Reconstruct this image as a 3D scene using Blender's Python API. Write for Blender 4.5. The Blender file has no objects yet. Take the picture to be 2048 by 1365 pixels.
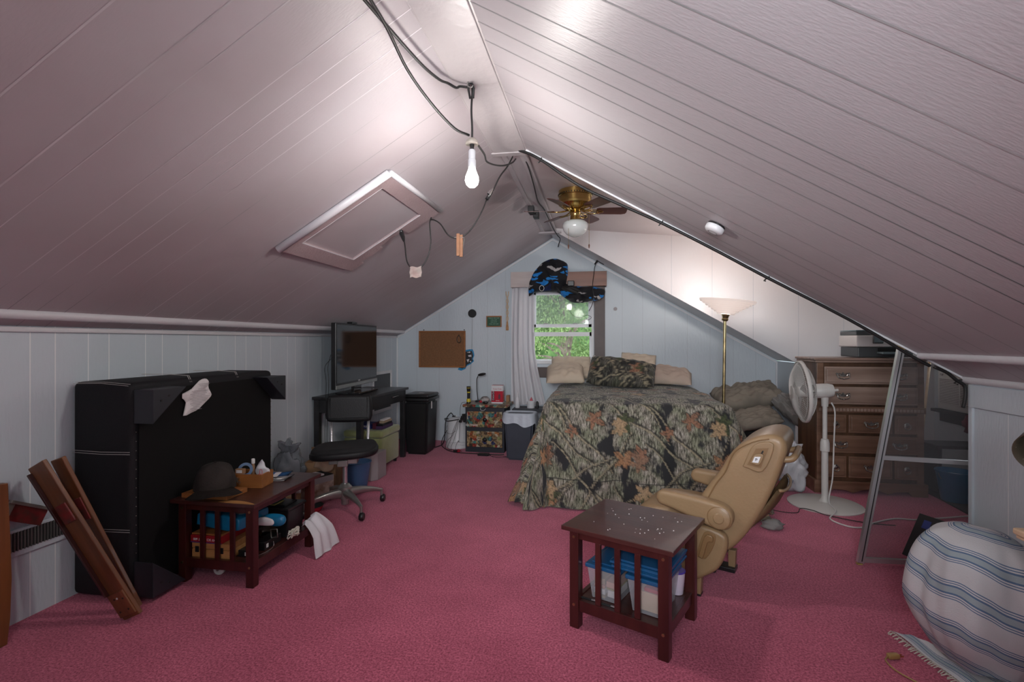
import bpy, bmesh, math, random
import numpy as np
from mathutils import Vector, Matrix, Euler, noise
random.seed(7)
S = bpy.context.scene
C = S.collection
PI = math.pi
R = math.radians

# ------------------------------------------------------------------ materials
def nt(m):
    m.use_nodes = True
    return m.node_tree.nodes, m.node_tree.links

def mat(name, col, rough=.6, metal=0, var=0, vscale=6, stretch=(1, 1, 1), col2=None, bump=0, bscale=60, spec=.5,
        emit=None, estr=0, alpha=1, coat=0, sheen=0, bstretch=(1, 1, 1)):
    m = bpy.data.materials.new(name)
    N, L = nt(m)
    b = N['Principled BSDF']
    b.inputs['Base Color'].default_value = (*col, 1)
    b.inputs['Roughness'].default_value = rough
    b.inputs['Metallic'].default_value = metal
    b.inputs['Specular IOR Level'].default_value = spec
    b.inputs['Alpha'].default_value = alpha
    b.inputs['Coat Weight'].default_value = coat
    b.inputs['Sheen Weight'].default_value = sheen
    if emit:
        b.inputs['Emission Color'].default_value = (*emit, 1)
        b.inputs['Emission Strength'].default_value = estr
    tc = N.new('ShaderNodeTexCoord')
    if var or col2:
        mp = N.new('ShaderNodeMapping'); mp.inputs['Scale'].default_value = stretch
        L.new(tc.outputs['Object'], mp.inputs[0])
        n = N.new('ShaderNodeTexNoise'); n.inputs['Scale'].default_value = vscale; n.inputs['Detail'].default_value = 5
        L.new(mp.outputs[0], n.inputs['Vector'])
        r = N.new('ShaderNodeValToRGB')
        r.color_ramp.elements[0].position = .32; r.color_ramp.elements[1].position = .68
        a = col; c2 = col2 or tuple(min(1, x * (1 + var)) for x in col)
        if not col2: a = tuple(x * (1 - var) for x in col)
        r.color_ramp.elements[0].color = (*a, 1); r.color_ramp.elements[1].color = (*c2, 1)
        L.new(n.outputs['Fac'], r.inputs[0]); L.new(r.outputs[0], b.inputs['Base Color'])
    if bump:
        mp = N.new('ShaderNodeMapping'); mp.inputs['Scale'].default_value = bstretch
        L.new(tc.outputs['Object'], mp.inputs[0])
        n = N.new('ShaderNodeTexNoise'); n.inputs['Scale'].default_value = bscale; n.inputs['Detail'].default_value = 4
        L.new(mp.outputs[0], n.inputs['Vector'])
        bp = N.new('ShaderNodeBump'); bp.inputs['Strength'].default_value = bump; bp.inputs['Distance'].default_value = .01
        L.new(n.outputs['Fac'], bp.inputs['Height']); L.new(bp.outputs[0], b.inputs['Normal'])
    return m

def wood(name, c1, c2, rough=.45, axis='Z', sc=5, coat=0):
    st = {'X': (.12, 1.6, 1.6), 'Y': (1.6, .12, 1.6), 'Z': (1.6, 1.6, .12)}[axis]
    return mat(name, c1, rough, col2=c2, vscale=sc * 3, stretch=st, bump=.06, bscale=40, bstretch=st, coat=coat)

def see_through(name, col, amount, rough=.3, bump=0):
    """diffuse/gloss cloth or plastic mixed with plain transparency"""
    m = mat(name, col, rough, bump=bump, bscale=25)
    N, L = nt(m)
    t = N.new('ShaderNodeBsdfTransparent'); mx = N.new('ShaderNodeMixShader'); mx.inputs[0].default_value = amount
    L.new(t.outputs[0], mx.inputs[1]); L.new(N['Principled BSDF'].outputs[0], mx.inputs[2])
    L.new(mx.outputs[0], N['Material Output'].inputs[0])
    return m

M = {}
M['ceil'] = mat('ceiling_paint', (.505, .480, .500), .42, col2=(.465, .425, .445), vscale=1.1, bump=.10, bscale=34, bstretch=(1, 3.5, 1))
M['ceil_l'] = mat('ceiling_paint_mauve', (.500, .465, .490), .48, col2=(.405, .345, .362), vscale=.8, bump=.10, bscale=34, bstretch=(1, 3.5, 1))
M['seam_light'] = mat('seam_light', (.66, .60, .61), .6)
M['seam_dark'] = mat('seam_dark', (.16, .17, .17), .7)
M['trim'] = mat('trim_paint', (.56, .53, .56), .32, var=.05, vscale=3, bump=.2, bscale=30)
M['trimhi'] = mat('trim_gloss_paint', (.66, .65, .68), .25, bump=.25, bscale=30)
M['dormer'] = mat('dormer_paint', (.64, .59, .60), .45, col2=(.56, .49, .50), vscale=.9, bump=.2, bscale=20)
M['wall'] = mat('wall_paint', (.60, .665, .715), .45, col2=(.54, .61, .66), vscale=1.3, stretch=(1, 1, .4), bump=.25, bscale=30, bstretch=(2.5, 2.5, .5))
M['wallseam'] = mat('wall_seam', (.86, .88, .90), .6)
M['wallseam_d'] = mat('wall_seam_dim', (.44, .48, .52), .6)
M['white'] = mat('white_paint', (.72, .73, .75), .4, var=.04, vscale=5)
M['whiteplastic'] = mat('white_plastic', (.66, .66, .64), .35, var=.04)
M['black'] = mat('black_plastic', (.012, .012, .013), .35, bump=.05, bscale=200)
M['blackmatte'] = mat('black_matte', (.014, .014, .014), .7)
M['rubber'] = mat('rubber_cord', (.012, .012, .012), .5)
M['chrome'] = mat('chrome', (.6, .6, .6), .18, 1)
M['steel'] = mat('grey_steel', (.34, .34, .32), .32, .75, var=.1, vscale=8)
M['alu'] = mat('aluminium', (.62, .62, .63), .3, .8)
M['brass'] = mat('brass', (.58, .40, .14), .18, 1)
M['oldbrass'] = mat('aged_brass', (.42, .33, .17), .3, 1, var=.3, vscale=14)
M['pewter'] = mat('pewter', (.32, .31, .29), .35, 1, var=.5, vscale=50)

def carpet():
    m = bpy.data.materials.new('pink_carpet'); N, L = nt(m); b = N['Principled BSDF']
    tc = N.new('ShaderNodeTexCoord')
    n1 = N.new('ShaderNodeTexNoise'); n1.inputs['Scale'].default_value = 100; n1.inputs['Detail'].default_value = 5; n1.inputs['Roughness'].default_value = .8
    n2 = N.new('ShaderNodeTexNoise'); n2.inputs['Scale'].default_value = 1.6; n2.inputs['Detail'].default_value = 6; n2.inputs['Roughness'].default_value = .65
    for n in (n1, n2): L.new(tc.outputs['Object'], n.inputs['Vector'])
    r1 = N.new('ShaderNodeValToRGB'); e = r1.color_ramp.elements
    e[0].position = .38; e[0].color = (.22, .024, .055, 1); e[1].position = .62; e[1].color = (.70, .175, .27, 1)
    r2 = N.new('ShaderNodeValToRGB'); e = r2.color_ramp.elements
    e[0].position = .30; e[0].color = (.76, .72, .74, 1); e[1].position = .72; e[1].color = (1.12, 1.2, 1.18, 1)
    mx = N.new('ShaderNodeMixRGB'); mx.blend_type = 'MULTIPLY'; mx.inputs[0].default_value = 1
    L.new(n1.outputs['Fac'], r1.inputs[0]); L.new(n2.outputs['Fac'], r2.inputs[0])
    L.new(r1.outputs[0], mx.inputs[1]); L.new(r2.outputs[0], mx.inputs[2]); L.new(mx.outputs[0], b.inputs['Base Color'])
    b.inputs['Roughness'].default_value = 1; b.inputs['Specular IOR Level'].default_value = .1
    b.inputs['Sheen Weight'].default_value = .35; b.inputs['Sheen Tint'].default_value = (1, .6, .7, 1)
    bp = N.new('ShaderNodeBump'); bp.inputs['Strength'].default_value = .3; bp.inputs['Distance'].default_value = .006
    L.new(n1.outputs['Fac'], bp.inputs['Height']); L.new(bp.outputs[0], b.inputs['Normal'])
    return m
M['carpet'] = carpet()

# ------------------------------------------------------------------ mesh helpers
def nb(): return bmesh.new()

def bx(bm, x0, x1, y0, y1, z0, z1, b=0, mtx=None, seg=2, mi=0):
    T = Matrix.Translation(((x0 + x1) / 2, (y0 + y1) / 2, (z0 + z1) / 2)) @ Matrix.Diagonal((abs(x1 - x0), abs(y1 - y0), abs(z1 - z0), 1))
    vs = bmesh.ops.create_cube(bm, size=1, matrix=T)['verts']
    fs = {f for v in vs for f in v.link_faces}
    if b:
        es = {e for v in vs for e in v.link_edges}
        r = bmesh.ops.bevel(bm, geom=list(es), offset=b, segments=seg, affect='EDGES', profile=.5)
        fs = {f for f in fs if f.is_valid} | set(r['faces'])
        vs = list({v for f in fs for v in f.verts})
    for f in fs: f.material_index = mi
    if mtx is not None: bmesh.ops.transform(bm, matrix=mtx, verts=vs)
    return vs

def cyl(bm, p0, p1, r0, r1=None, n=16, cap=True):
    return tube(bm, [p0, p1], [r0, r0 if r1 is None else r1], n, cap)

def smooth_pts(pts, k=6):
    P = [Vector(p) for p in pts]
    if len(P) < 3: return P
    out = []
    for i in range(len(P) - 1):
        a = P[i - 1] if i else P[i] * 2 - P[i + 1]
        b, c = P[i], P[i + 1]
        d = P[i + 2] if i + 2 < len(P) else P[i + 1] * 2 - P[i]
        for j in range(k):
            t = j / k
            out.append(.5 * ((2 * b) + (c - a) * t + (2 * a - 5 * b + 4 * c - d) * t * t + (3 * b - a - 3 * c + d) * t ** 3))
    out.append(P[-1])
    return out

def tube(bm, pts, r, n=8, cap=True, closed=False):
    P = [Vector(p) for p in pts]
    m = len(P)
    rs = r if isinstance(r, (list, tuple)) else [r] * m
    prev = None; rings = []
    for i, p in enumerate(P):
        if closed: t = P[(i + 1) % m] - P[i - 1]
        else: t = (P[min(i + 1, m - 1)] - P[max(i - 1, 0)])
        if t.length < 1e-9: t = Vector((0, 0, 1))
        t.normalize()
        if prev is None:
            u = t.orthogonal().normalized()
        else:
            u = prev - t * prev.dot(t)
            u = u.normalized() if u.length > 1e-6 else t.orthogonal().normalized()
        prev = u; w = t.cross(u)
        rings.append([bm.verts.new(p + (u * math.cos(2 * PI * k / n) + w * math.sin(2 * PI * k / n)) * rs[i]) for k in range(n)])
    for i in range(m if closed else m - 1):
        A, B = rings[i], rings[(i + 1) % m]
        for k in range(n):
            bm.faces.new((A[k], A[(k + 1) % n], B[(k + 1) % n], B[k]))
    if cap and not closed:
        if rs[0] > 1e-5: bm.faces.new(rings[0][::-1])
        if rs[-1] > 1e-5: bm.faces.new(rings[-1])
    return [v for q in rings for v in q]

def lathe(bm, prof, n=32, mtx=None, cap=True, sx=1, sy=1, wob=None):
    rings = []
    for (r, z) in prof:
        rings.append([bm.verts.new((r * sx * math.cos(2 * PI * k / n) * (wob(k / n, z) if wob else 1),
                                    r * sy * math.sin(2 * PI * k / n) * (wob(k / n, z) if wob else 1), z)) for k in range(n)])
    for i in range(len(rings) - 1):
        for k in range(n):
            bm.faces.new((rings[i][k], rings[i][(k + 1) % n], rings[i + 1][(k + 1) % n], rings[i + 1][k]))
    if cap:
        bm.faces.new(rings[0][::-1]); bm.faces.new(rings[-1])
    vs = [v for q in rings for v in q]
    if mtx is not None: bmesh.ops.transform(bm, matrix=mtx, verts=vs)
    return vs

def prism(bm, poly, d0, d1, axes='XZ', mtx=None, b=0):
    """poly in a plane, extruded along the third axis from d0 to d1"""
    def v3(p, d):
        return {'XZ': (p[0], d, p[1]), 'YZ': (d, p[0], p[1]), 'XY': (p[0], p[1], d)}[axes]
    A = [bm.verts.new(v3(p, d0)) for p in poly]; B = [bm.verts.new(v3(p, d1)) for p in poly]
    n = len(poly); fs = [bm.faces.new(A[::-1]), bm.faces.new(B)]
    for i in range(n): fs.append(bm.faces.new((A[i], A[(i + 1) % n], B[(i + 1) % n], B[i])))
    vs = A + B
    if b:
        es = {e for v in vs for e in v.link_edges}
        r = bmesh.ops.bevel(bm, geom=list(es), offset=b, segments=2, affect='EDGES', profile=.5)
        vs = list({v for f in fs if f.is_valid for v in f.verts} | {v for f in r['faces'] for v in f.verts})
    if mtx is not None: bmesh.ops.transform(bm, matrix=mtx, verts=vs)
    return vs

def offset_poly(P, d):
    n = len(P); out = []
    ar = sum(P[i][0] * P[(i + 1) % n][1] - P[(i + 1) % n][0] * P[i][1] for i in range(n))
    sg = 1 if ar > 0 else -1
    for i in range(n):
        a, b, c = Vector(P[i - 1]), Vector(P[i]), Vector(P[(i + 1) % n])
        e1 = (b - a).normalized(); e2 = (c - b).normalized()
        nrm = Vector((-(e1.y + e2.y), e1.x + e2.x))
        if nrm.length < 1e-6: nrm = Vector((-e1.y, e1.x))
        nrm.normalize()
        out.append(b + nrm * d * sg)
    return out

def puff(bm, poly, v0, v1, r=.02, axes='XZ', mtx=None, k=3, sm=5):
    """a profile extruded with rounded shoulders"""
    P = [Vector((p[0], p[1])) for p in poly]
    if sm:
        Q = smooth_pts([(p.x, p.y, 0) for p in P + [P[0]]], sm)[:-1]
        P = [Vector((q.x, q.y)) for q in Q]
    lay = []
    for j in range(k + 1):
        a = PI / 2 * j / k
        lay.append((v0 + r * (1 - math.sin(a)), r * (1 - math.cos(PI / 2 - a)) if 0 else r * (1 - math.sin(PI / 2 - a + 0)) * 0 + r * (1 - math.cos(a)) * 0 + r * (1 - math.sin(a)) * 0 + 0))
    lay = [(v0 + r * (1 - math.cos(PI / 2 * j / k)), r * (1 - math.sin(PI / 2 * j / k))) for j in range(k + 1)]
    lay = [(v0, r * 1.35)] + lay
    lay += [(v0 + v1 - v, ins) for v, ins in lay[::-1]]
    def v3(p, d):
        return {'XZ': (p[0], d, p[1]), 'YZ': (d, p[0], p[1]), 'XY': (p[0], p[1], d)}[axes]
    rings = [[bm.verts.new(v3(p, v)) for p in offset_poly(P, ins)] for v, ins in lay]
    n = len(P)
    for i in range(len(rings) - 1):
        for q in range(n): bm.faces.new((rings[i][q], rings[i][(q + 1) % n], rings[i + 1][(q + 1) % n], rings[i + 1][q]))
    bm.faces.new(rings[0][::-1]); bm.faces.new(rings[-1])
    vs = [v for q in rings for v in q]
    if mtx is not None: bmesh.ops.transform(bm, matrix=mtx, verts=vs)
    return vs

def inflate(bm, outline, depth, mtx=None, K=7, wr=0, ws=9, back=.25, c=None, sm=5):
    """star-shaped outline (x,z) in the plane y=0 puffed up towards -y (and a little to +y)"""
    P = [Vector((q[0], q[1])) for q in outline]
    if sm:
        Q = smooth_pts([(p.x, p.y, 0) for p in P + [P[0]]], sm)[:-1]
        P = [Vector((q.x, q.y)) for q in Q]
    c = Vector(c) if c else sum(P, Vector((0, 0))) / len(P)
    vs = []
    for sgn, dep in ((-1, depth), (1, depth * back)):
        rings = []
        ctr = bm.verts.new((c.x, sgn * dep, c.y)); vs.append(ctr)
        for k in range(1, K + 1):
            a = k / K * PI / 2
            ring = []
            for p in P:
                q = c + (p - c) * math.sin(a)
                d = dep * math.cos(a) ** .7
                nz = noise.noise(Vector((q.x * ws, sgn * 3, q.y * ws))) * wr * (1 if k < K else .15)
                ring.append(bm.verts.new((q.x + nz * .4, sgn * (d) + nz, q.y + nz * .3)))
            rings.append(ring); vs += ring
        n = len(P)
        for i in range(n):
            bm.faces.new((ctr, rings[0][i], rings[0][(i + 1) % n]))
            for k in range(K - 1): bm.faces.new((rings[k][i], rings[k + 1][i], rings[k + 1][(i + 1) % n], rings[k][(i + 1) % n]))
    bmesh.ops.remove_doubles(bm, verts=vs, dist=1e-4)
    vs = [v for v in vs if v.is_valid]
    bmesh.ops.recalc_face_normals(bm, faces=list({f for v in vs for f in v.link_faces}))
    if mtx is not None: bmesh.ops.transform(bm, matrix=mtx, verts=vs)
    return vs

def pillow(bm, sx, sy, sz, mtx=None, n=22, wr=.012, ws=7, e=.42, seed=0):
    """flat cushion shape lying in XY"""
    top = {}; vs = []
    for s in (1, -1):
        for i in range(n + 1):
            for j in range(n + 1):
                u, v = i / n * 2 - 1, j / n * 2 - 1
                edge = i in (0, n) or j in (0, n)
                if s < 0 and edge: continue
                h = ((1 - u ** 4) * (1 - v ** 4)) ** e if not edge else 0
                pinch = 1 - .07 * (1 - abs(v)) * abs(u) ** 3
                pinch2 = 1 - .07 * (1 - abs(u)) * abs(v) ** 3
                nz = noise.noise(Vector((u * ws / 2 + seed, v * ws / 2, s * 2.1 + seed))) * wr
                p = bm.verts.new((u * sx / 2 * pinch2, v * sy / 2 * pinch, s * h * sz / 2 + nz * (h > 0)))
                top[(s, i, j)] = p; vs.append(p)
    for s in (1, -1):
        for i in range(n):
            for j in range(n):
                q = [top.get((s, a, b)) or top[(1, a, b)] for a, b in ((i, j), (i + 1, j), (i + 1, j + 1), (i, j + 1))]
                try: bm.faces.new(q if s > 0 else q[::-1])
                except ValueError: pass
    if mtx is not None: bmesh.ops.transform(bm, matrix=mtx, verts=vs)
    return vs

def sheet(bm, nu, nv, fn, uv=True, col=None):
    """grid surface fn(u,v)->xyz, u,v in 0..1"""
    L = bm.loops.layers.uv.verify() if uv else None
    V = [[bm.verts.new(fn(i / nu, j / nv)) for j in range(nv + 1)] for i in range(nu + 1)]
    for i in range(nu):
        for j in range(nv):
            f = bm.faces.new((V[i][j], V[i + 1][j], V[i + 1][j + 1], V[i][j + 1]))
            if uv:
                for lp, (a, b) in zip(f.loops, ((i, j), (i + 1, j), (i + 1, j + 1), (i, j + 1))): lp[L].uv = (a / nu, b / nv)
    return [v for q in V for v in q]

def ico(bm, c, r, sub=2, sc=(1, 1, 1), wr=0, ws=8):
    vs = bmesh.ops.create_icosphere(bm, subdivisions=sub, radius=1)['verts']
    c = Vector(c)
    for v in vs:
        d = v.co.copy()
        k = 1 + wr * noise.noise(d * ws * .3 + c * 5)
        v.co = c + Vector((d.x * r * sc[0], d.y * r * sc[1], d.z * r * sc[2])) * k
    return vs

# ------------------------------------------------------------------ object helpers
def T(name, label, cat, loc=(0, 0, 0), rz=0, group=None, rot=None):
    o = bpy.data.objects.new(name, None); C.objects.link(o)
    o.location = loc; o.rotation_euler = rot if rot else (0, 0, rz)
    o.empty_display_size = .1
    o['label'] = label; o['category'] = cat
    if group: o['group'] = group
    return o

def O(name, bm, m, parent=None, smooth=False, world=False, label=None, ang=None):
    """link one mesh object. world=True: the mesh was drawn in room coordinates"""
    if world and parent is not None:
        p = parent; Mx = Matrix.Identity(4)
        while p is not None:
            Mx = Matrix.LocRotScale(p.location, p.rotation_euler, p.scale) @ Mx
            p = p.parent
        bm.transform(Mx.inverted())
    me = bpy.data.meshes.new(name); bm.normal_update(); bm.to_mesh(me); bm.free()
    for k in (m if isinstance(m, (list, tuple)) else [m]): me.materials.append(M[k] if isinstance(k, str) else k)
    if smooth:
        me.shade_smooth()
        if ang: me.set_sharp_from_angle(angle=R(ang))
    o = bpy.data.objects.new(name, me); C.objects.link(o)
    if parent: o.parent = parent
    if label: o['label'] = label
    return o

def tag(o, label, cat, group=None):
    o['label'] = label; o['category'] = cat
    if group: o['group'] = group
    return o

def struct(name, bm, m, parent=None, smooth=False, ang=None):
    o = O(name, bm, m, parent, smooth, ang=ang)
    if not parent: o['kind'] = 'structure'
    return o

def letter(txt, size, loc, rot, m, parent, name='lettering', world=True, ext=.0006, sx=1):
    cu = bpy.data.curves.new(name, 'FONT'); cu.body = txt; cu.size = size; cu.extrude = ext
    cu.align_x = 'CENTER'; cu.align_y = 'CENTER'
    tmp = bpy.data.objects.new(name + '_src', cu); C.objects.link(tmp)
    dg = bpy.context.evaluated_depsgraph_get()
    me = bpy.data.meshes.new_from_object(tmp.evaluated_get(dg)); me.name = name
    bpy.data.objects.remove(tmp)
    me.materials.clear(); me.materials.append(M[m] if isinstance(m, str) else m)
    o = bpy.data.objects.new(name, me); C.objects.link(o)
    mx = Matrix.LocRotScale(Vector(loc), Euler(rot), Vector((sx, 1, 1)))
    o.parent = parent
    if world:
        p = parent; Mx = Matrix.Identity(4)
        while p is not None:
            Mx = Matrix.LocRotScale(p.location, p.rotation_euler, p.scale) @ Mx; p = p.parent
        mx = Mx.inverted() @ mx
    o.location, q, o.scale = mx.decompose(); o.rotation_euler = q.to_euler()
    return o

def kids(o): return [c for c in bpy.data.objects if c.parent == o]
def dup(o, parent=None, loc=None, rz=None, label=None, group=None):
    c = o.copy(); C.objects.link(c); c.parent = parent if parent else o.parent
    if loc is not None: c.location = loc
    if rz is not None: c.rotation_euler = (0, 0, rz)
    if label: c['label'] = label
    if group: c['group'] = group
    for k in kids(o): dup(k, c)
    return c

# ------------------------------------------------------------------ room numbers
XL, XR, XO = -2.85, 2.2, 3.6
YB, YN, YD0, YD1 = 6.74, -1.6, 3.42, 6.15
RX, RZ, SL, SR = -.62, 2.80, .594, .583
def zl(x): return RZ + SL * (x - RX)
def zr(x): return RZ - SR * (x - RX)
def zd(x): return RZ - .10 * (x - RX)

def poly(bm, pts, mi=0):
    f = bm.faces.new([bm.verts.new(p) for p in pts]); f.material_index = mi; return f

def shell():
    bm = nb(); bx(bm, XL - .1, XO + .1, YN - .1, YB + .1, -.06, 0); struct('floor', bm, 'carpet')
    seams = [-.9, -.55, -.2, .1, .42, .62, .85, 1.194, 1.408, 1.532, 1.768, 1.89, 2.013, 2.142, 2.332, 2.6, 2.815, 2.938, 3.209, 3.297, 3.499, 3.773, 4.08,
             4.335, 4.47, 4.611, 4.86, 5.0, 5.2, 5.33, 5.58, 5.75, 5.92, 6.18, 6.4, 6.55]
    # left slope with its boards
    bm = nb(); poly(bm, [(RX, YN, RZ), (XL, YN, zl(XL)), (XL, YB, zl(XL)), (RX, YB, RZ)])
    for i, y in enumerate(seams):
        w = .0035 if y < 1.5 else .0022
        poly(bm, [(RX, y - w, RZ - .001), (XL, y - w, zl(XL) - .001), (XL, y + w, zl(XL) - .001), (RX, y + w, RZ - .001)], 1)
        # each board edge stands a little proud
    o = struct('ceiling_left', bm, ['ceil_l', 'seam_l'])
    bm = nb()
    poly(bm, [(RX, YN, RZ), (RX, YD0, RZ), (XR, YD0, zr(XR)), (XR, YN, zr(XR))])
    poly(bm, [(RX, YD1, RZ), (RX, YB, RZ), (XR, YB, zr(XR)), (XR, YD1, zr(XR))], 2)
    for y in seams:
        if y > YD0: continue
        w = .0032 if y < 2.2 else .0018
        poly(bm, [(RX, y - w, RZ - .001), (RX, y + w, RZ - .001), (XR, y + w, zr(XR) - .001), (XR, y - w, zr(XR) - .001)], 1)
    struct('ceiling_right', bm, ['ceil', 'seam_r', 'white'])
    bm = nb(); poly(bm, [(RX, YD0, RZ), (RX, YD1, RZ), (XO, YD1, zd(XO)), (XO, YD0, zd(XO))])
    struct('ceiling_dormer', bm, 'dormer')
    # left wall with grooved panelling
    bm = nb(); poly(bm, [(XL, YN, 0), (XL, YB, 0), (XL, YB, zl(XL)), (XL, YN, zl(XL))])
    for y in [1.62, 1.85, 2.073, 2.192, 2.366, 2.487, 2.727, 2.851, 3.062, 3.34, 3.522, 3.644, 3.828, 3.953, 4.196, 4.318, 4.533, 4.81, 5.02, 5.25, 5.42, 5.7, 5.88, 6.1, 6.34, 6.55]:
        poly(bm, [(XL + .001, y - .0028, 0), (XL + .001, y + .0028, 0), (XL + .001, y + .0028, zl(XL)), (XL + .001, y - .0028, zl(XL))], 1)
    struct('wall_left', bm, ['wall', 'wallseam'])
    # end wall with the window opening
    WX0, WX1, WZ0, WZ1 = -.93, -.07, 1.09, 2.15
    Y = YB; bm = nb()
    poly(bm, [(XL, Y, 0), (WX0, Y, 0), (WX0, Y, zl(WX0)), (XL, Y, zl(XL))])
    poly(bm, [(WX1, Y, 0), (XR, Y, 0), (XR, Y, zr(XR)), (WX1, Y, zr(WX1))])
    poly(bm, [(WX0, Y, 0), (WX1, Y, 0), (WX1, Y, WZ0), (WX0, Y, WZ0)])
    poly(bm, [(WX0, Y, WZ1), (WX1, Y, WZ1), (WX1, Y, zr(WX1)), (RX, Y, RZ), (WX0, Y, zl(WX0))])
    for x in (-2.55, -2.22, -1.752, -1.524, -1.27, .06, .30, .56, .843, 1.12, 1.4, 1.68, 1.95):
        zt = min(zl(x), zr(x))
        z0 = 0
        poly(bm, [(x - .0018, Y - .001, z0), (x + .0018, Y - .001, z0), (x + .0018, Y - .001, zt), (x - .0018, Y - .001, zt)], 1)
    struct('wall_back', bm, ['wall', 'wallseam_d'])
    # knee wall on the right, in front of the dormer and behind it
    bm = nb(); bx(bm, XR, XR + .06, YN, YD0, 0, 1.152)
    for y in (.9, 1.5, 2.05, 2.6, 3.147):
        poly(bm, [(XR - .001, y - .0028, 0), (XR - .001, y + .0028, 0), (XR - .001, y + .0028, 1.0), (XR - .001, y - .0028, 1.0)], 1)
    struct('wall_right', bm, ['wall', 'wallseam'])
    bm = nb(); bx(bm, XR, XR + .04, YD1 + .002, YB, 0, 1.152); struct('wall_right_rear', bm, 'wall')
    # dormer walls
    bm = nb()
    poly(bm, [(XR + .03, YD0, 0), (XO, YD0, 0), (XO, YD0, zd(XO)), (RX, YD0, RZ), (XR + .03, YD0, zr(XR + .03))])
    poly(bm, [(XR + .03, YD0 - .01, 0), (XO, YD0 - .01, 0), (XO, YD0 - .01, zd(XO)), (RX, YD0 - .01, RZ), (XR + .03, YD0 - .01, zr(XR + .03))])
    struct('wall_dormer_near', bm, 'wall')
    bm = nb(); Y = YD1
    for dy in (0, .01):
        poly(bm, [(XR, Y + dy, 0), (XO, Y + dy, 0), (XO, Y + dy, zd(XO)), (RX, Y + dy, RZ), (XR, Y + dy, zr(XR))])
    for x in (.843, 2.233, 1.3, 1.75, 2.7, 3.1):
        poly(bm, [(x - .0018, Y - .001, max(zr(x), 0) if x < XR else 0), (x + .0018, Y - .001, max(zr(x), 0) if x < XR else 0), (x + .0018, Y - .001, zd(x)), (x - .0018, Y - .001, zd(x))], 1)
    struct('wall_dormer_far', bm, ['dormerwall', 'wallseam_d'])
    # outer wall with the side window
    V0, V1, U0, U1 = 4.95, 5.88, .70, 1.95
    bm = nb()
    for a in ([(XO, YD0, 0), (XO, V0, 0), (XO, V0, 2.6), (XO, YD0, 2.6)], [(XO, V1, 0), (XO, YD1, 0), (XO, YD1, 2.6), (XO, V1, 2.6)],
              [(XO, V0, 0), (XO, V1, 0), (XO, V1, U0), (XO, V0, U0)], [(XO, V0, U1), (XO, V1, U1), (XO, V1, 2.6), (XO, V0, 2.6)]):
        poly(bm, a)
    struct('wall_outer', bm, 'wall')
    bm = nb(); poly(bm, [(XL, YN, 0), (XR, YN, 0), (XR, YN, zr(XR)), (RX, YN, RZ), (XL, YN, zl(XL))]); struct('wall_front', bm, 'wall')
    # ridge board, lower in front and stepped up behind, with end caps
    bm = nb()
    w = .115; z0 = RZ - .075
    bx(bm, RX - w, RX + w, YN, 2.50, z0 - .005, z0 + .012, .003)
    bx(bm, RX - w, RX + w, 2.502, 3.44, z0, z0 + .012, .003)
    bx(bm, RX - w - .03, RX - w, YN, 3.44, z0 + .002, z0 + .016, .004); bx(bm, RX + w, RX + w + .02, YN, 3.44, z0 + .002, z0 + .016, .004)
    bx(bm, RX - w - .02, RX + w + .05, 3.44, 3.50, z0 - .006, z0 + .012, .003)
    struct('trim_1', bm, 'ridge')
    bm = nb(); z1 = RZ - .055
    bx(bm, RX - .085, RX - .045, 3.5, 6.15, z1, z1 + .02, .004); bx(bm, RX - .045, RX + .05, 3.5, 6.15, z1 + .012, z1 + .03, .002)
    bx(bm, RX + .05, RX + .10, 3.5, 6.15, z1 - .004, z1 + .03, .004)
    bx(bm, RX - .14, RX + .16, 6.10, 6.2, z1 - .02, z1 + .0, .003)
    struct('trim_2', bm, 'ceil')
    # roll moulding where the left slope meets its lower strip
    bm = nb(); x = -2.745; cyl(bm, (x, YN, zl(x) - .008), (x, YB, zl(x) - .008), .026, n=12)
    bx(bm, XL, XL + .018, YN, YB, zl(XL) - .03, zl(XL) - .004, .003)
    struct('trim_3', bm, 'trimhi', smooth=True, ang=40)
    bm = nb(); x = 1.925; cyl(bm, (x, YN, zr(x) - .004), (x, YD0 - .01, zr(x) - .004), .024, n=12)
    cyl(bm, (XR - .03, YN, zr(XR - .03) - .004), (XR - .03, YD0 - .005, zr(XR - .03) - .004), .026, n=12)
    struct('trim_4', bm, 'trimhi', smooth=True, ang=40)
    bm = nb(); bx(bm, XR - .02, XR + .002, YN, YD0, 1.005, 1.14, .003); bx(bm, XR - .012, XR + .062, YD0 - .02, YD0 + .012, 0, 1.13, .003)
    struct('trim_5', bm, 'wall')
    # thin mouldings along the rake of the end wall
    bm = nb()
    for s in (-1, 1):
        x1 = XL if s < 0 else XR; z1 = zl(XL) if s < 0 else zr(XR)
        a = Vector((RX, YB - .012, RZ - .03)); b = Vector((x1, YB - .012, z1 - .03))
        tube(bm, [a, b], .014, 4)
    bx(bm, XL, XL + .02, YB - .02, YB, 0, 1.45, .004); bx(bm, XR - .02, XR, YB - .02, YB, 0, 1.13, .004)
    struct('trim_6', bm, 'white')
    # narrow edge strip along the dormer opening
    bm = nb(); tube(bm, [(RX + .12, YD0 + .004, zr(RX + .12) - .004), (XR, YD0 + .004, zr(XR) - .004)], .009, 4); struct('trim_7', bm, 'white')
    # hatch on the left slope
    u = Vector((1, 0, SL)).normalized(); n = Vector((SL, 0, -1)).normalized()
    def hp(x, y, d=0):
        p = Vector((x, y, zl(x))) + n * d; return tuple(p)
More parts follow.
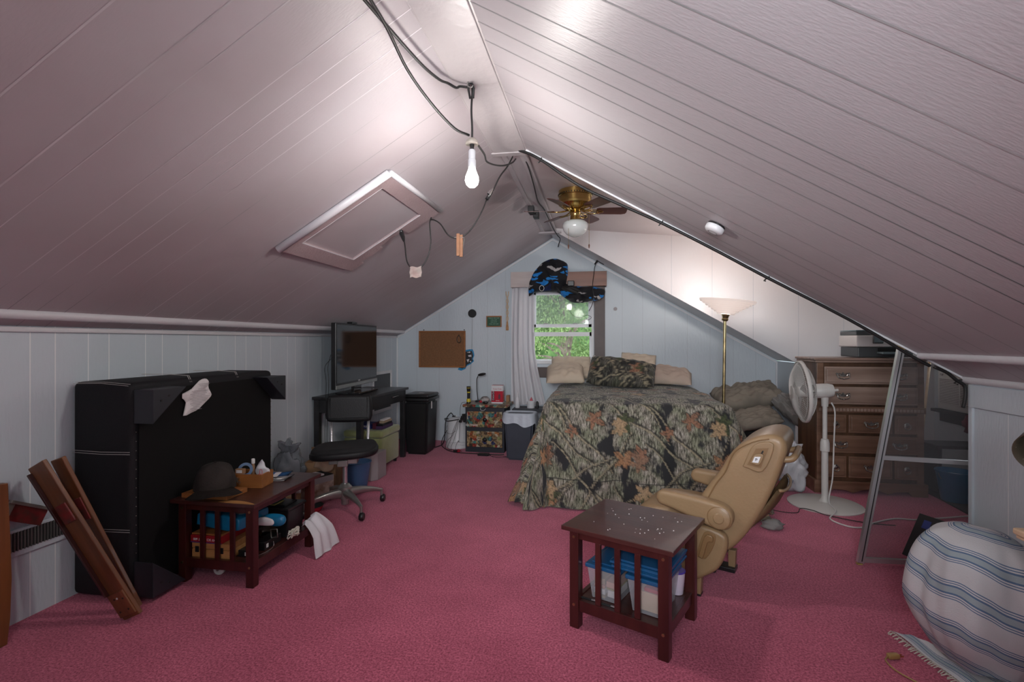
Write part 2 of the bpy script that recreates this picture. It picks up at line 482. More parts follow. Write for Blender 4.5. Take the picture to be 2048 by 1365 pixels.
    def board(bm, x0, x1, y0, y1, d0, d1):
        A = [bm.verts.new(hp(x, y, d)) for d in (d0, d1) for (x, y) in ((x0, y0), (x1, y0), (x1, y1), (x0, y1))]
        for q in ((0, 1, 2, 3), (4, 5, 6, 7), (0, 1, 5, 4), (1, 2, 6, 5), (2, 3, 7, 6), (3, 0, 4, 7)): bm.faces.new([A[i] for i in q])
    t = T('attic_hatch', 'square painted access hatch with raised frame on the sloping ceiling', 'hatch', (-1.61, 3.28, zl(-1.61)))
    bm = nb(); board(bm, -1.90, -1.32, 2.86, 3.62, .002, .012); bmesh.ops.recalc_face_normals(bm, faces=bm.faces); O('panel', bm, 'ceil_l', t, world=True)
    bm = nb()
    board(bm, -1.985, -1.26, 2.82, 2.90, .003, .03); board(bm, -1.34, -1.25, 2.90, 3.74, .003, .03)
    board(bm, -1.985, -1.88, 2.90, 3.74, .003, .03)
    board(bm, -1.88, -1.70, 3.58, 3.70, .003, .03); board(bm, -1.50, -1.34, 3.58, 3.74, .003, .03); board(bm, -1.70, -1.50, 3.58, 3.64, .003, .03)
    bmesh.ops.recalc_face_normals(bm, faces=bm.faces); O('hatch_frame', bm, 'hatchframe', t, world=True)
    bm = nb(); cyl(bm, hp(-1.985, 2.815, .022), hp(-1.25, 2.815, .022), .024, n=12); cyl(bm, hp(-1.245, 2.815, .022), hp(-1.23, 3.74, .022), .018, n=12)
    O('edge_moulding', bm, 'trimhi', t, world=True, smooth=True)
    bm = nb()
    for (x0, y0, x1, y1) in ((-1.88, 2.905, -1.34, 2.905), (-1.88, 3.575, -1.34, 3.575), (-1.882, 2.9, -1.882, 3.57)):
        cyl(bm, hp(x0, y0, .028), hp(x1, y1, .028), .003, n=6)
    O('paint_bead', bm, 'trimhi', t, world=True)
    # small access door low on the left wall behind the desk
    t = T('wall_access_panel', 'small square framed panel set in the left wall behind the television', 'panel', (XL, 6.2, .75))
    bm = nb(); bx(bm, XL, XL + .012, 5.96, 6.48, .50, .96); O('panel', bm, 'greypanel', t, world=True)
    bm = nb()
    for q in ((5.92, 5.96, .46, 1.0), (6.48, 6.52, .46, 1.0), (5.96, 6.48, .96, 1.0), (5.96, 6.48, .46, .5)): bx(bm, XL, XL + .025, q[0], q[1], q[2], q[3], .004)
    O('panel_frame', bm, 'white', t, world=True)
M['seam_l'] = mat('seam_left_slope', (.20, .18, .19), .6, col2=(.90, .86, .88), vscale=.7)
M['seam_r'] = mat('seam_right_slope', (.16, .18, .18), .6, col2=(.42, .40, .41), vscale=.9)
M['ridge'] = mat('ridge_board_paint', (.53, .49, .50), .42, var=.06, vscale=2, bump=.3, bscale=22)
M['dormerwall'] = mat('dormer_wall_paint', (.70, .71, .73), .45, col2=(.68, .63, .63), vscale=.8, bump=.15, bscale=25, bstretch=(2, 2, .5))
M['hatchframe'] = mat('hatch_frame_paint', (.47, .37, .38), .45, col2=(.40, .30, .31), vscale=5, bump=.6, bscale=60)
M['greypanel'] = mat('grey_panel', (.07, .075, .08), .5)
shell()

# ------------------------------------------------------------------ camera, light, world
cam = bpy.data.objects.new('camera', bpy.data.cameras.new('camera')); C.objects.link(cam)
cam.location = (0, 0, 1.4); cam.rotation_euler = (R(90), 0, .1733)
cam.data.sensor_width = 36; cam.data.lens = 997 / 2048 * 36; cam.data.clip_start = .05
S.camera = cam
S.view_settings.view_transform = 'Standard'
S.view_settings.exposure = 0
try:
    S.cycles.use_denoising = True
    S.cycles.max_bounces = 7; S.cycles.transparent_max_bounces = 16
    S.cycles.sample_clamp_indirect = 6
except Exception: pass

def light(name, kind, loc, power, col=(1, 1, 1), size=.05, rot=None):
    d = bpy.data.lights.new(name, kind); d.energy = power; d.color = col
    if kind == 'POINT': d.shadow_soft_size = size
    if kind == 'AREA': d.size = size
    o = bpy.data.objects.new(name, d); C.objects.link(o); o.location = loc
    if rot: o.rotation_euler = rot
    return o
light('bulb_light', 'POINT', (-.65, 2.51, 2.15), 28, (1, .95, .90), .05)
light('rear_fill_lamp', 'POINT', (-.55, -.35, 2.15), 24, (1, .96, .92), .12)  # unseen lamp added behind the camera to even out the exposure
light('torchiere_light', 'POINT', (1.25, 5.32, 1.90), 26, (1, .90, .84), .06)
light('camera_side_fill', 'AREA', (.4, -1.2, 1.7), 16, (.88, .94, 1), 1.6, (R(84), 0, R(4)))  # added soft fill from behind the camera, no fixture stands there

sl_ = bpy.data.lights.new('far_half_fill_spot', 'SPOT'); sl_.energy = 420; sl_.color = (.93, .96, 1); sl_.spot_size = R(74); sl_.spot_blend = 1; sl_.shadow_soft_size = .35  # unseen spot added to brighten the end wall and far half of the room
so_ = bpy.data.objects.new('far_half_fill_spot', sl_); C.objects.link(so_); so_.location = (-.1, -.7, 1.75)
so_.rotation_euler = (Vector((.1, 6.7, 1.75)) - so_.location).to_track_quat('-Z', 'Y').to_euler()
w = bpy.data.worlds.new('world'); S.world = w; w.use_nodes = True
N, L = w.node_tree.nodes, w.node_tree.links
sky = N.new('ShaderNodeTexSky'); sky.sky_type = 'HOSEK_WILKIE'; sky.turbidity = 6; sky.sun_direction = (.5, -.5, .7)
mx = N.new('ShaderNodeMixRGB'); mx.inputs[0].default_value = .6; mx.inputs[2].default_value = (.9, .95, 1, 1)
L.new(sky.outputs[0], mx.inputs[1]); L.new(mx.outputs[0], N['Background'].inputs[0]); N['Background'].inputs[1].default_value = 5.0
# ================================================================== materials for things
M['fabric_blk'] = mat('black_upholstery', (.010, .010, .012), .7, bump=.25, bscale=260, spec=.3)
M['fabric_under'] = mat('black_dust_cloth', (.007, .007, .007), .85, bump=.5, bscale=5, spec=.2)
M['legblock'] = mat('dark_leg_plastic', (.017, .019, .025), .45)
M['stitch'] = mat('pale_stitching', (.5, .48, .46), .8)
M['tack'] = mat('dull_tacks', (.30, .28, .25), .4, .6)
M['mahog'] = wood('dark_mahogany', (.034, .009, .008), (.066, .020, .016), .3, 'X', 4, coat=.25)
M['mahog_red'] = wood('red_mahogany', (.034, .006, .005), (.060, .012, .009), .32, 'Z', 4, coat=.2)
M['rail'] = wood('reddish_brown_rail_wood', (.10, .032, .010), (.19, .066, .020), .35, 'Z', 4, coat=.2)
M['redpaint'] = mat('worn_red_paint', (.20, .018, .018), .45, col2=(.09, .03, .022), vscale=30)
M['oak'] = wood('honey_wood', (.36, .17, .055), (.50, .26, .095), .4, 'X', 5)
M['oak_dark'] = wood('amber_wood', (.26, .095, .025), (.36, .14, .04), .4, 'X', 6)
M['pine'] = wood('pale_pine', (.60, .42, .27), (.70, .53, .36), .45, 'X', 3)
M['paper'] = mat('white_paper', (.72, .70, .70), .8, var=.05, vscale=20)
M['card'] = mat('brown_cardboard', (.33, .19, .10), .8, var=.12, vscale=12)
M['green_v'] = mat('green_suede', (.30, .33, .14), .85, col2=(.23, .25, .10), vscale=7, sheen=.4, bump=.2, bscale=70)
M['deskblk'] = mat('desk_black', (.013, .013, .014), .32, col2=(.028, .028, .03), vscale=9)
M['tvscreen'] = mat('dark_screen', (.012, .012, .014), .07, spec=.7)
M['grey_pl'] = mat('warm_grey_plastic', (.33, .30, .31), .5)
M['leather_blk'] = mat('black_leather', (.010, .010, .011), .5, spec=.3, bump=.12, bscale=120)
M['cloth_blk'] = mat('black_cloth_seat', (.010, .010, .011), .9, bump=.2, bscale=150)
M['blue_pl'] = mat('blue_plastic', (.06, .13, .26), .4)
M['felt'] = mat('dark_worn_felt', (.014, .011, .010), .85, col2=(.030, .022, .018), vscale=9, bump=.3, bscale=90)
M['clearbag'] = see_through('clear_bag', (.22, .24, .27), .62, .15, bump=.5)
M['whitebag'] = see_through('white_bag', (.72, .72, .76), .9, .35, bump=.4)
M['cyan'] = mat('bright_blue_wrap', (.008, .16, .32), .3, var=.15, vscale=8, bump=.3, bscale=12)
M['redbook'] = mat('red_cover', (.30, .008, .014), .45)
M['rope'] = mat('white_rope', (.66, .63, .55), .8, bump=.4, bscale=200)

def stitches(bm, pts, gap=.008, r=.0014, n=4):
    tube(bm, pts, r, n)

# ------------------------------------------------------------------ the big upholstered platform on its side
t = T('upholstered_platform', 'big black fabric padded platform tipped on its side against the panelled wall', 'ottoman', (-2.64, 2.84, 0))
bm = nb(); bx(bm, -2.835, -2.455, 2.265, 3.43, .015, 1.175, .03, seg=4)
for v in bm.verts:      # soft crown on the faces
    if v.co.z > 1.1: v.co.z += .02 * math.sin(PI * (v.co.y - 2.26) / 1.17) - .03 * (v.co.x > -2.5) * 0
O('body', bm, 'fabric_blk', t, smooth=True, world=True, ang=50)
bm = nb(); sheet(bm, 30, 30, lambda u, v: (-2.444 + .006 * noise.noise(Vector((u * 4, v * 3, 1))), 2.30 + u * 1.09, .05 + v * 1.08))
O('dust_cover', bm, 'fabric_under', t, smooth=True, world=True)
bm = nb()
for z in (.80, .385):
    for d in (-.006, .006):
        tube(bm, [(-2.83, 2.2615, z + d), (-2.64, 2.2600, z + d - .004), (-2.462, 2.2625, z + d)], .0016, 4)
for d in (0, .012): tube(bm, [(-2.82, 2.262 + d, 1.168 - 0 + (d > 0) * .007), (-2.64, 2.262 + d, 1.172 + (d > 0) * .006), (-2.47, 2.262 + d, 1.160 + (d > 0) * .008)], .0016, 4)
for y in (2.66, 3.06):
    for d in (-.006, .006):
        zt = 1.175 + .02 * math.sin(PI * (y - 2.26) / 1.17)
        tube(bm, [(-2.80, y + d, zt + .001), (-2.6, y + d, zt + .002), (-2.475, y + d, zt - .004), (-2.455, y + d, 1.15)], .0016, 4)
O('stitching', bm, 'stitch', t, world=True)
for (y0, y1, z0, z1) in ((2.28, 2.50, 1.14, .955), (3.42, 3.20, 1.14, .955), (2.28, 2.50, .03, .22), (3.42, 3.20, .03, .22)):
    bm = nb(); prism(bm, [(y0, z0), (y1, z0), (y0, z1)], -2.456, -2.335, 'YZ', b=.004); bmesh.ops.recalc_face_normals(bm, faces=bm.faces)
    bm2 = bm; s = 1 if y1 > y0 else -1
    leg = O('leg', bm2, 'legblock', t, world=True)
    for k in (0, 1):
        yy = y0 + s * (.05 + .05 * k); zz = z0 + (.045 if z1 > z0 else -.045) * (1.4 - .5 * k)
        q = nb(); cyl(q, (-2.336, yy, zz), (-2.332, yy, zz), .006, n=10); O('screw_hole', q, 'blackmatte', leg, world=True)
bm = nb()
for k in range(26): ico(bm, (-2.450, 3.405 - .0 * k, .06 + .042 * k), .0032, 1)
for k in range(22): ico(bm, (-2.451, 2.290, .06 + .050 * k), .0026, 1)
O('tack_row', bm, 'tack', t, world=True)
# torn notice hanging on it
t = T('paper_notice', 'crumpled printed white paper stuck to the black platform underside', 'paper', (-2.44, 2.7, 1.05))
bm = nb()
out = [(2.575, 1.085), (2.64, 1.11), (2.70, 1.155), (2.745, 1.165), (2.77, 1.15), (2.775, 1.10), (2.80, 1.06), (2.775, 1.035), (2.70, .985), (2.64, .965), (2.578, .955), (2.60, 1.03), (2.572, 1.06)]
vs = inflate(bm, [(a, b) for a, b in out], .012, back=0.1, wr=.014, ws=16, sm=2)
for v in vs: v.co = Vector((-2.434 - v.co.y, v.co.x, v.co.z))
bmesh.ops.recalc_face_normals(bm, faces=bm.faces)
O('sheet', bm, 'paper', t, world=True)
bm = nb()
for k in range(17):
    z = 1.135 - k * .0095; y0 = 2.60 + (.06 if z > 1.10 else 0); y1 = 2.765 if z > 1.03 else 2.70
    bx(bm, -2.4165, -2.416, y0 + .012 + .01 * (k % 3), y1 - .012 * (k % 4), z - .0012, z + .0012)
O('print', bm, 'grey_pl', t, world=True)

# ------------------------------------------------------------------ loose bed rails and post by the left wall
def rail(name, label, p0, p1, wdt, thk, parts):
    t = T(name, label, 'bed rail', p0, group=None)
    a, b = Vector(p0), Vector(p1); d = (b - a); Ln = d.length; zax = d.normalized()
    yax = Vector((-.12, -1, 0)); yax = (yax - zax * yax.dot(zax)).normalized(); xax = yax.cross(zax)
    mx = Matrix((xax, yax, zax)).transposed().to_4x4(); mx.translation = a
    t.matrix_world = mx; t.location = a; t.rotation_euler = mx.to_euler()
    bm = nb(); bx(bm, -wdt / 2, wdt / 2, -thk / 2, thk / 2, 0, Ln, .004); O('board', bm, 'rail', t)
    for (nm, m, x0, x1, y0, y1, z0, z1) in parts:
        bm = nb(); bx(bm, x0, x1, y0, y1, z0, z1, .002); O(nm, bm, m, t)
    return t, Ln
t, Ln = rail('bed_rail', 'reddish brown bed rail with red bracket leaning in front of another rail', (-2.30, 2.135, .02), (-2.700, 1.995, .800), .115, .022,
             [('bracket', 'redpaint', -.045, .03, .011, .02, .56, .66), ('cleat', 'rail', -.055, .055, .011, .02, .02, .15), ('ledger', 'mahog_red', .045, .057, .011, .03, .15, .86)])
for q in ((-.03, .05), (.03, .05), (0, .12), (.02, .12), (-.035, .11)):
    bm = nb(); cyl(bm, (q[0], .019, q[1]), (q[0], .022, q[1]), .005, n=10); O('bolt_hole', bm, 'blackmatte' if q[0] else 'paper', t)
t2, Ln = rail('bed_rail', 'thinner reddish brown bed rail standing behind the front one against the padded platform', (-2.37, 2.21, .02), (-2.655, 2.055, .815), .085, .022,
              [('bracket', 'redpaint', -.035, .04, .011, .018, .52, .64)])
t = T('bed_rail_bracket', 'rusty red metal bed bracket wedged behind the leaning rails', 'bracket', (-2.79, 2.03, .55))
bm = nb(); mx = Matrix.Translation((-2.80, 2.0, .555)) @ Euler((R(-28), 0, 0)).to_matrix().to_4x4()
bx(bm, 0, .012, -.09, .11, -.045, .045, .003, mtx=mx); O('plate', bm, 'redpaint', t, world=True)
bm = nb(); bx(bm, .012, .03, -.09, .11, .030, .045, .003, mtx=mx); bx(bm, .012, .02, -.09, -.06, -.045, .045, .002, mtx=mx); O('flange', bm, 'tack', t, world=True)
t = T('bed_post', 'dark brown curved bed post standing at the frame edge by the left wall', 'bed post', (-2.70, 1.80, 0))
bm = nb(); prism(bm, [(1.72, 0), (1.862, 0), (1.872, .12), (1.878, .3), (1.872, .5), (1.865, .745), (1.72, .76)], -2.72, -2.685, 'YZ', b=.004)
O('board', bm, 'rail', t, world=True)
bm = nb(); cyl(bm, (-2.684, 1.80, .60), (-2.68, 1.80, .60), .006, n=8); O('plug', bm, 'paper', t, world=True)
# floor grille in the left wall
t = T('wall_vent', 'long louvred heating grille set low in the left wall', 'vent', (XL, 2.1, .4))
bm = nb(); bx(bm, XL + .002, XL + .02, 1.5, 2.26, .335, .47, .004); O('frame', bm, 'wall', t, world=True)
bm = nb(); bx(bm, XL + .0203, XL + .0208, 1.53, 2.24, .365, .455); O('opening', bm, 'blackmatte', t, world=True)
bm = nb()
for k in range(48): bx(bm, XL + .021, XL + .027, 1.535 + k * .015, 1.540 + k * .015, .363, .457)
O('louvres', bm, 'steel', t, world=True)


# ------------------------------------------------------------------ the two matching end tables
def end_table(label, loc, rz, W, D, H, nsl=4):
    """W across the slatted end (x), D deep (y), near-left top corner at the origin"""
    t = T('end_table', label, 'table', loc, rz, group=None)
    o = .03
    bm = nb(); bx(bm, 0, W, 0, D, H - .022, H, .003); O('tabletop', bm, 'mahog', t)
    L_ = .048
    for (x, y) in ((o, o), (W - o - L_, o), (o, D - o - L_), (W - o - L_, D - o - L_)):
        bm = nb(); bx(bm, x, x + L_, y, y + L_, 0, H - .023, .003)
        l = O('leg', bm, 'mahog_red', t)
        if y < .1:
            for z in (H - .055, .115):
                q = nb(); cyl(q, (x + .024, y - .003, z), (x + .024, y + .001, z), .007, n=10); O('screw_cap', q, 'oldbrass', l)
    for y in (o + .008, D - o - .03):
        bm = nb(); bx(bm, o + L_, W - o - L_, y, y + .022, H - .065, H - .023, .002); O('apron', bm, 'mahog_red', t)
        bm = nb(); bx(bm, o + L_, W - o - L_, y, y + .022, .085, .14, .002); O('lower_rail', bm, 'mahog_red', t)
        for k in range(1, nsl):
            xc = o + L_ + (W - 2 * o - 2 * L_) * k / nsl
            bm = nb(); bx(bm, xc - .014, xc + .014, y + .003, y + .018, .14, H - .065, .002); O('slat', bm, 'mahog_red', t)
    for x in (o + .012, W - o - .034):
        bm = nb(); bx(bm, x, x + .022, o + L_, D - o - L_, H - .065, H - .023, .002); O('side_apron', bm, 'mahog', t)
        bm = nb(); bx(bm, x, x + .022, o + L_, D - o - L_, .085, .14, .002); O('side_rail', bm, 'mahog', t)
    bm = nb(); bx(bm, o + .034, W - o - .034, o + .03, D - o - .03, .118, .134, .001); O('shelf', bm, 'mahog', t)
    return t
TL = end_table('dark mahogany end table with worn corner holding a cap and wooden organiser', (-2.440, 2.49, 0), 0, .545, .68, .485)
TR = end_table('dark mahogany end table with bare dusty top beside the tan armchair', (-.184, 2.443, 0), math.atan2(2.206 - 2.443, .31 + .184), .548, .505, .50)
bm = nb()
vs = inflate(bm, [(.30, .02), (.34, .045), (.42, .05), (.50, .03), (.538, .006), (.44, .004), (.34, .006)], .0012, back=0, sm=3)
for v in vs: v.co = Vector((v.co.x, v.co.z, .4853 - v.co.y * .5))
O('worn_patch', bm, 'oak', TL, label='worn pale corner of the tabletop')
bm = nb(); random.seed(3)
for k in range(34): ico(bm, (.1 + random.random() * .38, .06 + random.random() * .36, .5008), .0012 + .0018 * random.random(), 1)
O('crumbs', bm, 'paper', TR)

# things on the left table
t = T('wooden_board', 'thin amber wooden board lying under the dark cap', 'board', (-2.33, 2.55, .486))
bm = nb(); bx(bm, -2.40, -2.10, 2.53, 2.70, .4855, .513, .003); O('board', bm, 'oak_dark', t, world=True); 
t = T('baseball_cap', 'dark worn cap with curved brim resting on a wooden board', 'cap', (-2.25, 2.6, .51))
bm = nb()
def crown(u, v):
    a = u * 2 * PI; ph = v * PI / 2
    r = math.cos(ph) ** .62
    x = .108 * r * math.cos(a); y = .108 * r * math.sin(a); z = .150 * math.sin(ph) ** .8
    if math.cos(a) > .2: z *= 1 + .10 * math.cos(a) * math.sin(2 * ph)
    d = .010 * noise.noise(Vector((x * 18, y * 18, z * 14)))
    return (x + d, y + d, z)
sheet(bm, 36, 12, crown); bmesh.ops.remove_doubles(bm, verts=bm.verts, dist=.0008)
bm.transform(Matrix.Translation((-2.235, 2.60, .530)) @ Euler((0, 0, R(-52))).to_matrix().to_4x4())
O('crown', bm, 'felt', t, smooth=True, world=True)
bm = nb()
def brim(u, v):
    a = (u - .5) * 1.9; r = .090 + .115 * v * math.cos(a * .78)
    return (r * math.cos(a), 1.02 * r * math.sin(a), .012 - .03 * v * abs(math.sin(a)) - .012 * v)
sheet(bm, 24, 6, brim); bmesh.ops.solidify(bm, geom=bm.faces[:], thickness=.004)
bm.transform(Matrix.Translation((-2.235, 2.60, .540)) @ Euler((0, R(2), R(-52))).to_matrix().to_4x4())
O('brim', bm, 'felt', t, smooth=True, world=True)
bm = nb(); ico(bm, (-2.235, 2.60, .684), .008, 2, (1, 1, .5)); O('button', bm, 'felt', t, world=True, smooth=True)
t = T('desk_organiser', 'honey coloured open wooden box crammed with pens and tape', 'box', (-2.16, 2.80, .486))
mx = Matrix.Translation((-2.165, 2.815, .486)) @ Euler((0, 0, R(8))).to_matrix().to_4x4()
for nm, q in (('front_board', (-.10, .10, -.055, -.047, 0, .085)), ('back_board', (-.10, .10, .075, .083, 0, .085)), ('side_board', (-.10, -.092, -.047, .075, 0, .085)),
              ('side_board', (.092, .10, -.047, .075, 0, .085)), ('base_board', (-.092, .092, -.047, .075, 0, .008))):
    bm = nb(); bx(bm, *q, .0015, mtx=mx); O(nm, bm, 'oak_dark', t, world=True)
def onorg(x, y, z): return tuple(mx @ Vector((x, y, z)))
t = T('tape_roll', 'blue roll of tape standing in the wooden organiser', 'tape', onorg(-.06, .03, .01))
bm = nb(); m2 = mx @ Matrix.Translation((-.048, .022, .096)) @ Euler((R(80), 0, R(25))).to_matrix().to_4x4()
lathe(bm, [(.026, -.012), (.043, -.012), (.043, .012), (.026, .012)], 24, m2, cap=False)
lathe(bm, [(.026, .012), (.026, -.012)], 24, m2, cap=False)
O('roll', bm, 'blue_pl', t, world=True, smooth=True, ang=40)
t = T('glue_bottle', 'slim tan bottle with white cap in the wooden organiser', 'bottle', onorg(-.01, .04, .01))
bm = nb(); lathe(bm, [(.011, 0), (.011, .10), (.008, .115), (.008, .12)], 14, mx @ Matrix.Translation((-.012, .045, .01))); O('body', bm, 'card', t, world=True, smooth=True, ang=40)
bm = nb(); lathe(bm, [(.011, .12), (.011, .147), (.008, .151)], 14, mx @ Matrix.Translation((-.012, .045, .01))); O('cap', bm, 'whiteplastic', t, world=True, smooth=True, ang=40)
t = T('matchbox', 'small tan labelled box perched on the organiser edge', 'box', onorg(-.05, -.03, .08))
bm = nb(); bx(bm, -.075, -.022, -.047, -.020, .0855, .115, .001, mtx=mx); O('carton', bm, 'card', t, world=True)
bm = nb(); bx(bm, -.068, -.03, -.0478, -.0472, .092, .11, mtx=mx); O('label', bm, 'paper', t, world=True)
for i, (x, y, l, c, lab) in enumerate(((.02, .01, .15, 'black', 'black pen leaning in the wooden organiser'), (.035, .02, .14, 'steel', 'silver grey pen leaning in the wooden organiser'), (.028, .05, .13, 'greenpl', 'green marker leaning in the wooden organiser'))):
    t = T('pen', lab, 'pen', onorg(x, y, .01)); bm = nb()
    a, b = Vector(onorg(x, y, .012)), Vector(onorg(x + .02 - .035 * i * .3, y + .02, l * .95))
    if c == 'greenpl': M.setdefault('greenpl', mat('green_plastic', (.01, .16, .05), .4))
    cyl(bm, a, a.lerp(b, .6), .006, n=10); O('barrel', bm, c, t, world=True, smooth=True, ang=40)
    bm = nb(); cyl(bm, a.lerp(b, .6), b, .007, n=10); O('cap', bm, c, t, world=True, smooth=True, ang=40)
o = nb(); inflate(o, [(-.03, 0), (-.035, .04), (-.01, .085), (.008, .10), (.02, .06), (.04, .035), (.035, 0)], .02, mtx=mx @ Matrix.Translation((.055, .02, .06)), wr=.02, ws=20, back=1)
tag(O('crumpled_bag', o, 'whitebag', None, smooth=True), 'small crumpled white plastic bag stuffed in the wooden organiser', 'bag')
o = nb(); tube(o, [onorg(.082 + .012 * math.sin(a), -.05, .06 + .03 * math.cos(a)) for a in [k / 16 * 2 * PI for k in range(16)]], .0018, 5, closed=True)
tube(o, [onorg(.092 + .008 * math.sin(a), -.052, .10 + .018 * math.cos(a)) for a in [k / 12 * 2 * PI for k in range(12)]], .0018, 5, closed=True)
M['pinkpl'] = mat('pink_plastic', (.62, .12, .16), .4)
tag(O('pink_clip', o, 'pinkpl', None), 'pink looped ribbon clip hanging on the wooden organiser', 'clip')
o = nb(); random.seed(5)
for k in range(26):
    c = Vector(onorg(-.055, -.060, .045)); d = Vector((random.gauss(0, 1), random.gauss(0, .4), random.gauss(0, 1))).normalized()
    tube(o, smooth_pts([c, c + d * .016 + Vector((0, 0, .004)), c + d * .026]), .0012, 4)
tag(O('key_bunch', o, 'steel', None), 'bunch of dark keys against the front of the wooden organiser', 'keys')
for i, (dx, dy, rz, z, m, lab) in enumerate(((0, 0, 12, 0, 'paper', 'folded white leaflet at the bottom of the pile behind the organiser'), (.01, .01, 4, .009, 'paper', 'folded white paper in the middle of the pile behind the organiser'),
                                             (-.005, .02, 20, .020, 'bluecard', 'blue and green leaflet on top of the pile behind the organiser'))):
    M.setdefault('bluecard', mat('blue_leaflet', (.02, .16, .45), .4))
    t = T('leaflet', lab, 'paper', (-2.13 + dx, 2.99 + dy, .486 + z), R(rz))
    bm = nb(); sheet(bm, 10, 4, lambda u, v: ((u - .5) * .20, (v - .5) * .12, .004 + .004 * math.sin(u * 5 + i))); bmesh.ops.solidify(bm, geom=bm.faces[:], thickness=.006)
    O('cover', bm, m, t, smooth=True)
    bm = nb(); bx(bm, -.09, .09, -.058, .055, -.001, .0005); O('inner_page', bm, 'paper', t)

# things on the shelf of the left table
SZ = .1345
t = T('wooden_case', 'honey coloured wooden case with two dark latches on the lower table shelf', 'case', (-2.22, 2.68, SZ))
bm = nb(); bx(bm, -2.352, -2.10, 2.555, 2.80, SZ + .001, SZ + .05, .003); O('base', bm, 'oak', t, world=True)
bm = nb(); bx(bm, -2.352, -2.10, 2.555, 2.80, SZ + .052, SZ + .088, .003); O('lid', bm, 'oak', t, world=True)
for x in (-2.315, -2.155):
    bm = nb(); bx(bm, x - .012, x + .012, 2.550, 2.5545, SZ + .032, SZ + .066, .001); O('latch', bm, 'black', t, world=True)
t = T('red_book', 'thick red book lying upside down on the wooden case', 'book', (-2.25, 2.66, SZ + .09))
bm = nb(); bx(bm, -2.355, -2.15, 2.548, 2.78, SZ + .089, SZ + .132, .002); O('cover', bm, 'redbook', t, world=True)
bm = nb(); bx(bm, -2.352, -2.152, 2.555, 2.783, SZ + .133, SZ + .142, .001); O('pages', bm, 'oak_dark', t, world=True)
letter('MY SCI  FIRST 600', .019, (-2.262, 2.547, SZ + .110), (R(90), R(180), 0), 'paper', t)
M['spineblue'] = mat('dark_blue_stripe', (.03, .03, .18), .5)
bm = nb(); bx(bm, -2.355, -2.15, 2.5472, 2.5478, SZ + .0895, SZ + .094); O('stripe', bm, 'spineblue', t, world=True)
t = T('paper_ream', 'bulging bright blue wrapped ream of printer paper on the red book', 'paper pack', (-2.22, 2.68, SZ + .145))
bm = nb()
vs = puff(bm, [(-.155, .012), (-.150, .075), (-.13, .088), (.0, .086), (.12, .080), (.155, .070), (.160, .045), (.150, .006), (.10, -.004), (.06, -.006), (-.08, .004)], -.12, .115, .010, 'XZ', sm=1)
bm.transform(Matrix.Translation((-2.195, 2.70, SZ + .160)) @ Euler((0, 0, R(-6))).to_matrix().to_4x4())
O('wrapper', bm, 'cyan', t, smooth=True, world=True, ang=50)
mr = Matrix.Translation((-2.195, 2.70, SZ + .160)) @ Euler((0, 0, R(-6))).to_matrix().to_4x4()
bm = nb(); lathe(bm, [(.0135, 0), (.0165, 0), (.0165, .001), (.0135, .001)], 24, mr @ Matrix.Translation((.085, -.116, .035)) @ Euler((R(90), 0, 0)).to_matrix().to_4x4(), cap=False)
O('ring_logo', bm, 'paper', t, world=True)
letter('hp', .022, mr @ Vector((.085, -.1175, .037)), (R(90), 0, R(-6)), 'paper', t)
bm = nb(); inflate(bm, [(-.12, -.05), (-.10, .06), (.10, .06), (.12, -.06), (0, -.07)], .006, back=.3, mtx=mr @ Matrix.Translation((0, .0, .093)) @ Euler((R(-90), R(6), 0)).to_matrix().to_4x4())
M['photo_grey'] = mat('grey_photo_print', (.34, .33, .33), .4, col2=(.10, .09, .08), vscale=14)
O('printed_top', bm, 'photo_grey', t, world=True, smooth=True)
t = T('loose_envelope', 'open blue and white envelope curling out beside the blue paper ream', 'envelope', (-2.02, 2.66, SZ + .12))
bm = nb(); inflate(bm, [(-.07, -.02), (-.06, .03), (0, .045), (.07, .035), (.085, 0), (.05, -.025)], .03, back=1, mtx=Matrix.Translation((-1.965, 2.745, SZ + .165)), wr=.006)
O('sleeve', bm, 'cyan', t, world=True, smooth=True)
bm = nb(); inflate(bm, [(-.06, -.015), (-.05, .028), (0, .036), (.045, .02), (.04, -.01)], .012, back=1, mtx=Matrix.Translation((-1.975, 2.70, SZ + .168)), wr=.003)
O('sheets', bm, 'paper', t, world=True, smooth=True)
t = T('black_toolbox', 'black lidded plastic storage box at the back of the lower table shelf', 'box', (-2.1, 3.0, SZ))
bm = nb(); prism(bm, [(-.13, 0), (.13, 0), (.145, .17), (-.145, .17)], -.085, .085, 'XZ', mtx=Matrix.Translation((-2.105, 2.985, SZ + .002)), b=.006); O('bin', bm, 'black', t, world=True)
bm = nb(); bx(bm, -2.26, -1.952, 2.885, 3.085, SZ + .176, SZ + .192, .004); O('lid', bm, 'black', t, world=True)
bm = nb(); bx(bm, -2.22, -2.0, 2.92, 3.05, SZ + .192, SZ + .202, .003); O('lid_panel', bm, 'black', t, world=True)
t = T('yellow_edged_tray', 'thin black folder with a pale yellow edge on the black box lid', 'folder', (-2.15, 2.95, SZ + .205))
M['paleyel'] = mat('pale_yellow', (.42, .36, .12), .5)
bm = nb(); bx(bm, -2.23, -2.06, 2.90, 3.0, SZ + .2035, SZ + .209, .002); O('edge', bm, 'paleyel', t, world=True)
bm = nb(); bx(bm, -2.222, -2.068, 2.905, 2.99, SZ + .2095, SZ + .215, .002); O('cover', bm, 'black', t, world=True)
t = T('power_adaptor', 'black boxy power adaptor with a small white sticker beside the case', 'adaptor', (-2.03, 2.66, SZ))
bm = nb(); bx(bm, -2.085, -2.01, 2.60, 2.68, SZ + .001, SZ + .04, .004); O('body', bm, 'black', t, world=True)
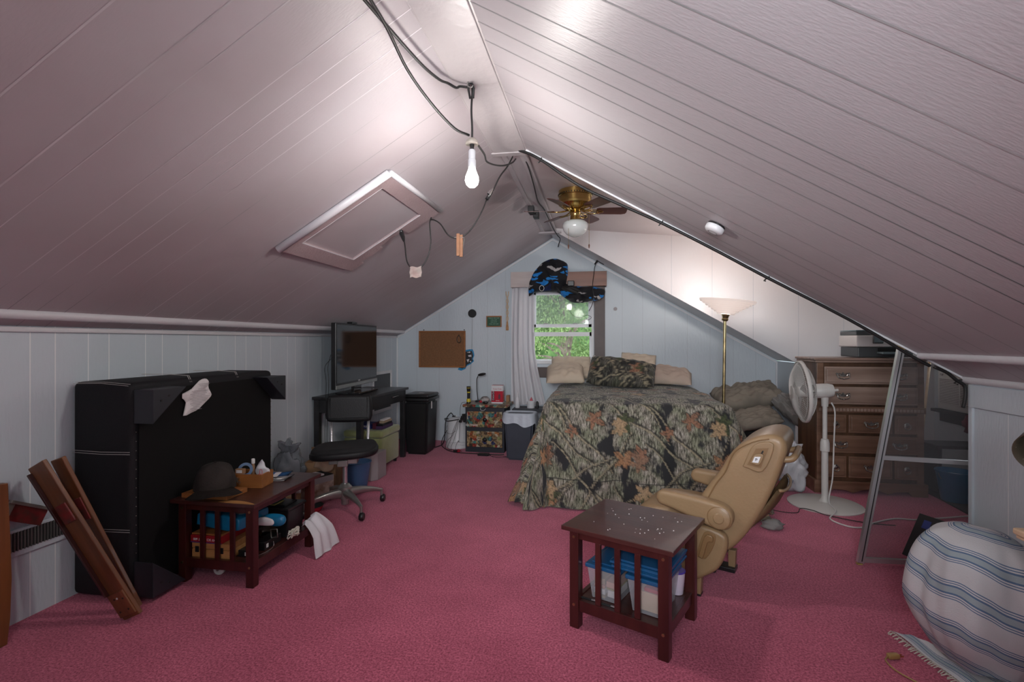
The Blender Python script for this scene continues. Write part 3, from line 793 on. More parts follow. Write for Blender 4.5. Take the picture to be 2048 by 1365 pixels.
bm = nb(); bx(bm, -2.04, -2.02, 2.5985, 2.5995, SZ + .01, SZ + .03); O('sticker', bm, 'paper', t, world=True)
t = T('black_receiver', 'slim black electronic box with a barcode sticker near the belt', 'receiver', (-2.02, 2.77, SZ))
bm = nb(); bx(bm, -2.06, -1.985, 2.70, 2.86, SZ + .001, SZ + .05, .003); O('case', bm, 'black', t, world=True)
bm = nb(); bx(bm, -1.9845, -1.984, 2.715, 2.735, SZ + .012, SZ + .036); O('barcode_sticker', bm, 'paper', t, world=True)
t = T('leather_belt', 'coiled dark leather belt with a square steel buckle on the shelf', 'belt', (-2.02, 2.84, SZ + .06))
bm = nb()
def belt(u, v):
    a = u * 4.2 + .4; r = .05 + .012 * u
    return (-2.035 + r * math.cos(a), 2.80 + r * .8 * math.sin(a), SZ + .055 + v * .035 + .01 * u)
sheet(bm, 30, 2, belt); bmesh.ops.solidify(bm, geom=bm.faces[:], thickness=.003)
M['brownleather'] = mat('dark_brown_leather', (.045, .028, .018), .4)
O('strap', bm, 'brownleather', t, smooth=True, world=True)
bm = nb(); tube(bm, [(-1.985, 2.762, SZ + .058), (-1.945, 2.768, SZ + .060), (-1.948, 2.765, SZ + .11), (-1.988, 2.76, SZ + .108)], .0032, 8, closed=True); O('buckle', bm, 'steel', t, world=True, smooth=True)
# cable, rope and hanging bag
o = nb(); tube(o, smooth_pts([(-2.0, 2.58, SZ + .01), (-1.965, 2.62, SZ + .010), (-1.948, 2.69, SZ + .012), (-1.95, 2.735, SZ + .02), (-1.955, 2.74, SZ + .045)]), .0018, 6)
tag(O('thin_cable', o, 'steel', None), 'thin grey cable curled along the lower table shelf edge', 'cable')
o = nb(); random.seed(11)
pts = []
for k in range(46):
    a = k * 2.1; pts.append((-1.925 + .022 * math.cos(a) * (.5 + .5 * random.random()) + .006 * math.sin(k * .31), 2.90 + .042 * math.sin(a * .83) + .01 * math.cos(k), SZ + .016 + .018 * (k % 5) / 2 + .008 * random.random()))
tube(o, smooth_pts(pts, 5), .0042, 6)
tag(O('rope_bundle', o, 'rope', None, smooth=True), 'tangled bundle of white rope on the lower table shelf', 'rope')
o = nb()
def hang(u, v):
    y = 2.965 + .12 * u; s = v
    x = -1.918 + .075 * min(1, s * 1.6) + .10 * max(0, s - .3) + .008 * math.sin(u * 17 + s * 5)
    z = SZ + .065 + .03 * math.sin(s * PI) - .27 * max(0, s - .25) ** 1.1 + .012 * math.sin(u * 9) + .03 * (u - .5) * (1 - s)
    return (x, y + (u - .3) * .16 * s, max(z, .006))
sheet(o, 20, 24, hang)
tag(O('plastic_bag', o, 'whitebag', None, smooth=True), 'translucent white plastic bag hanging off the lower table shelf', 'bag')
t = T('castor_wheel', 'round white castor wheel lying under the left end table', 'wheel', (-2.24, 2.63, 0))
bm = nb(); lathe(bm, [(.008, -.012), (.030, -.012), (.033, -.006), (.033, .006), (.030, .012), (.008, .012)], 24, Matrix.Translation((-2.24, 2.64, .034)) @ Euler((R(90), 0, R(12))).to_matrix().to_4x4()); O('tyre', bm, 'whiteplastic', t, world=True, smooth=True, ang=40)
bm = nb(); cyl(bm, (-2.243, 2.622, .034), (-2.237, 2.658, .034), .008, n=12); O('axle', bm, 'steel', t, world=True)
# frying pan and bits on the carpet behind
t = T('red_pan', 'black pan with a red outside standing on the carpet under the chair', 'pan', (-2.33, 3.80, 0))
M['redenam'] = mat('red_enamel', (.5, .02, .04), .25)
px, py = -2.345, 3.755
bm = nb(); lathe(bm, [(.0, .001), (.085, .001), (.105, .045), (.103, .046)], 32, Matrix.Translation((px, py, 0)), cap=False); O('outside', bm, 'redenam', t, world=True, smooth=True)
bm = nb(); lathe(bm, [(.0, .008), (.082, .008), (.1025, .047), (.106, .047)], 32, Matrix.Translation((px, py, 0)), cap=False); O('inside', bm, 'black', t, world=True, smooth=True)
bm = nb(); tube(bm, [(px - .0, py + .10, .04), (px + .05, py + .20, .055), (px + .08, py + .28, .05)], [.009, .011, .012], 10); O('handle', bm, 'black', t, world=True, smooth=True)
# ------------------------------------------------------------------ desk and television
t = T('writing_desk', 'black painted desk with one silver-handled drawer against the left wall', 'desk', (-2.56, 5.15, 0))
X0, X1, Y0, Y1, DZ = -2.83, -2.30, 4.58, 5.73, .84
bm = nb(); bx(bm, X0, X1 + .02, Y0 - .02, Y1 + .02, DZ - .028, DZ, .004); O('desktop', bm, 'deskblk', t, world=True)
for (x, y) in ((X0 + .01, Y0), (X1 - .065, Y0), (X0 + .01, Y1 - .055), (X1 - .065, Y1 - .055)):
    bm = nb(); bx(bm, x, x + .055, y, y + .055, 0, DZ - .03, .003); O('leg', bm, 'deskblk', t, world=True)
bm = nb(); bx(bm, X0 + .066, X1 - .066, Y0 + .006, Y0 + .024, DZ - .16, DZ - .03, .002); O('apron', bm, 'deskblk', t, world=True)
bm = nb(); bx(bm, X0 + .02, X0 + .036, Y0 + .056, Y1 - .056, DZ - .16, DZ - .03, .002); O('back_apron', bm, 'deskblk', t, world=True)
bm = nb(); bx(bm, X1 - .03, X1 - .008, Y0 + .058, Y1 - .058, DZ - .155, DZ - .03, .004)
dr = O('drawer', bm, 'deskblk', t, world=True)
bm = nb(); tube(bm, smooth_pts([(X1 - .008, 5.30, .762), (X1 + .018, 5.31, .768), (X1 + .018, 5.43, .768), (X1 - .008, 5.44, .762)]), .004, 6); O('handle', bm, 'chrome', dr, world=True, smooth=True)

t = T('television', 'flat black television with silver lower bar standing on the black desk', 'television', (-2.6, 5.05, DZ))
mt = Matrix.Translation((-2.60, 5.05, DZ + .005)) @ Euler((0, 0, R(5))).to_matrix().to_4x4()
bm = nb(); bx(bm, -.03, .02, -.56, .56, .075, .735, .006, mtx=mt); O('housing', bm, 'black', t, world=True)
bm = nb(); bx(bm, .0205, .0215, -.54, .54, .135, .715, mtx=mt); O('screen', bm, 'tvscreen', t, world=True)
bm = nb(); bx(bm, .019, .026, -.56, .56, .076, .115, .004, mtx=mt); O('lower_bar', bm, 'steel', t, world=True)
letter('SONY', .022, mt @ Vector((.0225, .02, .127)), (R(90), 0, R(95)), 'paper', t)
bm = nb(); bx(bm, -.02, .015, -.10, .10, .02, .078, .003, mtx=mt); O('neck', bm, 'tvscreen', t, world=True)
bm = nb(); bx(bm, -.12, .14, -.27, .27, .0, .018, .006, mtx=mt); O('stand', bm, 'tvscreen', t, world=True)
o = nb(); mtt = lambda x, y, z: tuple(mt @ Vector((x, y, z)))
bx(o, -.03, .03, -.18, -.06, .7362, .757, .004, mtx=mt)
tag(O('remote_sensor_bar', o, 'black', None), 'small black sensor bar sitting on the television top edge', 'sensor')
for i, (y, b) in enumerate(((-.58, .03), (-.60, .05))):
    o = nb(); tube(o, smooth_pts([mtt(-.04, -.54, .42 - .04 * i), mtt(-.035 - .02 * i, -.585 - b, .30), mtt(-.03 - .02 * i, -.59 - b * .6, .14), mtt(-.05 - .02 * i, -.60, .03 - .3), mtt(-.05 - .02 * i, -.60, -.45)]), .0028, 6)
    tag(O('television_cable', o, 'rubber', None, smooth=True), ('inner' if i else 'outer') + ' black cable drooping from the television side edge past the desk', 'cable')

# under the desk
t = T('storage_ottoman', 'pale green suede storage ottoman under the black desk', 'ottoman', (-2.53, 5.3, 0))
bm = nb(); bx(bm, -2.76, -2.315, 5.06, 5.54, .04, .34, .02, seg=3); O('base', bm, 'green_v', t, world=True, smooth=True, ang=50)
bm = nb(); bx(bm, -2.765, -2.30, 5.05, 5.55, .345, .42, .03, seg=4)
for v in bm.verts:
    if v.co.z > .4: v.co.z += .015 * (1 - ((v.co.x + 2.53) / .25) ** 2)
O('lid', bm, 'green_v', t, world=True, smooth=True, ang=50)
for x, y in ((-2.72, 5.1), (-2.35, 5.1), (-2.72, 5.5), (-2.35, 5.5)):
    bm = nb(); cyl(bm, (x, y, 0), (x, y, .04), .018, n=12); O('foot', bm, 'black', t, world=True)
M['bk_blue'] = mat('navy_cover', (.02, .035, .17), .5); M['bk_maroon'] = mat('maroon_cover', (.10, .015, .035), .5); M['bk_purple'] = mat('purple_cover', (.06, .03, .09), .5)
M['bk_tan'] = mat('tan_cover', (.42, .33, .22), .6)
for i, (nm, x0, x1, y0, y1, z, h, m, lab) in enumerate((
        ('book', -2.62, -2.46, 5.10, 5.30, .436, .05, 'bk_blue', 'navy blue book with white letters on the green ottoman lid'),
        ('book', -2.44, -2.40, 5.10, 5.30, .436, .065, 'bk_maroon', 'narrow maroon book standing beside the stack on the green ottoman'),
        ('book', -2.395, -2.325, 5.09, 5.38, .436, .035, 'bk_purple', 'purple book at the bottom of the stack on the green ottoman'),
        ('book', -2.39, -2.325, 5.11, 5.36, .472, .022, 'black', 'black case in the middle of the stack on the green ottoman'),
        ('book', -2.38, -2.33, 5.14, 5.36, .495, .024, 'bk_tan', 'small tan book near the stack top on the green ottoman'),
        ('book', -2.38, -2.335, 5.16, 5.34, .520, .014, 'paper', 'cream pamphlet on top of the stack on the green ottoman'))):
    t = T(nm, lab, 'book', (x0, y0, z), group='books piled on the green ottoman')
    bm = nb(); bx(bm, x0, x1, y0, y1, z, z + h, .0015); O('cover', bm, m, t, world=True)
    bm = nb(); bx(bm, x0 + .004, x1 - .004, y0 + .003, y1 + .0015, z + .003, z + h - .003); O('pages', bm, 'paper', t, world=True)
    if i == 0: letter('SUPER', .03, (x0 + .08, y0 - .001, z + .025), (R(90), 0, 0), 'paper', t)
t = T('subwoofer_box', 'plain warm grey box speaker on the carpet beside the desk leg', 'speaker', (-2.3, 4.74, 0))
bm = nb(); prism(bm, [(-2.50, 4.645), (-2.235, 4.645), (-2.19, 4.70), (-2.19, 4.90), (-2.50, 4.90)], .002, .27, 'XY', b=.004); 
for v in bm.verts:
    if v.co.x < -2.375 and v.co.y < 4.65: v.co.x = -2.29 if v.co.x > -2.4 else v.co.x
O('cabinet', bm, 'grey_pl', t, world=True)
bm = nb(); bx(bm, -2.1895, -2.188, 4.72, 4.88, .03, .25); O('side_panel', bm, 'grey_pl', t, world=True)
t = T('waste_can', 'tall black lidded plastic rubbish bin in the corner beside the desk', 'bin', (-2.21, 6.0, 0))
bm = nb(); mc = Matrix.Translation((-2.215, 5.995, 0))
A = [bm.verts.new((sx * (.135 + .022 * (z > .3)), sy * (.17 + .022 * (z > .3)), z)) for z in (.004, .655) for sx, sy in ((-1, -1), (1, -1), (1, 1), (-1, 1))]
for q in ((3, 2, 1, 0), (4, 5, 6, 7), (0, 1, 5, 4), (1, 2, 6, 5), (2, 3, 7, 6), (3, 0, 4, 7)): bm.faces.new([A[i] for i in q])
bmesh.ops.bevel(bm, geom=bm.edges[:], offset=.025, segments=3, affect='EDGES'); bm.transform(mc); O('body', bm, 'black', t, world=True, smooth=True, ang=40)
bm = nb(); bx(bm, -.175, .175, -.21, .21, .66, .70, .014, seg=3, mtx=mc); O('rim', bm, 'black', t, world=True, smooth=True, ang=40)
bm = nb(); bx(bm, -.165, .17, -.20, .20, .702, .745, .018, seg=3, mtx=mc); O('lid', bm, 'black', t, world=True, smooth=True, ang=40)
bm = nb(); bx(bm, -.02, .045, -.03, .02, .7455, .7465, mtx=mc); O('lid_sticker', bm, 'paper', t, world=True)
bm = nb(); bx(bm, -.018, .043, .004, .018, .7466, .747, mtx=mc); O('sticker_print', bm, 'redenam', t, world=True)
bm = nb(); bx(bm, .157, .160, -.07, -.03, .56, .65, mtx=mc); O('side_sticker', bm, 'paper', t, world=True)

# clutter on the carpet between table and desk
o = nb(); vs = ico(o, (-2.71, 4.02, .24), .17, 4, (.62, .80, 1.3), .5, 9)
for v in vs: v.co.z = max(v.co.z, .01); v.co.x = max(v.co.x, XL + .02)
inflate(o, [(-.05, 0), (-.10, .10), (-.04, .06), (0, .13), (.03, .06), (.11, .09), (.05, 0)], .04, mtx=Matrix.Translation((-2.69, 3.98, .42)), back=1, wr=.03, ws=30)
tag(O('clear_plastic_bag', o, 'clearbag', None, smooth=True), 'knotted clear grey plastic bag slumped against the wall behind the table', 'bag')
t = T('paper_towel_roll', 'white paper towel roll lying behind the left end table', 'paper roll', (-2.55, 3.82, .2))
bm = nb(); cyl(bm, (-2.66, 3.70, .215), (-2.46, 3.80, .215), .085, n=28); O('roll', bm, 'paper', t, world=True, smooth=True, ang=40)
bm = nb(); cyl(bm, (-2.664, 3.698, .215), (-2.456, 3.802, .215), .02, n=14); O('tube', bm, 'card', t, world=True, smooth=True, ang=40)
t = T('low_crate', 'brown cardboard carton under the white paper roll', 'carton', (-2.55, 3.8, 0))
bm = nb(); bx(bm, -2.78, -2.48, 3.60, 3.84, .003, .125, .003); O('carton', bm, 'card', t, world=True)
bm = nb(); bx(bm, -2.778, -2.48, 3.70, 3.75, .1255, .1268); O('tape', bm, 'bk_tan', t, world=True)
t = T('open_carton', 'open brown cardboard carton with raised flap under the desk edge', 'carton', (-2.5, 4.3, 0))
mo = Matrix.Translation((-2.58, 4.36, 0)) @ Euler((0, 0, R(15))).to_matrix().to_4x4()
for q in ((-.14, .14, -.12, -.115, 0, .27), (-.14, .14, .115, .12, 0, .27), (-.14, -.135, -.115, .115, 0, .27), (.135, .14, -.115, .115, 0, .27), (-.135, .135, -.115, .115, 0, .005)):
    bm = nb(); bx(bm, *q[:4], q[4] + .002, q[5], mtx=mo); O('wall_panel', bm, 'card', t, world=True)
bm = nb(); bx(bm, -.14, .14, .0, .004, 0, .11, mtx=mo @ Matrix.Translation((0, .118, .27)) @ Euler((R(18), 0, 0)).to_matrix().to_4x4()); O('flap', bm, 'card', t, world=True)
o = nb(); inflate(o, [(-.10, 0), (-.06, .07), (-.01, .12), (.04, .06), (.09, .02), (.05, -.04), (-.05, -.03)], .02, mtx=Matrix.Translation((-2.43, 4.12, .27)) @ Euler((R(20), 0, 0)).to_matrix().to_4x4(), back=.6, wr=.02, ws=14)
M['kraft'] = mat('kraft_paper', (.52, .36, .25), .8)
tag(O('paper_bag', o, 'kraft', None, smooth=True), 'crumpled pale kraft paper bag on top of the patterned box', 'paper bag')
M['pattern_box'] = mat('patterned_box', (.22, .12, .08), .6, col2=(.62, .52, .44), vscale=16)
t = T('patterned_box', 'open patterned cardboard box of papers beside the blue bin', 'box', (-2.42, 4.0, 0))
mo = Matrix.Translation((-2.48, 4.07, 0)) @ Euler((0, 0, R(-22))).to_matrix().to_4x4()
bm = nb(); bx(bm, -.10, .085, -.10, .12, .002, .20, .002, mtx=mo); O('carton', bm, 'pattern_box', t, world=True)
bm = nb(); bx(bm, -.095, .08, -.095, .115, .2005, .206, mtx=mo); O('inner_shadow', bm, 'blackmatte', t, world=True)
bm = nb(); bx(bm, .0855, .087, -.09, .11, .15, .20, mtx=mo); O('rim_band', bm, 'grey_pl', t, world=True)
bm = nb(); bx(bm, -.05, .07, -.08, .03, .207, .222, .003, mtx=mo); O('paper_stack', bm, 'paper', t, world=True)
t = T('blue_bin', 'small tapered blue plastic bin behind the typist chair column', 'bin', (-2.33, 4.36, 0))
bm = nb(); lathe(bm, [(.085, .002), (.088, .01), (.125, .265), (.132, .268), (.132, .275), (.120, .275), (.082, .02)], 28, Matrix.Translation((-2.23, 4.34, 0)), cap=False)
O('body', bm, 'blue_pl', t, world=True, smooth=True, ang=40)
bm = nb(); lathe(bm, [(.001, .21), (.108, .21)], 28, Matrix.Translation((-2.23, 4.34, 0)), cap=False); O('contents', bm, 'whitebag', t, world=True)

# ------------------------------------------------------------------ typist chair
cx, cy = -2.075, 3.83
t = T('typist_chair', 'vintage steel typist chair with black padded seat and back on castors', 'chair', (cx, cy, 0))
mc = Matrix.Translation((cx, cy, 0)) @ Euler((0, 0, R(20))).to_matrix().to_4x4()
bm = nb(); puff(bm, [(-.25, .06), (-.24, -.14), (-.13, -.22), (.13, -.22), (.24, -.14), (.25, .06), (.19, .19), (0, .21), (-.19, .19)], .455, .545, .03, 'XY', mc)
for v in bm.verts: v.co.z += .012 * (v.co.x - cx) / .25
O('seat', bm, 'cloth_blk', t, world=True, smooth=True, ang=60)
bm = nb(); puff(bm, [(-.262, .07), (-.25, -.145), (-.135, -.232), (.135, -.232), (.25, -.145), (.262, .07), (.2, .20), (0, .22), (-.2, .20)], .458, .515, .02, 'XY', mc)
for v in bm.verts: v.co.z += .012 * (v.co.x - cx) / .25
O('seat_border', bm, 'leather_blk', t, world=True, smooth=True, ang=60)
bm = nb(); bx(bm, -.11, .11, -.11, .13, .405, .452, .004, mtx=mc); bx(bm, -.04, .04, -.14, -.10, .39, .44, .004, mtx=mc); O('seat_plate', bm, 'steel', t, world=True)
bm = nb(); cyl(bm, tuple(mc @ Vector((0, 0, .17))), tuple(mc @ Vector((0, 0, .41))), .019, n=18); O('column', bm, 'alu', t, world=True, smooth=True, ang=40)
bm = nb(); lathe(bm, [(.045, .10), (.048, .17), (.055, .175), (.055, .195), (.045, .205), (.03, .222)], 24, mc); lathe(bm, [(.03, .05), (.03, .10)], 18, mc); O('hub', bm, 'steel', t, world=True, smooth=True, ang=40)
M['dull_brass'] = mat('dull_olive_metal', (.16, .14, .09), .4, .7)
for a in (-60, 30, 120, 210):
    ma = mc @ Euler((0, 0, R(a))).to_matrix().to_4x4()
    bm = nb()
    rings = []
    for k in range(9):
        s = k / 8; x = .03 + .30 * s; z = .165 - .055 * s ** 2.2; hh = .030 * (1 - s) + .013; ww = .020 * (1 - s) + .013
        rings.append([bm.verts.new((x, ww * math.cos(q) * (1 if math.sin(q) > 0 else .8), z + hh * math.sin(q) - hh * .5)) for q in [2 * PI * j / 10 for j in range(10)]])
    for k in range(8):
        for j in range(10): bm.faces.new((rings[k][j], rings[k][(j + 1) % 10], rings[k + 1][(j + 1) % 10], rings[k + 1][j]))
    bm.faces.new(rings[0][::-1]); bm.faces.new(rings[-1])
    cyl(bm, (.325, 0, .055), (.325, 0, .115), .011, n=10)
    bm.transform(ma); leg = O('leg', bm, 'steel', t, world=True, smooth=True, ang=50)
    bm = nb(); m2 = ma @ Matrix.Translation((.335, 0, .034)) @ Euler((R(90), 0, R(20 + a))).to_matrix().to_4x4()
    lathe(bm, [(.010, -.018), (.026, -.018), (.032, -.010), (.032, .010), (.026, .018), (.010, .018)], 20, m2); w_ = O('castor', bm, 'black', leg, world=True, smooth=True, ang=40)
bm = nb()
for s in (-1, 1):
    tube(bm, [mc @ Vector((s * .045, .12, .425)), mc @ Vector((s * .13, .25, .44)), mc @ Vector((s * .155, .275, .50)), mc @ Vector((s * .158, .27, .70))], [.012, .013, .014, .012], 8)
O('back_support', bm, 'alu', t, world=True, smooth=True)
bm = nb(); puff(bm, [(-.19, -.075), (-.195, .0), (-.185, .10), (-.14, .125), (.14, .125), (.185, .10), (.195, 0), (.19, -.075), (.14, -.105), (-.14, -.105)], -.04, .04, .025, 'XZ', mc @ Matrix.Translation((0, .235, .80)) @ Euler((R(-4), 0, 0)).to_matrix().to_4x4())
O('backrest', bm, 'leather_blk', t, world=True, smooth=True, ang=60)

# ------------------------------------------------------------------ collaged bedside cabinet and its things
def collage():
    m = bpy.data.materials.new('printed_collage'); N, L = nt(m); b = N['Principled BSDF']
    tc = N.new('ShaderNodeTexCoord'); v = N.new('ShaderNodeTexVoronoi'); v.inputs['Scale'].default_value = 26
    n = N.new('ShaderNodeTexNoise'); n.inputs['Scale'].default_value = 40; n.inputs['Detail'].default_value = 3
    L.new(tc.outputs['Object'], v.inputs['Vector']); L.new(tc.outputs['Object'], n.inputs['Vector'])
    sp = N.new('ShaderNodeSeparateColor'); L.new(v.outputs['Color'], sp.inputs[0])
    r = N.new('ShaderNodeValToRGB'); r.color_ramp.interpolation = 'CONSTANT'
    cols = [(0, (.30, .22, .11)), (.22, (.10, .07, .04)), (.34, (.42, .32, .17)), (.52, (.36, .05, .03)), (.62, (.06, .22, .20)), (.70, (.45, .18, .06)), (.78, (.50, .46, .34)), (.90, (.03, .05, .16)), (.95, (.28, .30, .12))]
    e = r.color_ramp.elements
    e[0].position = 0; e[0].color = (*cols[0][1], 1); e[1].position = cols[1][0]; e[1].color = (*cols[1][1], 1)
    for p, c in cols[2:]: q = e.new(p); q.color = (*c, 1)
    L.new(sp.outputs[0], r.inputs[0])
    r2 = N.new('ShaderNodeValToRGB'); r2.color_ramp.elements[0].position = .42; r2.color_ramp.elements[0].color = (.25, .2, .18, 1); r2.color_ramp.elements[1].position = .55
    L.new(n.outputs['Fac'], r2.inputs[0])
    mx = N.new('ShaderNodeMixRGB'); mx.blend_type = 'MULTIPLY'; mx.inputs[0].default_value = .8
    L.new(r.outputs[0], mx.inputs[1]); L.new(r2.outputs[0], mx.inputs[2]); L.new(mx.outputs[0], b.inputs['Base Color']); b.inputs['Roughness'].default_value = .35
    return m
M['collage'] = collage()
M['navyblk'] = mat('blue_black_paint', (.017, .021, .030), .5)
t = T('bedside_cabinet', 'blue-black two-drawer bedside cabinet covered in printed collage', 'cabinet', (-1.41, 6.3, 0))
NX0, NX1, NY0, NY1 = -1.665, -1.165, 6.10, 6.50
bm = nb(); bx(bm, NX0, NX1, NY0, NY1, .003, .565, .003); O('carcass', bm, 'navyblk', t, world=True)
bm = nb(); bx(bm, NX0 - .03, NX1 + .045, NY0 - .035, NY1 + .02, .568, .602, .008); O('top', bm, 'collage', t, world=True)
for z0, z1, wds in ((.318, .515, 0), (.072, .268, 1)):
    bm = nb(); bx(bm, NX0 + .025, NX1 - .025, NY0 - .018, NY0 - .001, z0, z1, .003); d = O('drawer', bm, 'collage', t, world=True)
    bm = nb(); ico(bm, ((NX0 + NX1) / 2 + .01, NY0 - .043, (z0 + z1) / 2), .028, 2, (1, .6, 1)); cyl(bm, ((NX0 + NX1) / 2 + .01, NY0 - .035, (z0 + z1) / 2), ((NX0 + NX1) / 2 + .01, NY0 - .018, (z0 + z1) / 2), .01, n=10)
    O('knob', bm, 'black', d, world=True, smooth=True)
    if not wds:
        letter('BATMAN', .038, (NX0 + .085, NY0 - .0195, z0 + .024), (R(90), 0, 0), 'paper', d)
        M['tealpr'] = mat('teal_print', (.02, .22, .17), .4); letter('ZONE', .05, (NX0 + .12, NY0 - .0195, z0 + .125), (R(90), 0, 0), 'tealpr', d)
bm = nb(); tube(bm, smooth_pts([(-1.47, NY0 - .004, .555), (-1.46, NY0 - .02, .535), (-1.425, NY0 - .022, .53), (-1.40, NY0 - .004, .552)]), .003, 6); O('pull_loop', bm, 'whiteplastic', t, world=True)
Z = .6025
t = T('torch', 'black and yellow hand torch standing upright on the bedside cabinet', 'flashlight', (-1.63, 6.2, Z))
mt = Matrix.Translation((-1.645, 6.18, Z)); M['yellow'] = mat('yellow_plastic', (.65, .52, .02), .35)
for nm, m, pr_ in (('tail', 'black', [(.026, 0), (.028, .012), (.026, .02)]), ('yellow_grip', 'yellow', [(.027, .02), (.026, .05), (.020, .062)]), ('barrel', 'black', [(.019, .06), (.019, .135)]),
                   ('collar', 'yellow', [(.021, .135), (.024, .142), (.021, .15)]), ('head', 'black', [(.021, .15), (.026, .19), (.027, .215), (.022, .218)]), ('rim_band', 'yellow', [(.0275, .196), (.0275, .202)])):
    bm = nb(); lathe(bm, pr_, 18, mt, cap=nm != 'rim_band'); O(nm, bm, m, t, world=True, smooth=True, ang=45)
t = T('desk_lamp', 'slim black gooseneck desk lamp at the back of the bedside cabinet', 'lamp', (-1.56, 6.4, Z))
bm = nb(); lathe(bm, [(.06, 0), (.06, .012), (.045, .018), (.01, .02)], 24, Matrix.Translation((-1.555, 6.40, Z))); O('base', bm, 'black', t, world=True, smooth=True, ang=40)
bm = nb(); tube(bm, smooth_pts([(-1.575, 6.40, Z + .01), (-1.592, 6.405, Z + .15), (-1.595, 6.41, Z + .28), (-1.575, 6.40, Z + .335)]), .0055, 8); O('neck', bm, 'black', t, world=True, smooth=True)
bm = nb(); vs = ico(bm, (0, 0, 0), .06, 3, (1, .55, .32)); bm.transform(Matrix.Translation((-1.515, 6.36, Z + .36)) @ Euler((0, R(-12), R(-15))).to_matrix().to_4x4()); O('lamp_head', bm, 'black', t, world=True, smooth=True)
t = T('plastic_pouch', 'round zipped pouch with red, white and black print on the cabinet', 'pouch', (-1.45, 6.22, Z))
M['pouch'] = mat('patterned_pouch', (.55, .52, .5), .4, col2=(.02, .02, .02), vscale=28)
bm = nb(); ico(bm, (-1.445, 6.235, Z + .046), .062, 3, (1, .75, .72), .1, 12); O('body', bm, 'pouch', t, world=True, smooth=True)
bm = nb(); ico(bm, (-1.49, 6.20, Z + .024), .022, 2, (1, .8, .8)); O('red_tab', bm, 'redenam', t, world=True, smooth=True)
bm = nb(); ico(bm, (-1.425, 6.175, Z + .016), .03, 2, (1.3, .6, .5)); O('dark_clip', bm, 'black', t, world=True, smooth=True)
t = T('drink_tin', 'tall rectangular red and white cola tin on the bedside cabinet', 'tin', (-1.28, 6.25, Z))
bm = nb(); bx(bm, -1.352, -1.205, 6.20, 6.30, Z + .001, Z + .235, .006); O('can', bm, 'redenam', t, world=True)
bm = nb(); bx(bm, -1.3525, -1.2045, 6.1985, 6.3005, Z + .16, Z + .233, .004); O('white_band', bm, 'white', t, world=True)
bm = nb(); bx(bm, -1.3525, -1.2045, 6.1985, 6.3005, Z + .002, Z + .022, .004); O('base_band', bm, 'white', t, world=True)
letter('Coca-Cola', .026, (-1.275, 6.1975, Z + .188), (R(90), 0, R(0)), 'redenam', t)
letter('Coca-Cola', .030, (-1.328, 6.1985, Z + .11), (R(90), R(-90), 0), 'paper', t)
bm = nb(); bx(bm, -1.343, -1.312, 6.199, 6.1995, Z + .04, Z + .16); O('dark_bottle_print', bm, 'bk_maroon', t, world=True)
bm = nb(); prism(bm, [(-1.262, .06), (-1.235, .06), (-1.235, .10), (-1.243, .125), (-1.253, .125), (-1.262, .10)], 6.199, 6.1996, 'XZ', mtx=Matrix.Translation((0, 0, Z))); O('bottle_print', bm, 'bk_maroon', t, world=True)
letter('SERVED', .014, (-1.27, 6.1975, Z + .04), (R(90), 0, 0), 'paper', t)
bm = nb(); bx(bm, -1.20, -1.16, 6.40, 6.49, Z + .001, Z + .085, .002)
tag(O('small_carton', bm, 'card', None), 'small brown carton behind the red tin', 'carton')
# low shelf between cabinet and bed
t = T('low_stand', 'low dark stand hidden behind the grey wastebasket', 'stand', (-.97, 6.4, 0))
bm = nb(); bx(bm, -1.10, -.66, 6.28, 6.60, .50, .53, .003); O('top', bm, 'navyblk', t, world=True)
for x, y in ((-1.09, 6.29), (-.70, 6.29), (-1.09, 6.56), (-.70, 6.56)):
    bm = nb(); bx(bm, x, x + .03, y, y + .03, 0, .50, .002); O('leg', bm, 'navyblk', t, world=True)
t = T('white_bottle', 'slender white bottle with dark speckles standing on the low stand', 'bottle', (-1.06, 6.4, .53))
bm = nb(); lathe(bm, [(.028, 0), (.032, .01), (.032, .075), (.022, .12), (.009, .15), (.008, .185), (.010, .19)], 20, Matrix.Translation((-1.05, 6.40, .531))); O('glass', bm, 'white', t, world=True, smooth=True, ang=45)
bm = nb(); lathe(bm, [(.010, .185), (.010, .197)], 14, Matrix.Translation((-1.05, 6.40, .531))); O('stopper', bm, 'white', t, world=True)
t = T('candle_jar', 'squat white jar with a pink wick top on the low stand', 'jar', (-.9, 6.4, .53))
bm = nb(); lathe(bm, [(.05, 0), (.052, .085), (.045, .092), (.01, .094)], 24, Matrix.Translation((-.875, 6.42, .531))); O('jar', bm, 'white', t, world=True, smooth=True, ang=45)
bm = nb(); lathe(bm, [(.022, .095), (.002, .14)], 14, Matrix.Translation((-.87, 6.42, .531))); O('topper', bm, 'pinkpl', t, world=True)
bm = nb(); lathe(bm, [(.018, 0), (.018, .07), (.008, .09)], 14, Matrix.Translation((-.79, 6.40, .531))); tag(O('dark_vial', bm, 'black', None, smooth=True, ang=40), 'small dark bottle to the side of the white jar', 'bottle')
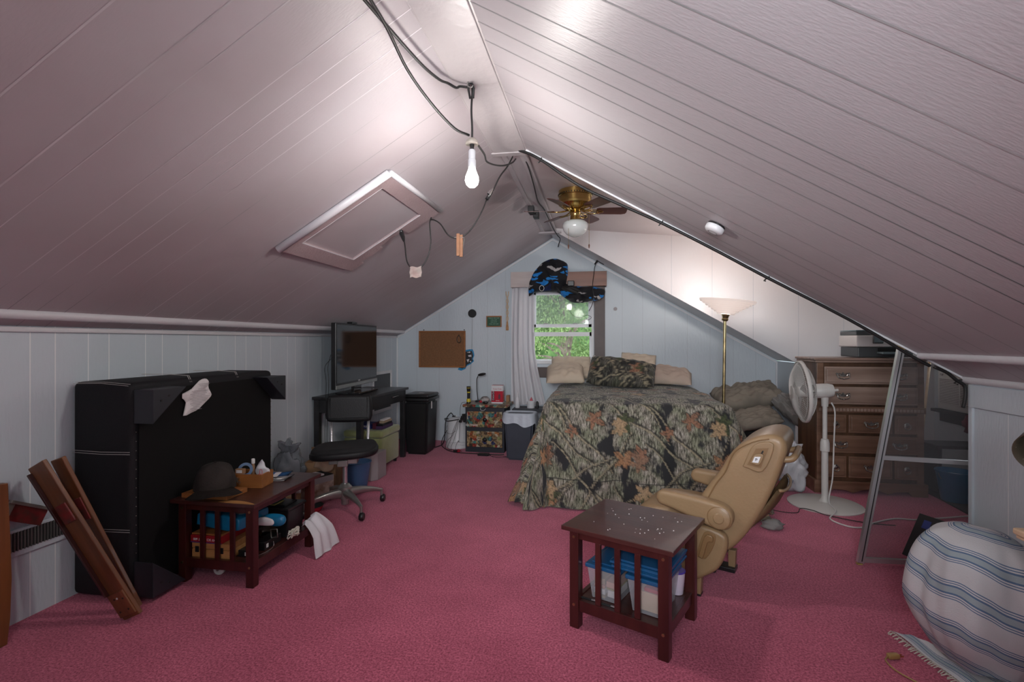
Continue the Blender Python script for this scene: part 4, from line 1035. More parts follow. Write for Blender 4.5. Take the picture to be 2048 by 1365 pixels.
# wastebasket
t = T('wastebasket', 'slate grey wastebasket with a white liner beside the bed', 'bin', (-.93, 5.85, 0))
mt = Matrix.Translation((-.925, 5.85, 0)); M['slate'] = mat('slate_plastic', (.042, .052, .072), .5, var=.08)
bm = nb(); A = [bm.verts.new((sx * (.145 + .03 * (z > .3)), sy * (.10 + .03 * (z > .3)), z)) for z in (.003, .54) for sx, sy in ((-1, -1), (1, -1), (1, 1), (-1, 1))]
for q in ((3, 2, 1, 0), (4, 5, 6, 7), (0, 1, 5, 4), (1, 2, 6, 5), (2, 3, 7, 6), (3, 0, 4, 7)): bm.faces.new([A[i] for i in q])
bmesh.ops.bevel(bm, geom=bm.edges[:], offset=.022, segments=3, affect='EDGES'); bm.transform(mt); O('body', bm, 'slate', t, world=True, smooth=True, ang=40)
bm = nb()
def liner(u, v):
    a = u * 2 * PI; k = 1 / max(abs(math.cos(a)), abs(math.sin(a)) * 1.0) ; k = min(k, 1.22)
    drop = .055 + .05 * noise.noise(Vector((math.cos(a) * 1.6, math.sin(a) * 1.6, 3))) + .10 * max(0, math.cos(a - .2)) ** 4
    if v < .25: r = .9 - .2 * (1 - v / .25); z = .50 + .045 * (v / .25)
    elif v < .4: r = .9 + .16 * ((v - .25) / .15); z = .556
    else: r = 1.06 + .10 * ((v - .4) / .6); z = .556 - drop * 1.7 * ((v - .4) / .6)
    w_ = 1 + .03 * math.sin(a * 13) * v
    return (.178 * k * r * w_ * math.cos(a), .132 * k * r * w_ * math.sin(a), z)
sheet(bm, 64, 12, liner); bm.transform(mt)
M['liner'] = see_through('white_liner', (.60, .66, .74), .88, .4, bump=.5); O('liner', bm, 'liner', t, world=True, smooth=True)

# white ribbed bin and the wiring beside the cabinet
t = T('ribbed_white_bin', 'old white ribbed tub between the black bin and the collaged cabinet', 'tub', (-1.79, 6.3, 0))
bm = nb(); prof = [(.15, .003), (.153, .02)]
for k in range(4): prof += [(.153, .03 + .02 * k), (.148, .04 + .02 * k)]
prof += [(.142, .12), (.128, .36), (.10, .385), (.02, .39)]
lathe(bm, prof, 32, Matrix.Translation((-1.845, 6.36, 0))); O('tub', bm, 'white', t, world=True, smooth=True, ang=50)
bm = nb(); tube(bm, smooth_pts([(-1.95, 6.25, .30), (-1.96, 6.22, .24), (-1.90, 6.20, .20), (-1.82, 6.20, .24)]), .003, 6); O('handle', bm, 'steel', t, world=True)
t = T('power_strip', 'black multi-plug adaptor hanging beside the collaged cabinet', 'adaptor', (-1.73, 6.13, .42))
bm = nb(); bx(bm, -1.70, -1.672, 6.11, 6.20, .37, .47, .006); O('block', bm, 'black', t, world=True)
random.seed(9)
for k in range(4):
    bm = nb(); bx(bm, -1.745 + .012 * k, -1.712 + .012 * k, 6.08 + .01 * (k % 2), 6.108 + .01 * (k % 2), .37 + .026 * k, .40 + .026 * k, .004); O('plug', bm, 'black', t, world=True)
t = T('wall_plug', 'black plug in the wall socket above the carpet near the black bin', 'plug', (-1.97, 6.72, .33))
bm = nb(); bx(bm, -2.03, -1.96, 6.728, 6.737, .24, .36, .003); O('socket_plate', bm, 'white', t, world=True)
bm = nb(); bx(bm, -2.015, -1.975, 6.68, 6.727, .27, .36, .006); O('plug_body', bm, 'black', t, world=True)
def cable(pts, r, m, name, lab, cat='cable', k=6):
    o = nb(); tube(o, smooth_pts(pts, k), r, 6); return tag(O(name, o, m, None, smooth=True), lab, cat)
cable([(-1.995, 6.70, .35), (-2.03, 6.66, .40), (-2.08, 6.6, .30), (-2.06, 6.45, .05), (-2.10, 6.30, .008), (-2.2, 6.22, .006)], .006, 'rubber', 'power_cable', 'thick black cable arching from the wall plug down behind the bin')
cable([(-1.99, 6.67, .30), (-2.04, 6.45, .36), (-1.93, 6.17, .37), (-1.80, 6.08, .40), (-1.745, 6.09, .41)], .006, 'rubber', 'power_cable', 'thick black cable from the wall plug up to the adaptor')
cable([(-1.99, 6.67, .26), (-2.02, 6.4, .18), (-2.0, 6.16, .08), (-1.92, 6.08, .03), (-1.80, 6.02, .012), (-1.6, 5.99, .008), (-1.3, 5.98, .008), (-1.15, 6.0, .008)], .005, 'rubber', 'floor_cable', 'long black cable running along the carpet in front of the collaged cabinet')
for i, (a, b, c) in enumerate(((-1.76, -1.85, .30), (-1.75, -1.88, .22), (-1.735, -1.80, .26), (-1.72, -1.74, .15))):
    cable([(a, 6.075 - .012 * i, .40), ((a + b) / 2, 6.07 - .012 * i, c), (b, 6.06 - .012 * i, .15), (b - .03, 6.05 - .012 * i, .05), (b + .06, 6.04 - .02 * i, .03)], .0025, 'rubber', 'thin_wire',
          ['first thin black wire from the adaptor, looping widest left', 'thin black wire sagging lowest over the white tub', 'thin black wire in the middle of the loops over the tub', 'short thin black wire close to the cabinet side'][i], 'wire')
cable([(-1.735, 6.10, .46), (-1.72, 6.05, .54), (-1.70, 6.05, .62), (-1.67, 6.12, .625)], .0025, 'rubber', 'thin_wire', 'thin wire rising from the adaptor to the cabinet top', 'wire')
t = T('red_plug', 'red and black plug lying on the carpet by the cabinet corner', 'plug', (-1.74, 6.03, 0))
bm = nb(); ico(bm, (-1.735, 6.03, .026), .026, 2, (1, .8, .8)); O('red_body', bm, 'redenam', t, world=True, smooth=True)
bm = nb(); bx(bm, -1.80, -1.762, 6.01, 6.05, .004, .036, .006); O('black_body', bm, 'black', t, world=True)
t = T('floor_adaptor', 'flat black power brick on the carpet in front of the cabinet', 'adaptor', (-1.4, 5.98, 0))
bm = nb(); bx(bm, -1.46, -1.32, 5.90, 5.955, .003, .03, .005); O('brick', bm, 'black', t, world=True)
bm = nb(); cyl(bm, (-1.32, 5.927, .015), (-1.30, 5.927, .015), .006, n=8); O('lead_stub', bm, 'rubber', t, world=True)
cable([(-1.32, 5.93, .01), (-1.25, 5.86, .006), (-1.15, 5.84, .006), (-1.10, 5.90, .006), (-1.2, 5.93, .006), (-1.28, 5.9, .006)], .0025, 'rubber', 'thin_wire', 'thin black wire looped on the carpet before the wastebasket', 'wire')

# ------------------------------------------------------------------ things on the end wall
t = T('corkboard', 'wood-framed cork noticeboard on the end wall', 'noticeboard', (-2.17, 6.72, 1.28))
M['cork'] = mat('cork', (.26, .125, .055), .85, col2=(.19, .09, .04), vscale=60)
bm = nb(); bx(bm, -2.50, -1.845, 6.717, 6.727, 1.04, 1.53); O('cork_sheet', bm, 'cork', t, world=True)
for q in ((-2.512, -1.833, 1.03, 1.05), (-2.512, -1.833, 1.522, 1.542)):
    bm = nb(); bx(bm, q[0], q[1], 6.706, 6.732, q[2], q[3], .003); O('frame_rail', bm, 'oak_dark', t, world=True)
for x in (-2.512, -1.855):
    bm = nb(); bx(bm, x, x + .022, 6.706, 6.732, 1.05, 1.522, .003); O('frame_stile', bm, 'oak_dark', t, world=True)
o = nb(); tube(o, smooth_pts([(-1.925, 6.70, 1.485), (-1.95, 6.702, 1.44), (-1.945, 6.702, 1.39), (-1.915, 6.702, 1.375), (-1.895, 6.702, 1.40), (-1.90, 6.702, 1.44), (-1.925, 6.70, 1.485)]), .005, 6)
tag(O('wrist_strap', o, 'black', None, smooth=True), 'black looped strap pinned on the corkboard', 'strap')
for x in (-2.44, -1.85):
    o = nb(); cyl(o, (x, 6.715, 1.555), (x, 6.738, 1.555), .005, n=8); ico(o, (x, 6.712, 1.555), .008, 1)
    tag(O('wall_hook', o, 'black', None), ('black hook above the corkboard at the rake side' if x < -2 else 'black hook above the corkboard below the round disc'), 'hook')
t = T('sports_decal', 'blue, black and white cat-head team decal half hidden by the corkboard', 'decal', (-1.8, 6.73, 1.15))
M['cblue'] = mat('panther_blue', (.02, .25, .50), .4)
out = [(-1.86, 1.27), (-1.78, 1.285), (-1.735, 1.285), (-1.72, 1.25), (-1.71, 1.20), (-1.73, 1.15), (-1.715, 1.12), (-1.76, 1.08), (-1.82, 1.05), (-1.84, 1.01), (-1.90, .985), (-1.95, 1.0), (-1.93, 1.03), (-1.86, 1.04)]
bm = nb(); prism(bm, out, 6.733, 6.738); O('blue_outline', bm, 'cblue', t, world=True)
cc = (-1.80, 1.15)
bm = nb(); prism(bm, [(cc[0] + (x - cc[0]) * .82, cc[1] + (z - cc[1]) * .82) for x, z in out], 6.731, 6.7329); O('dark_field', bm, 'black', t, world=True)
for q in ([(-1.82, 1.24), (-1.77, 1.255), (-1.765, 1.235)], [(-1.80, 1.20), (-1.755, 1.21), (-1.75, 1.18), (-1.79, 1.18)], [(-1.82, 1.14), (-1.78, 1.15), (-1.80, 1.10)], [(-1.78, 1.12), (-1.75, 1.125), (-1.76, 1.10)]):
    bm = nb(); prism(bm, q, 6.729, 6.7308); O('white_mark', bm, 'paper', t, world=True)
t = T('smart_puck', 'flat round black disc on the wall with a wire hanging down', 'speaker', (-1.738, 6.72, 1.783))
bm = nb(); cyl(bm, (-1.738, 6.715, 1.783), (-1.738, 6.738, 1.783), .058, n=40); O('disc', bm, 'black', t, world=True, smooth=True, ang=40)
bm = nb(); tube(bm, smooth_pts([(-1.735, 6.728, 1.73), (-1.74, 6.735, 1.5), (-1.745, 6.722, 1.2), (-1.765, 6.722, .98), (-1.768, 6.73, .8), (-1.77, 6.73, .62)]), .0022, 6); O('wire', bm, 'seam_dark', t, world=True)
t = T('green_plaque', 'small green lettered plaque in a brown frame', 'sign', (-1.43, 6.72, 1.67))
M['greenpl2'] = mat('green_plate', (.006, .075, .035), .4); M['signtxt'] = mat('pale_green_letters', (.35, .55, .42), .5)
bm = nb(); bx(bm, -1.538, -1.322, 6.718, 6.734, 1.593, 1.747, .003); O('frame', bm, 'oak_dark', t, world=True)
bm = nb(); bx(bm, -1.522, -1.338, 6.714, 6.7175, 1.607, 1.730); O('plate', bm, 'greenpl2', t, world=True)
for k, s in enumerate(('FRIENDS WELCOME', 'I WILL NOT', 'GIVE UP MY', 'I WILL NOT GIVE')):
    letter(s, .017, (-1.43, 6.7125, 1.715 - .027 * k), (R(90), 0, 0), 'signtxt', t)
t = T('back_scratcher', 'carved openwork wooden stick hanging on the end wall', 'stick', (-1.243, 6.72, 1.81))
bm = nb()
for s in (-1, 1):
    tube(bm, smooth_pts([(-1.243 + s * .018, 6.725, 2.08), (-1.243 + s * .014, 6.725, 2.03)] + [(-1.243 + s * .012 * math.cos(k * 1.3), 6.725 + .004 * s * math.sin(k * 1.3), 2.03 - .033 * k) for k in range(1, 12)]), .0075, 6)
O('twisted_shaft', bm, 'pine', t, world=True, smooth=True)
bm = nb(); bx(bm, -1.262, -1.224, 6.716, 6.733, 1.545, 1.60, .004); prism(bm, [(-1.260, 1.60), (-1.226, 1.60), (-1.236, 1.68), (-1.252, 1.68)], 6.718, 6.732, b=.003); O('handle_end', bm, 'oak', t, world=True)
o = nb(); cyl(o, (.21, 6.728, 1.825), (.21, 6.739, 1.825), .024, n=24); tag(O('wall_plug_cover', o, 'grey_pl', None), 'small round grey cover on the end wall beside the window', 'cover')

# ------------------------------------------------------------------ window, curtain, cornice
WX0, WX1, WZ0, WZ1 = -.93, -.07, 1.09, 2.15
def wbox(q, name, m='white', parent=None, b=.003):
    bm = nb(); bx(bm, *q, b); return O(name, bm, m, parent, world=True)
t = T('window_1', 'white double-hung window looking out on green trees', 'window', (-.5, YB, 1.09)); t['kind'] = 'structure'
for q in ((WX0, WX0 + .03, YB - .01, YB + .12, WZ0, WZ1), (WX1 - .03, WX1, YB - .01, YB + .12, WZ0, WZ1), (WX0, WX1, YB - .01, YB + .12, WZ1 - .03, WZ1)): wbox(q, 'jamb', parent=t)
wbox((WX0 - .02, WX1 + .02, YB - .03, YB + .12, WZ0, WZ0 + .045), 'sill', parent=t)
a, b = WX0 + .03, WX1 - .03
u = wbox((a, b, YB + .055, YB + .08, 2.03, 2.12), 'upper_sash_rail', parent=t); wbox((a, b, YB + .055, YB + .08, 1.585, 1.63), 'meeting_rail', parent=t)
wbox((a, a + .045, YB + .055, YB + .08, 1.585, 2.1), 'upper_sash_stile', parent=t); wbox((b - .045, b, YB + .055, YB + .08, 1.585, 2.1), 'upper_sash_stile', parent=t)
wbox((a, b, YB + .02, YB + .045, 1.465, 1.52), 'lower_sash_rail', parent=t); wbox((a, b, YB + .02, YB + .045, WZ0 + .045, WZ0 + .06), 'lower_sash_rail', parent=t)
wbox((a, a + .03, YB + .02, YB + .045, WZ0 + .045, 1.52), 'lower_sash_stile', parent=t); wbox((b - .03, b, YB + .02, YB + .045, WZ0 + .045, 1.52), 'lower_sash_stile', parent=t)
M['glass'] = see_through('window_glass', (.50, .56, .56), .20, .05)
bm = nb(); bx(bm, a + .04, b - .04, YB + .066, YB + .069, 1.62, 2.04); O('pane', bm, 'glass', t, world=True)
for x in (-.72, -.32): wbox((x - .03, x + .03, YB + .035, YB + .055, 1.63, 1.642), 'sash_lock', 'grey_pl', t)
M['brownpaint'] = mat('dark_brown_paint', (.060, .032, .026), .45, var=.15, vscale=8)
o = wbox((WX1 + .005, .075, YB - .035, YB - .002, .94, 2.16), 'trim_8', 'brownpaint'); o['kind'] = 'structure'
o = wbox((-.93, .075, YB - .03, YB - .003, .905, 1.045), 'trim_9', 'brownpaint'); o['kind'] = 'structure'
t = T('cornice_box', 'wooden curtain cornice, whitewashed at one end and brown at the other', 'cornice', (-.55, 6.6, 2.2))
M['whitewash'] = mat('whitewashed_wood', (.62, .55, .53), .6, col2=(.50, .43, .41), vscale=10, stretch=(.3, 1, 1.6))
M['brownwood'] = wood('brown_cornice_wood', (.15, .052, .028), (.22, .085, .045), .4, 'X', 4)
bm = nb(); bx(bm, -1.165, -.62, 6.545, 6.565, 2.115, 2.32, .003); O('white_board', bm, 'whitewash', t, world=True)
bm = nb(); bx(bm, -.62, .095, 6.545, 6.565, 2.115, 2.305, .003); O('brown_board', bm, 'brownwood', t, world=True)
for x in (-1.165, .073):
    bm = nb(); bx(bm, x, x + .02, 6.567, 6.735, 2.115, 2.32 if x < -1 else 2.305, .003); O('end_board', bm, 'whitewash' if x < -1 else 'brownwood', t, world=True)
bm = nb(); cyl(bm, (-1.14, 6.66, 2.16), (.07, 6.66, 2.16), .008, n=10); O('curtain_rod', bm, 'steel', t, world=True)
o = nb()
def curtain(u, v):
    w0 = .30 + .05 * v + .10 * max(0, v - .55) * 2
    x = -1.165 - .03 * v * (1 - v) + w0 * u + .10 * max(0, v - .7) * u
    y = 6.655 - .07 * v + .018 * math.sin(u * 30 + .8 * math.sin(v * 3)) * (.6 + .5 * v) + .015 * math.sin(u * 11 + v * 2)
    return (x, y, 2.15 - 1.60 * v)
sheet(o, 90, 30, curtain)
M['sheer'] = see_through('sheer_curtain', (.80, .79, .82), .80, .9)
tag(O('sheer_curtain', o, 'sheer', None, smooth=True), 'long sheer off-white curtain hanging at the window side from the cornice', 'curtain')
# rolled sports blanket stuffed over the window
def blanketmat():
    m = bpy.data.materials.new('blue_black_fleece'); N, L = nt(m); b = N['Principled BSDF']
    tc = N.new('ShaderNodeTexCoord'); nz = N.new('ShaderNodeTexNoise'); nz.inputs['Scale'].default_value = 6; nz.inputs['Detail'].default_value = 2
    va = N.new('ShaderNodeVectorMath'); va.operation = 'MULTIPLY_ADD'; va.inputs[1].default_value = (.22, .22, .22)
    L.new(tc.outputs['Object'], nz.inputs['Vector']); L.new(nz.outputs['Color'], va.inputs[0]); L.new(tc.outputs['Object'], va.inputs[2])
    mp = N.new('ShaderNodeMapping'); mp.inputs['Rotation'].default_value = (0, R(55), 0); mp.inputs['Scale'].default_value = (3.4, 1.5, 11)
    v = N.new('ShaderNodeTexVoronoi'); v.inputs['Scale'].default_value = 2.0
    L.new(va.outputs[0], mp.inputs[0]); L.new(mp.outputs[0], v.inputs['Vector'])
    sp = N.new('ShaderNodeSeparateColor'); L.new(v.outputs['Color'], sp.inputs[0])
    r = N.new('ShaderNodeValToRGB'); r.color_ramp.interpolation = 'CONSTANT'; e = r.color_ramp.elements
    e[0].color = (.003, .003, .006, 1); e[1].position = .40; e[1].color = (.010, .19, .55, 1)
    q = e.new(.78); q.color = (.004, .012, .06, 1); q = e.new(.86); q.color = (.42, .40, .40, 1)
    L.new(sp.outputs[0], r.inputs[0])
    r3 = N.new('ShaderNodeValToRGB'); r3.color_ramp.elements[0].position = .46; r3.color_ramp.elements[0].color = (1, 1, 1, 1); r3.color_ramp.elements[1].position = .52; r3.color_ramp.elements[1].color = (0, 0, 0, 1)
    L.new(v.outputs['Distance'], r3.inputs[0])
    mx = N.new('ShaderNodeMixRGB'); mx.inputs[1].default_value = (.003, .003, .006, 1); L.new(r3.outputs[0], mx.inputs[0]); L.new(r.outputs[0], mx.inputs[2])
    L.new(mx.outputs[0], b.inputs['Base Color']); b.inputs['Roughness'].default_value = .85; b.inputs['Sheen Weight'].default_value = .05
    return m
M['fleece'] = blanketmat()
t = T('sports_blanket', 'black and bright blue fleece blanket bundled over the cornice and window top', 'blanket', (-.5, 6.5, 2.1))
bm = nb()
inflate(bm, [(-.915, 1.99), (-.92, 2.10), (-.86, 2.27), (-.78, 2.385), (-.69, 2.455), (-.58, 2.48), (-.48, 2.45), (-.415, 2.38), (-.405, 2.28), (-.42, 2.15), (-.37, 2.05), (-.34, 1.97), (-.42, 1.95), (-.50, 2.03), (-.66, 2.045), (-.82, 2.04)],
        .10, mtx=Matrix.Translation((0, 6.53, 0)), back=.1, wr=.07, ws=11, c=(-.62, 2.2), sm=4)
O('upper_fold', bm, 'fleece', t, smooth=True, world=True)
bm = nb()
inflate(bm, [(-.52, 2.10), (-.42, 2.14), (-.33, 2.11), (-.20, 2.105), (-.06, 2.10), (.04, 2.06), (.072, 2.01), (.03, 1.95), (-.08, 1.91), (-.22, 1.895), (-.34, 1.90), (-.44, 1.96), (-.52, 2.03)],
        .09, mtx=Matrix.Translation((0, 6.51, 0)), back=.1, wr=.06, ws=13, c=(-.25, 2.01), sm=4)
O('lower_fold', bm, 'fleece', t, smooth=True, world=True)
mb = Matrix.Translation((0, 6.40, 0))
for i, (p, m) in enumerate((([(-.60, 2.47), (-.53, 2.472), (-.50, 2.40), (-.53, 2.385)], 'cblue'), ([(-.80, 2.285), (-.66, 2.265), (-.66, 2.235), (-.80, 2.26)], 'cblue'), ([(-.54, 2.33), (-.51, 2.36), (-.525, 2.24), (-.55, 2.24)], 'paper'),
                           ([(-.66, 2.18), (-.60, 2.10), (-.61, 2.07), (-.66, 2.07)], 'cblue'), ([(-.40, 2.0), (-.36, 1.93), (-.34, 1.94), (-.37, 2.02)], 'cblue'), ([(-.50, 2.28), (-.47, 2.30), (-.48, 2.17), (-.50, 2.18)], 'cblue'),
                           ([(-.15, 2.0), (-.03, 2.045), (-.02, 2.02), (-.13, 1.975)], 'cblue'))):
    pass
bm = nb(); tube(bm, [(-.735 + .03 * math.cos(a), 6.435, 2.085 + .035 * math.sin(a)) for a in [k / 20 * 2 * PI for k in range(20)]], .003, 5, closed=True); O('ring_print', bm, 'paper', t, world=True)
t = T('spring_clamp', 'dark clip-on camera clamp gripping the blanket below the cornice', 'clamp', (-.35, 6.40, 2.08))
bm = nb(); bx(bm, -.40, -.315, 6.38, 6.42, 2.10, 2.17, .008); O('head', bm, 'black', t, world=True)
bm = nb(); tube(bm, [(-.47, 6.385, 2.085), (-.36, 6.375, 2.05), (-.26, 6.385, 2.00)], [.02, .03, .014], 8); tube(bm, [(-.44, 6.375, 2.10), (-.33, 6.365, 2.07), (-.24, 6.375, 2.03)], [.012, .018, .010], 8)
O('jaws', bm, 'blackmatte', t, world=True, smooth=True)
cable([(-.04, 6.60, 2.42), (-.06, 6.50, 2.34), (-.07, 6.45, 2.24), (-.085, 6.40, 2.10), (-.07, 6.39, 1.95), (-.09, 6.40, 1.86), (-.13, 6.42, 1.78)], .004, 'rubber', 'clamp_cable', 'thin black cable dropping from the sloping trim across the cornice')
cable([(-.36, 6.39, 1.93), (-.39, 6.42, 1.84), (-.34, 6.45, 1.74), (-.25, 6.45, 1.70), (-.15, 6.45, 1.73), (-.10, 6.45, 1.70), (-.14, 6.45, 1.67), (-.17, 6.45, 1.70)], .003, 'rubber', 'clamp_cable', 'thin black cable looping in front of the window glass below the blanket')
t = T('cable_clip', 'small black plug and clip at the sloping trim above the cornice', 'clip', (0, 6.6, 2.43))
bm = nb(); tube(bm, [(-.06, 6.58, 2.40), (-.02, 6.60, 2.45)], [.008, .016], 8); O('plug', bm, 'black', t, world=True)
bm = nb(); tube(bm, [(-.02, 6.60, 2.445), (.06, 6.62, 2.40)], .006, 6); O('prong', bm, 'black', t, world=True)
# ------------------------------------------------------------------ bed
BX0, BX1, BY0, BY1, BZ = -.42, 1.02, 4.33, 6.62, .865
t = T('double_bed', 'double bed mattress and box base under the camouflage comforter', 'bed', (.3, 5.45, 0))
M['mattress'] = mat('mattress_ticking', (.45, .43, .40), .8)
bm = nb(); bx(bm, BX0 + .02, BX1 - .02, BY0 + .02, BY1, .15, .50, .03); O('box_base', bm, 'mattress', t, world=True)
bm = nb(); bx(bm, BX0 + .02, BX1 - .02, BY0 + .02, BY1, .505, .84, .05, seg=4); O('mattress', bm, 'mattress', t, world=True, smooth=True, ang=50)
for x, y in ((BX0 + .1, BY0 + .12), (BX1 - .16, BY0 + .12), (BX0 + .1, BY1 - .15), (BX1 - .16, BY1 - .15)):
    bm = nb(); bx(bm, x, x + .06, y, y + .06, 0, .148); O('leg', bm, 'black', t, world=True)

def camo_mat(name, dark=1.0):
    m = bpy.data.materials.new(name); N, L = nt(m); b = N['Principled BSDF']
    uv = N.new('ShaderNodeTexCoord')
    def noise_(scale, sx, sy, det=5, ro=.6):
        mp = N.new('ShaderNodeMapping'); mp.inputs['Scale'].default_value = (sx, sy, 1)
        n = N.new('ShaderNodeTexNoise'); n.inputs['Scale'].default_value = scale; n.inputs['Detail'].default_value = det; n.inputs['Roughness'].default_value = ro
        L.new(uv.outputs['UV'], mp.inputs[0]); L.new(mp.outputs[0], n.inputs['Vector']); return n
    bark = noise_(30, 2.6, .55, 6, .75); blob = noise_(4.2, 1.5, .8, 4, .55); tint = noise_(7, 1, 1, 3)
    def ramp(src, pts, mode='LINEAR'):
        r = N.new('ShaderNodeValToRGB'); r.color_ramp.interpolation = mode; e = r.color_ramp.elements
        e[0].position, c = pts[0]; e[0].color = (*c, 1); e[1].position, c = pts[1]; e[1].color = (*c, 1)
        for p, c in pts[2:]: q = e.new(p); q.color = (*c, 1)
        L.new(src, r.inputs[0]); return r
    k = dark
    rb = ramp(bark.outputs['Fac'], [(.36, (.016 * k, .016 * k, .013 * k)), (.45, (.10 * k, .096 * k, .078 * k)), (.54, (.29 * k, .28 * k, .24 * k)), (.67, (.50 * k, .48 * k, .43 * k))])
    rt = ramp(tint.outputs['Fac'], [(.40, (.72, .78, .62)), (.60, (1.05, 1.0, .97))])
    m1 = N.new('ShaderNodeMixRGB'); m1.blend_type = 'MULTIPLY'; m1.inputs[0].default_value = 1; L.new(rb.outputs[0], m1.inputs[1]); L.new(rt.outputs[0], m1.inputs[2])
    rm = ramp(blob.outputs['Fac'], [(.41, (1, 1, 1)), (.47, (0, 0, 0))])
    m2 = N.new('ShaderNodeMixRGB'); m2.inputs[2].default_value = (.017 * k, .018 * k, .020 * k, 1); L.new(rm.outputs[0], m2.inputs[0]); L.new(m1.outputs[0], m2.inputs[1])
    at = N.new('ShaderNodeAttribute'); at.attribute_name = 'leaf'
    fine = noise_(60, 1, 1, 3); rf = ramp(fine.outputs['Fac'], [(.35, (.55, .55, .55)), (.65, (1.25, 1.2, 1.1))])
    lm = N.new('ShaderNodeMixRGB'); lm.blend_type = 'MULTIPLY'; lm.inputs[0].default_value = 1; L.new(at.outputs['Color'], lm.inputs[1]); L.new(rf.outputs[0], lm.inputs[2])
    m3 = N.new('ShaderNodeMixRGB'); L.new(at.outputs['Alpha'], m3.inputs[0]); L.new(m2.outputs[0], m3.inputs[1]); L.new(lm.outputs[0], m3.inputs[2])
    L.new(m3.outputs[0], b.inputs['Base Color']); b.inputs['Roughness'].default_value = .85; b.inputs['Sheen Weight'].default_value = .1
    bp = N.new('ShaderNodeBump'); bp.inputs['Strength'].default_value = .25; bp.inputs['Distance'].default_value = .006
    n = N.new('ShaderNodeTexNoise'); n.inputs['Scale'].default_value = 9; n.inputs['Detail'].default_value = 4; L.new(uv.outputs['Object'], n.inputs['Vector'])
    L.new(n.outputs['Fac'], bp.inputs['Height']); L.new(bp.outputs[0], b.inputs['Normal'])
    return m
M['camo'] = camo_mat('camouflage_print'); M['camo_dark'] = camo_mat('camouflage_print_dark', .38)

def leaf_paint(me, uvs, seed, period=(.78, 1.3), n=13):
    """paint oak and maple leaves, twigs and black gaps as a colour attribute; uvs = per-vertex cloth position in metres"""
    rnd = random.Random(seed); A = np.zeros((len(uvs), 4), dtype=np.float32); P = np.array(uvs)
    lo, hi = P.min(0), P.max(0)
    leaves = []
    base = []
    for _ in range(n): base.append((rnd.random() * period[0], rnd.random() * period[1], .035 + .045 * rnd.random(), rnd.random() * 6.28, rnd.choice([(.33, .18, .095), (.26, .13, .08), (.38, .27, .16), (.22, .13, .085), (.055, .07, .03)])))
    tw = []
    for _ in range(9): tw.append((rnd.random() * period[0], rnd.random() * period[1], rnd.choice([-1, 1]) * (.35 + rnd.random() * .7), .25 + .3 * rnd.random(), rnd.random()))
    X = np.mod(P[:, 0] - lo[0], period[0]); Y = np.mod(P[:, 1] - lo[1], period[1])
    for (cx_, cy_, an, ln, ph) in tw:
        for ox in (-period[0], 0, period[0]):
            for oy in (-period[1], 0, period[1]):
                dx, dy = X - cx_ - ox, Y - cy_ - oy
                s = dx * math.sin(an) + dy * math.cos(an); q = dx * math.cos(an) - dy * math.sin(an) + .018 * np.sin(s * 13 + ph * 9)
                hit = (np.abs(q) < .009 - .005 * np.abs(s) / ln) & (np.abs(s) < ln)
                sh = (np.abs(q - .012) < .010) & (np.abs(s) < ln)
                A[sh] = (.012, .012, .012, .8); A[hit] = (.30, .27, .19, .9)
    for (cx_, cy_, r, an, c) in base:
        for ox in (-period[0], 0, period[0]):
            for oy in (-period[1], 0, period[1]):
                dx, dy = X - cx_ - ox, Y - cy_ - oy
                d = np.hypot(dx, dy); th_ = np.arctan2(dy, dx) - an
                edge = r * (.42 + .95 * np.abs(np.cos(2.5 * th_)) ** 1.6 * (.75 + .35 * np.cos(th_)) + .07 * np.cos(15 * th_))
                shd = (np.hypot(dx - .012, dy + .012) < edge * 1.1)
                A[shd & (A[:, 3] == 0)] = (.012, .012, .012, .85)
                hit = d < edge
                vein = hit & (np.abs(np.sin(2.5 * th_)) < .09)
                A[hit] = (*c, .92); A[vein] = (c[0] * .5, c[1] * .5, c[2] * .5, .92)
    at = me.color_attributes.new('leaf', 'FLOAT_COLOR', 'POINT'); at.data.foreach_set('color', A.ravel())

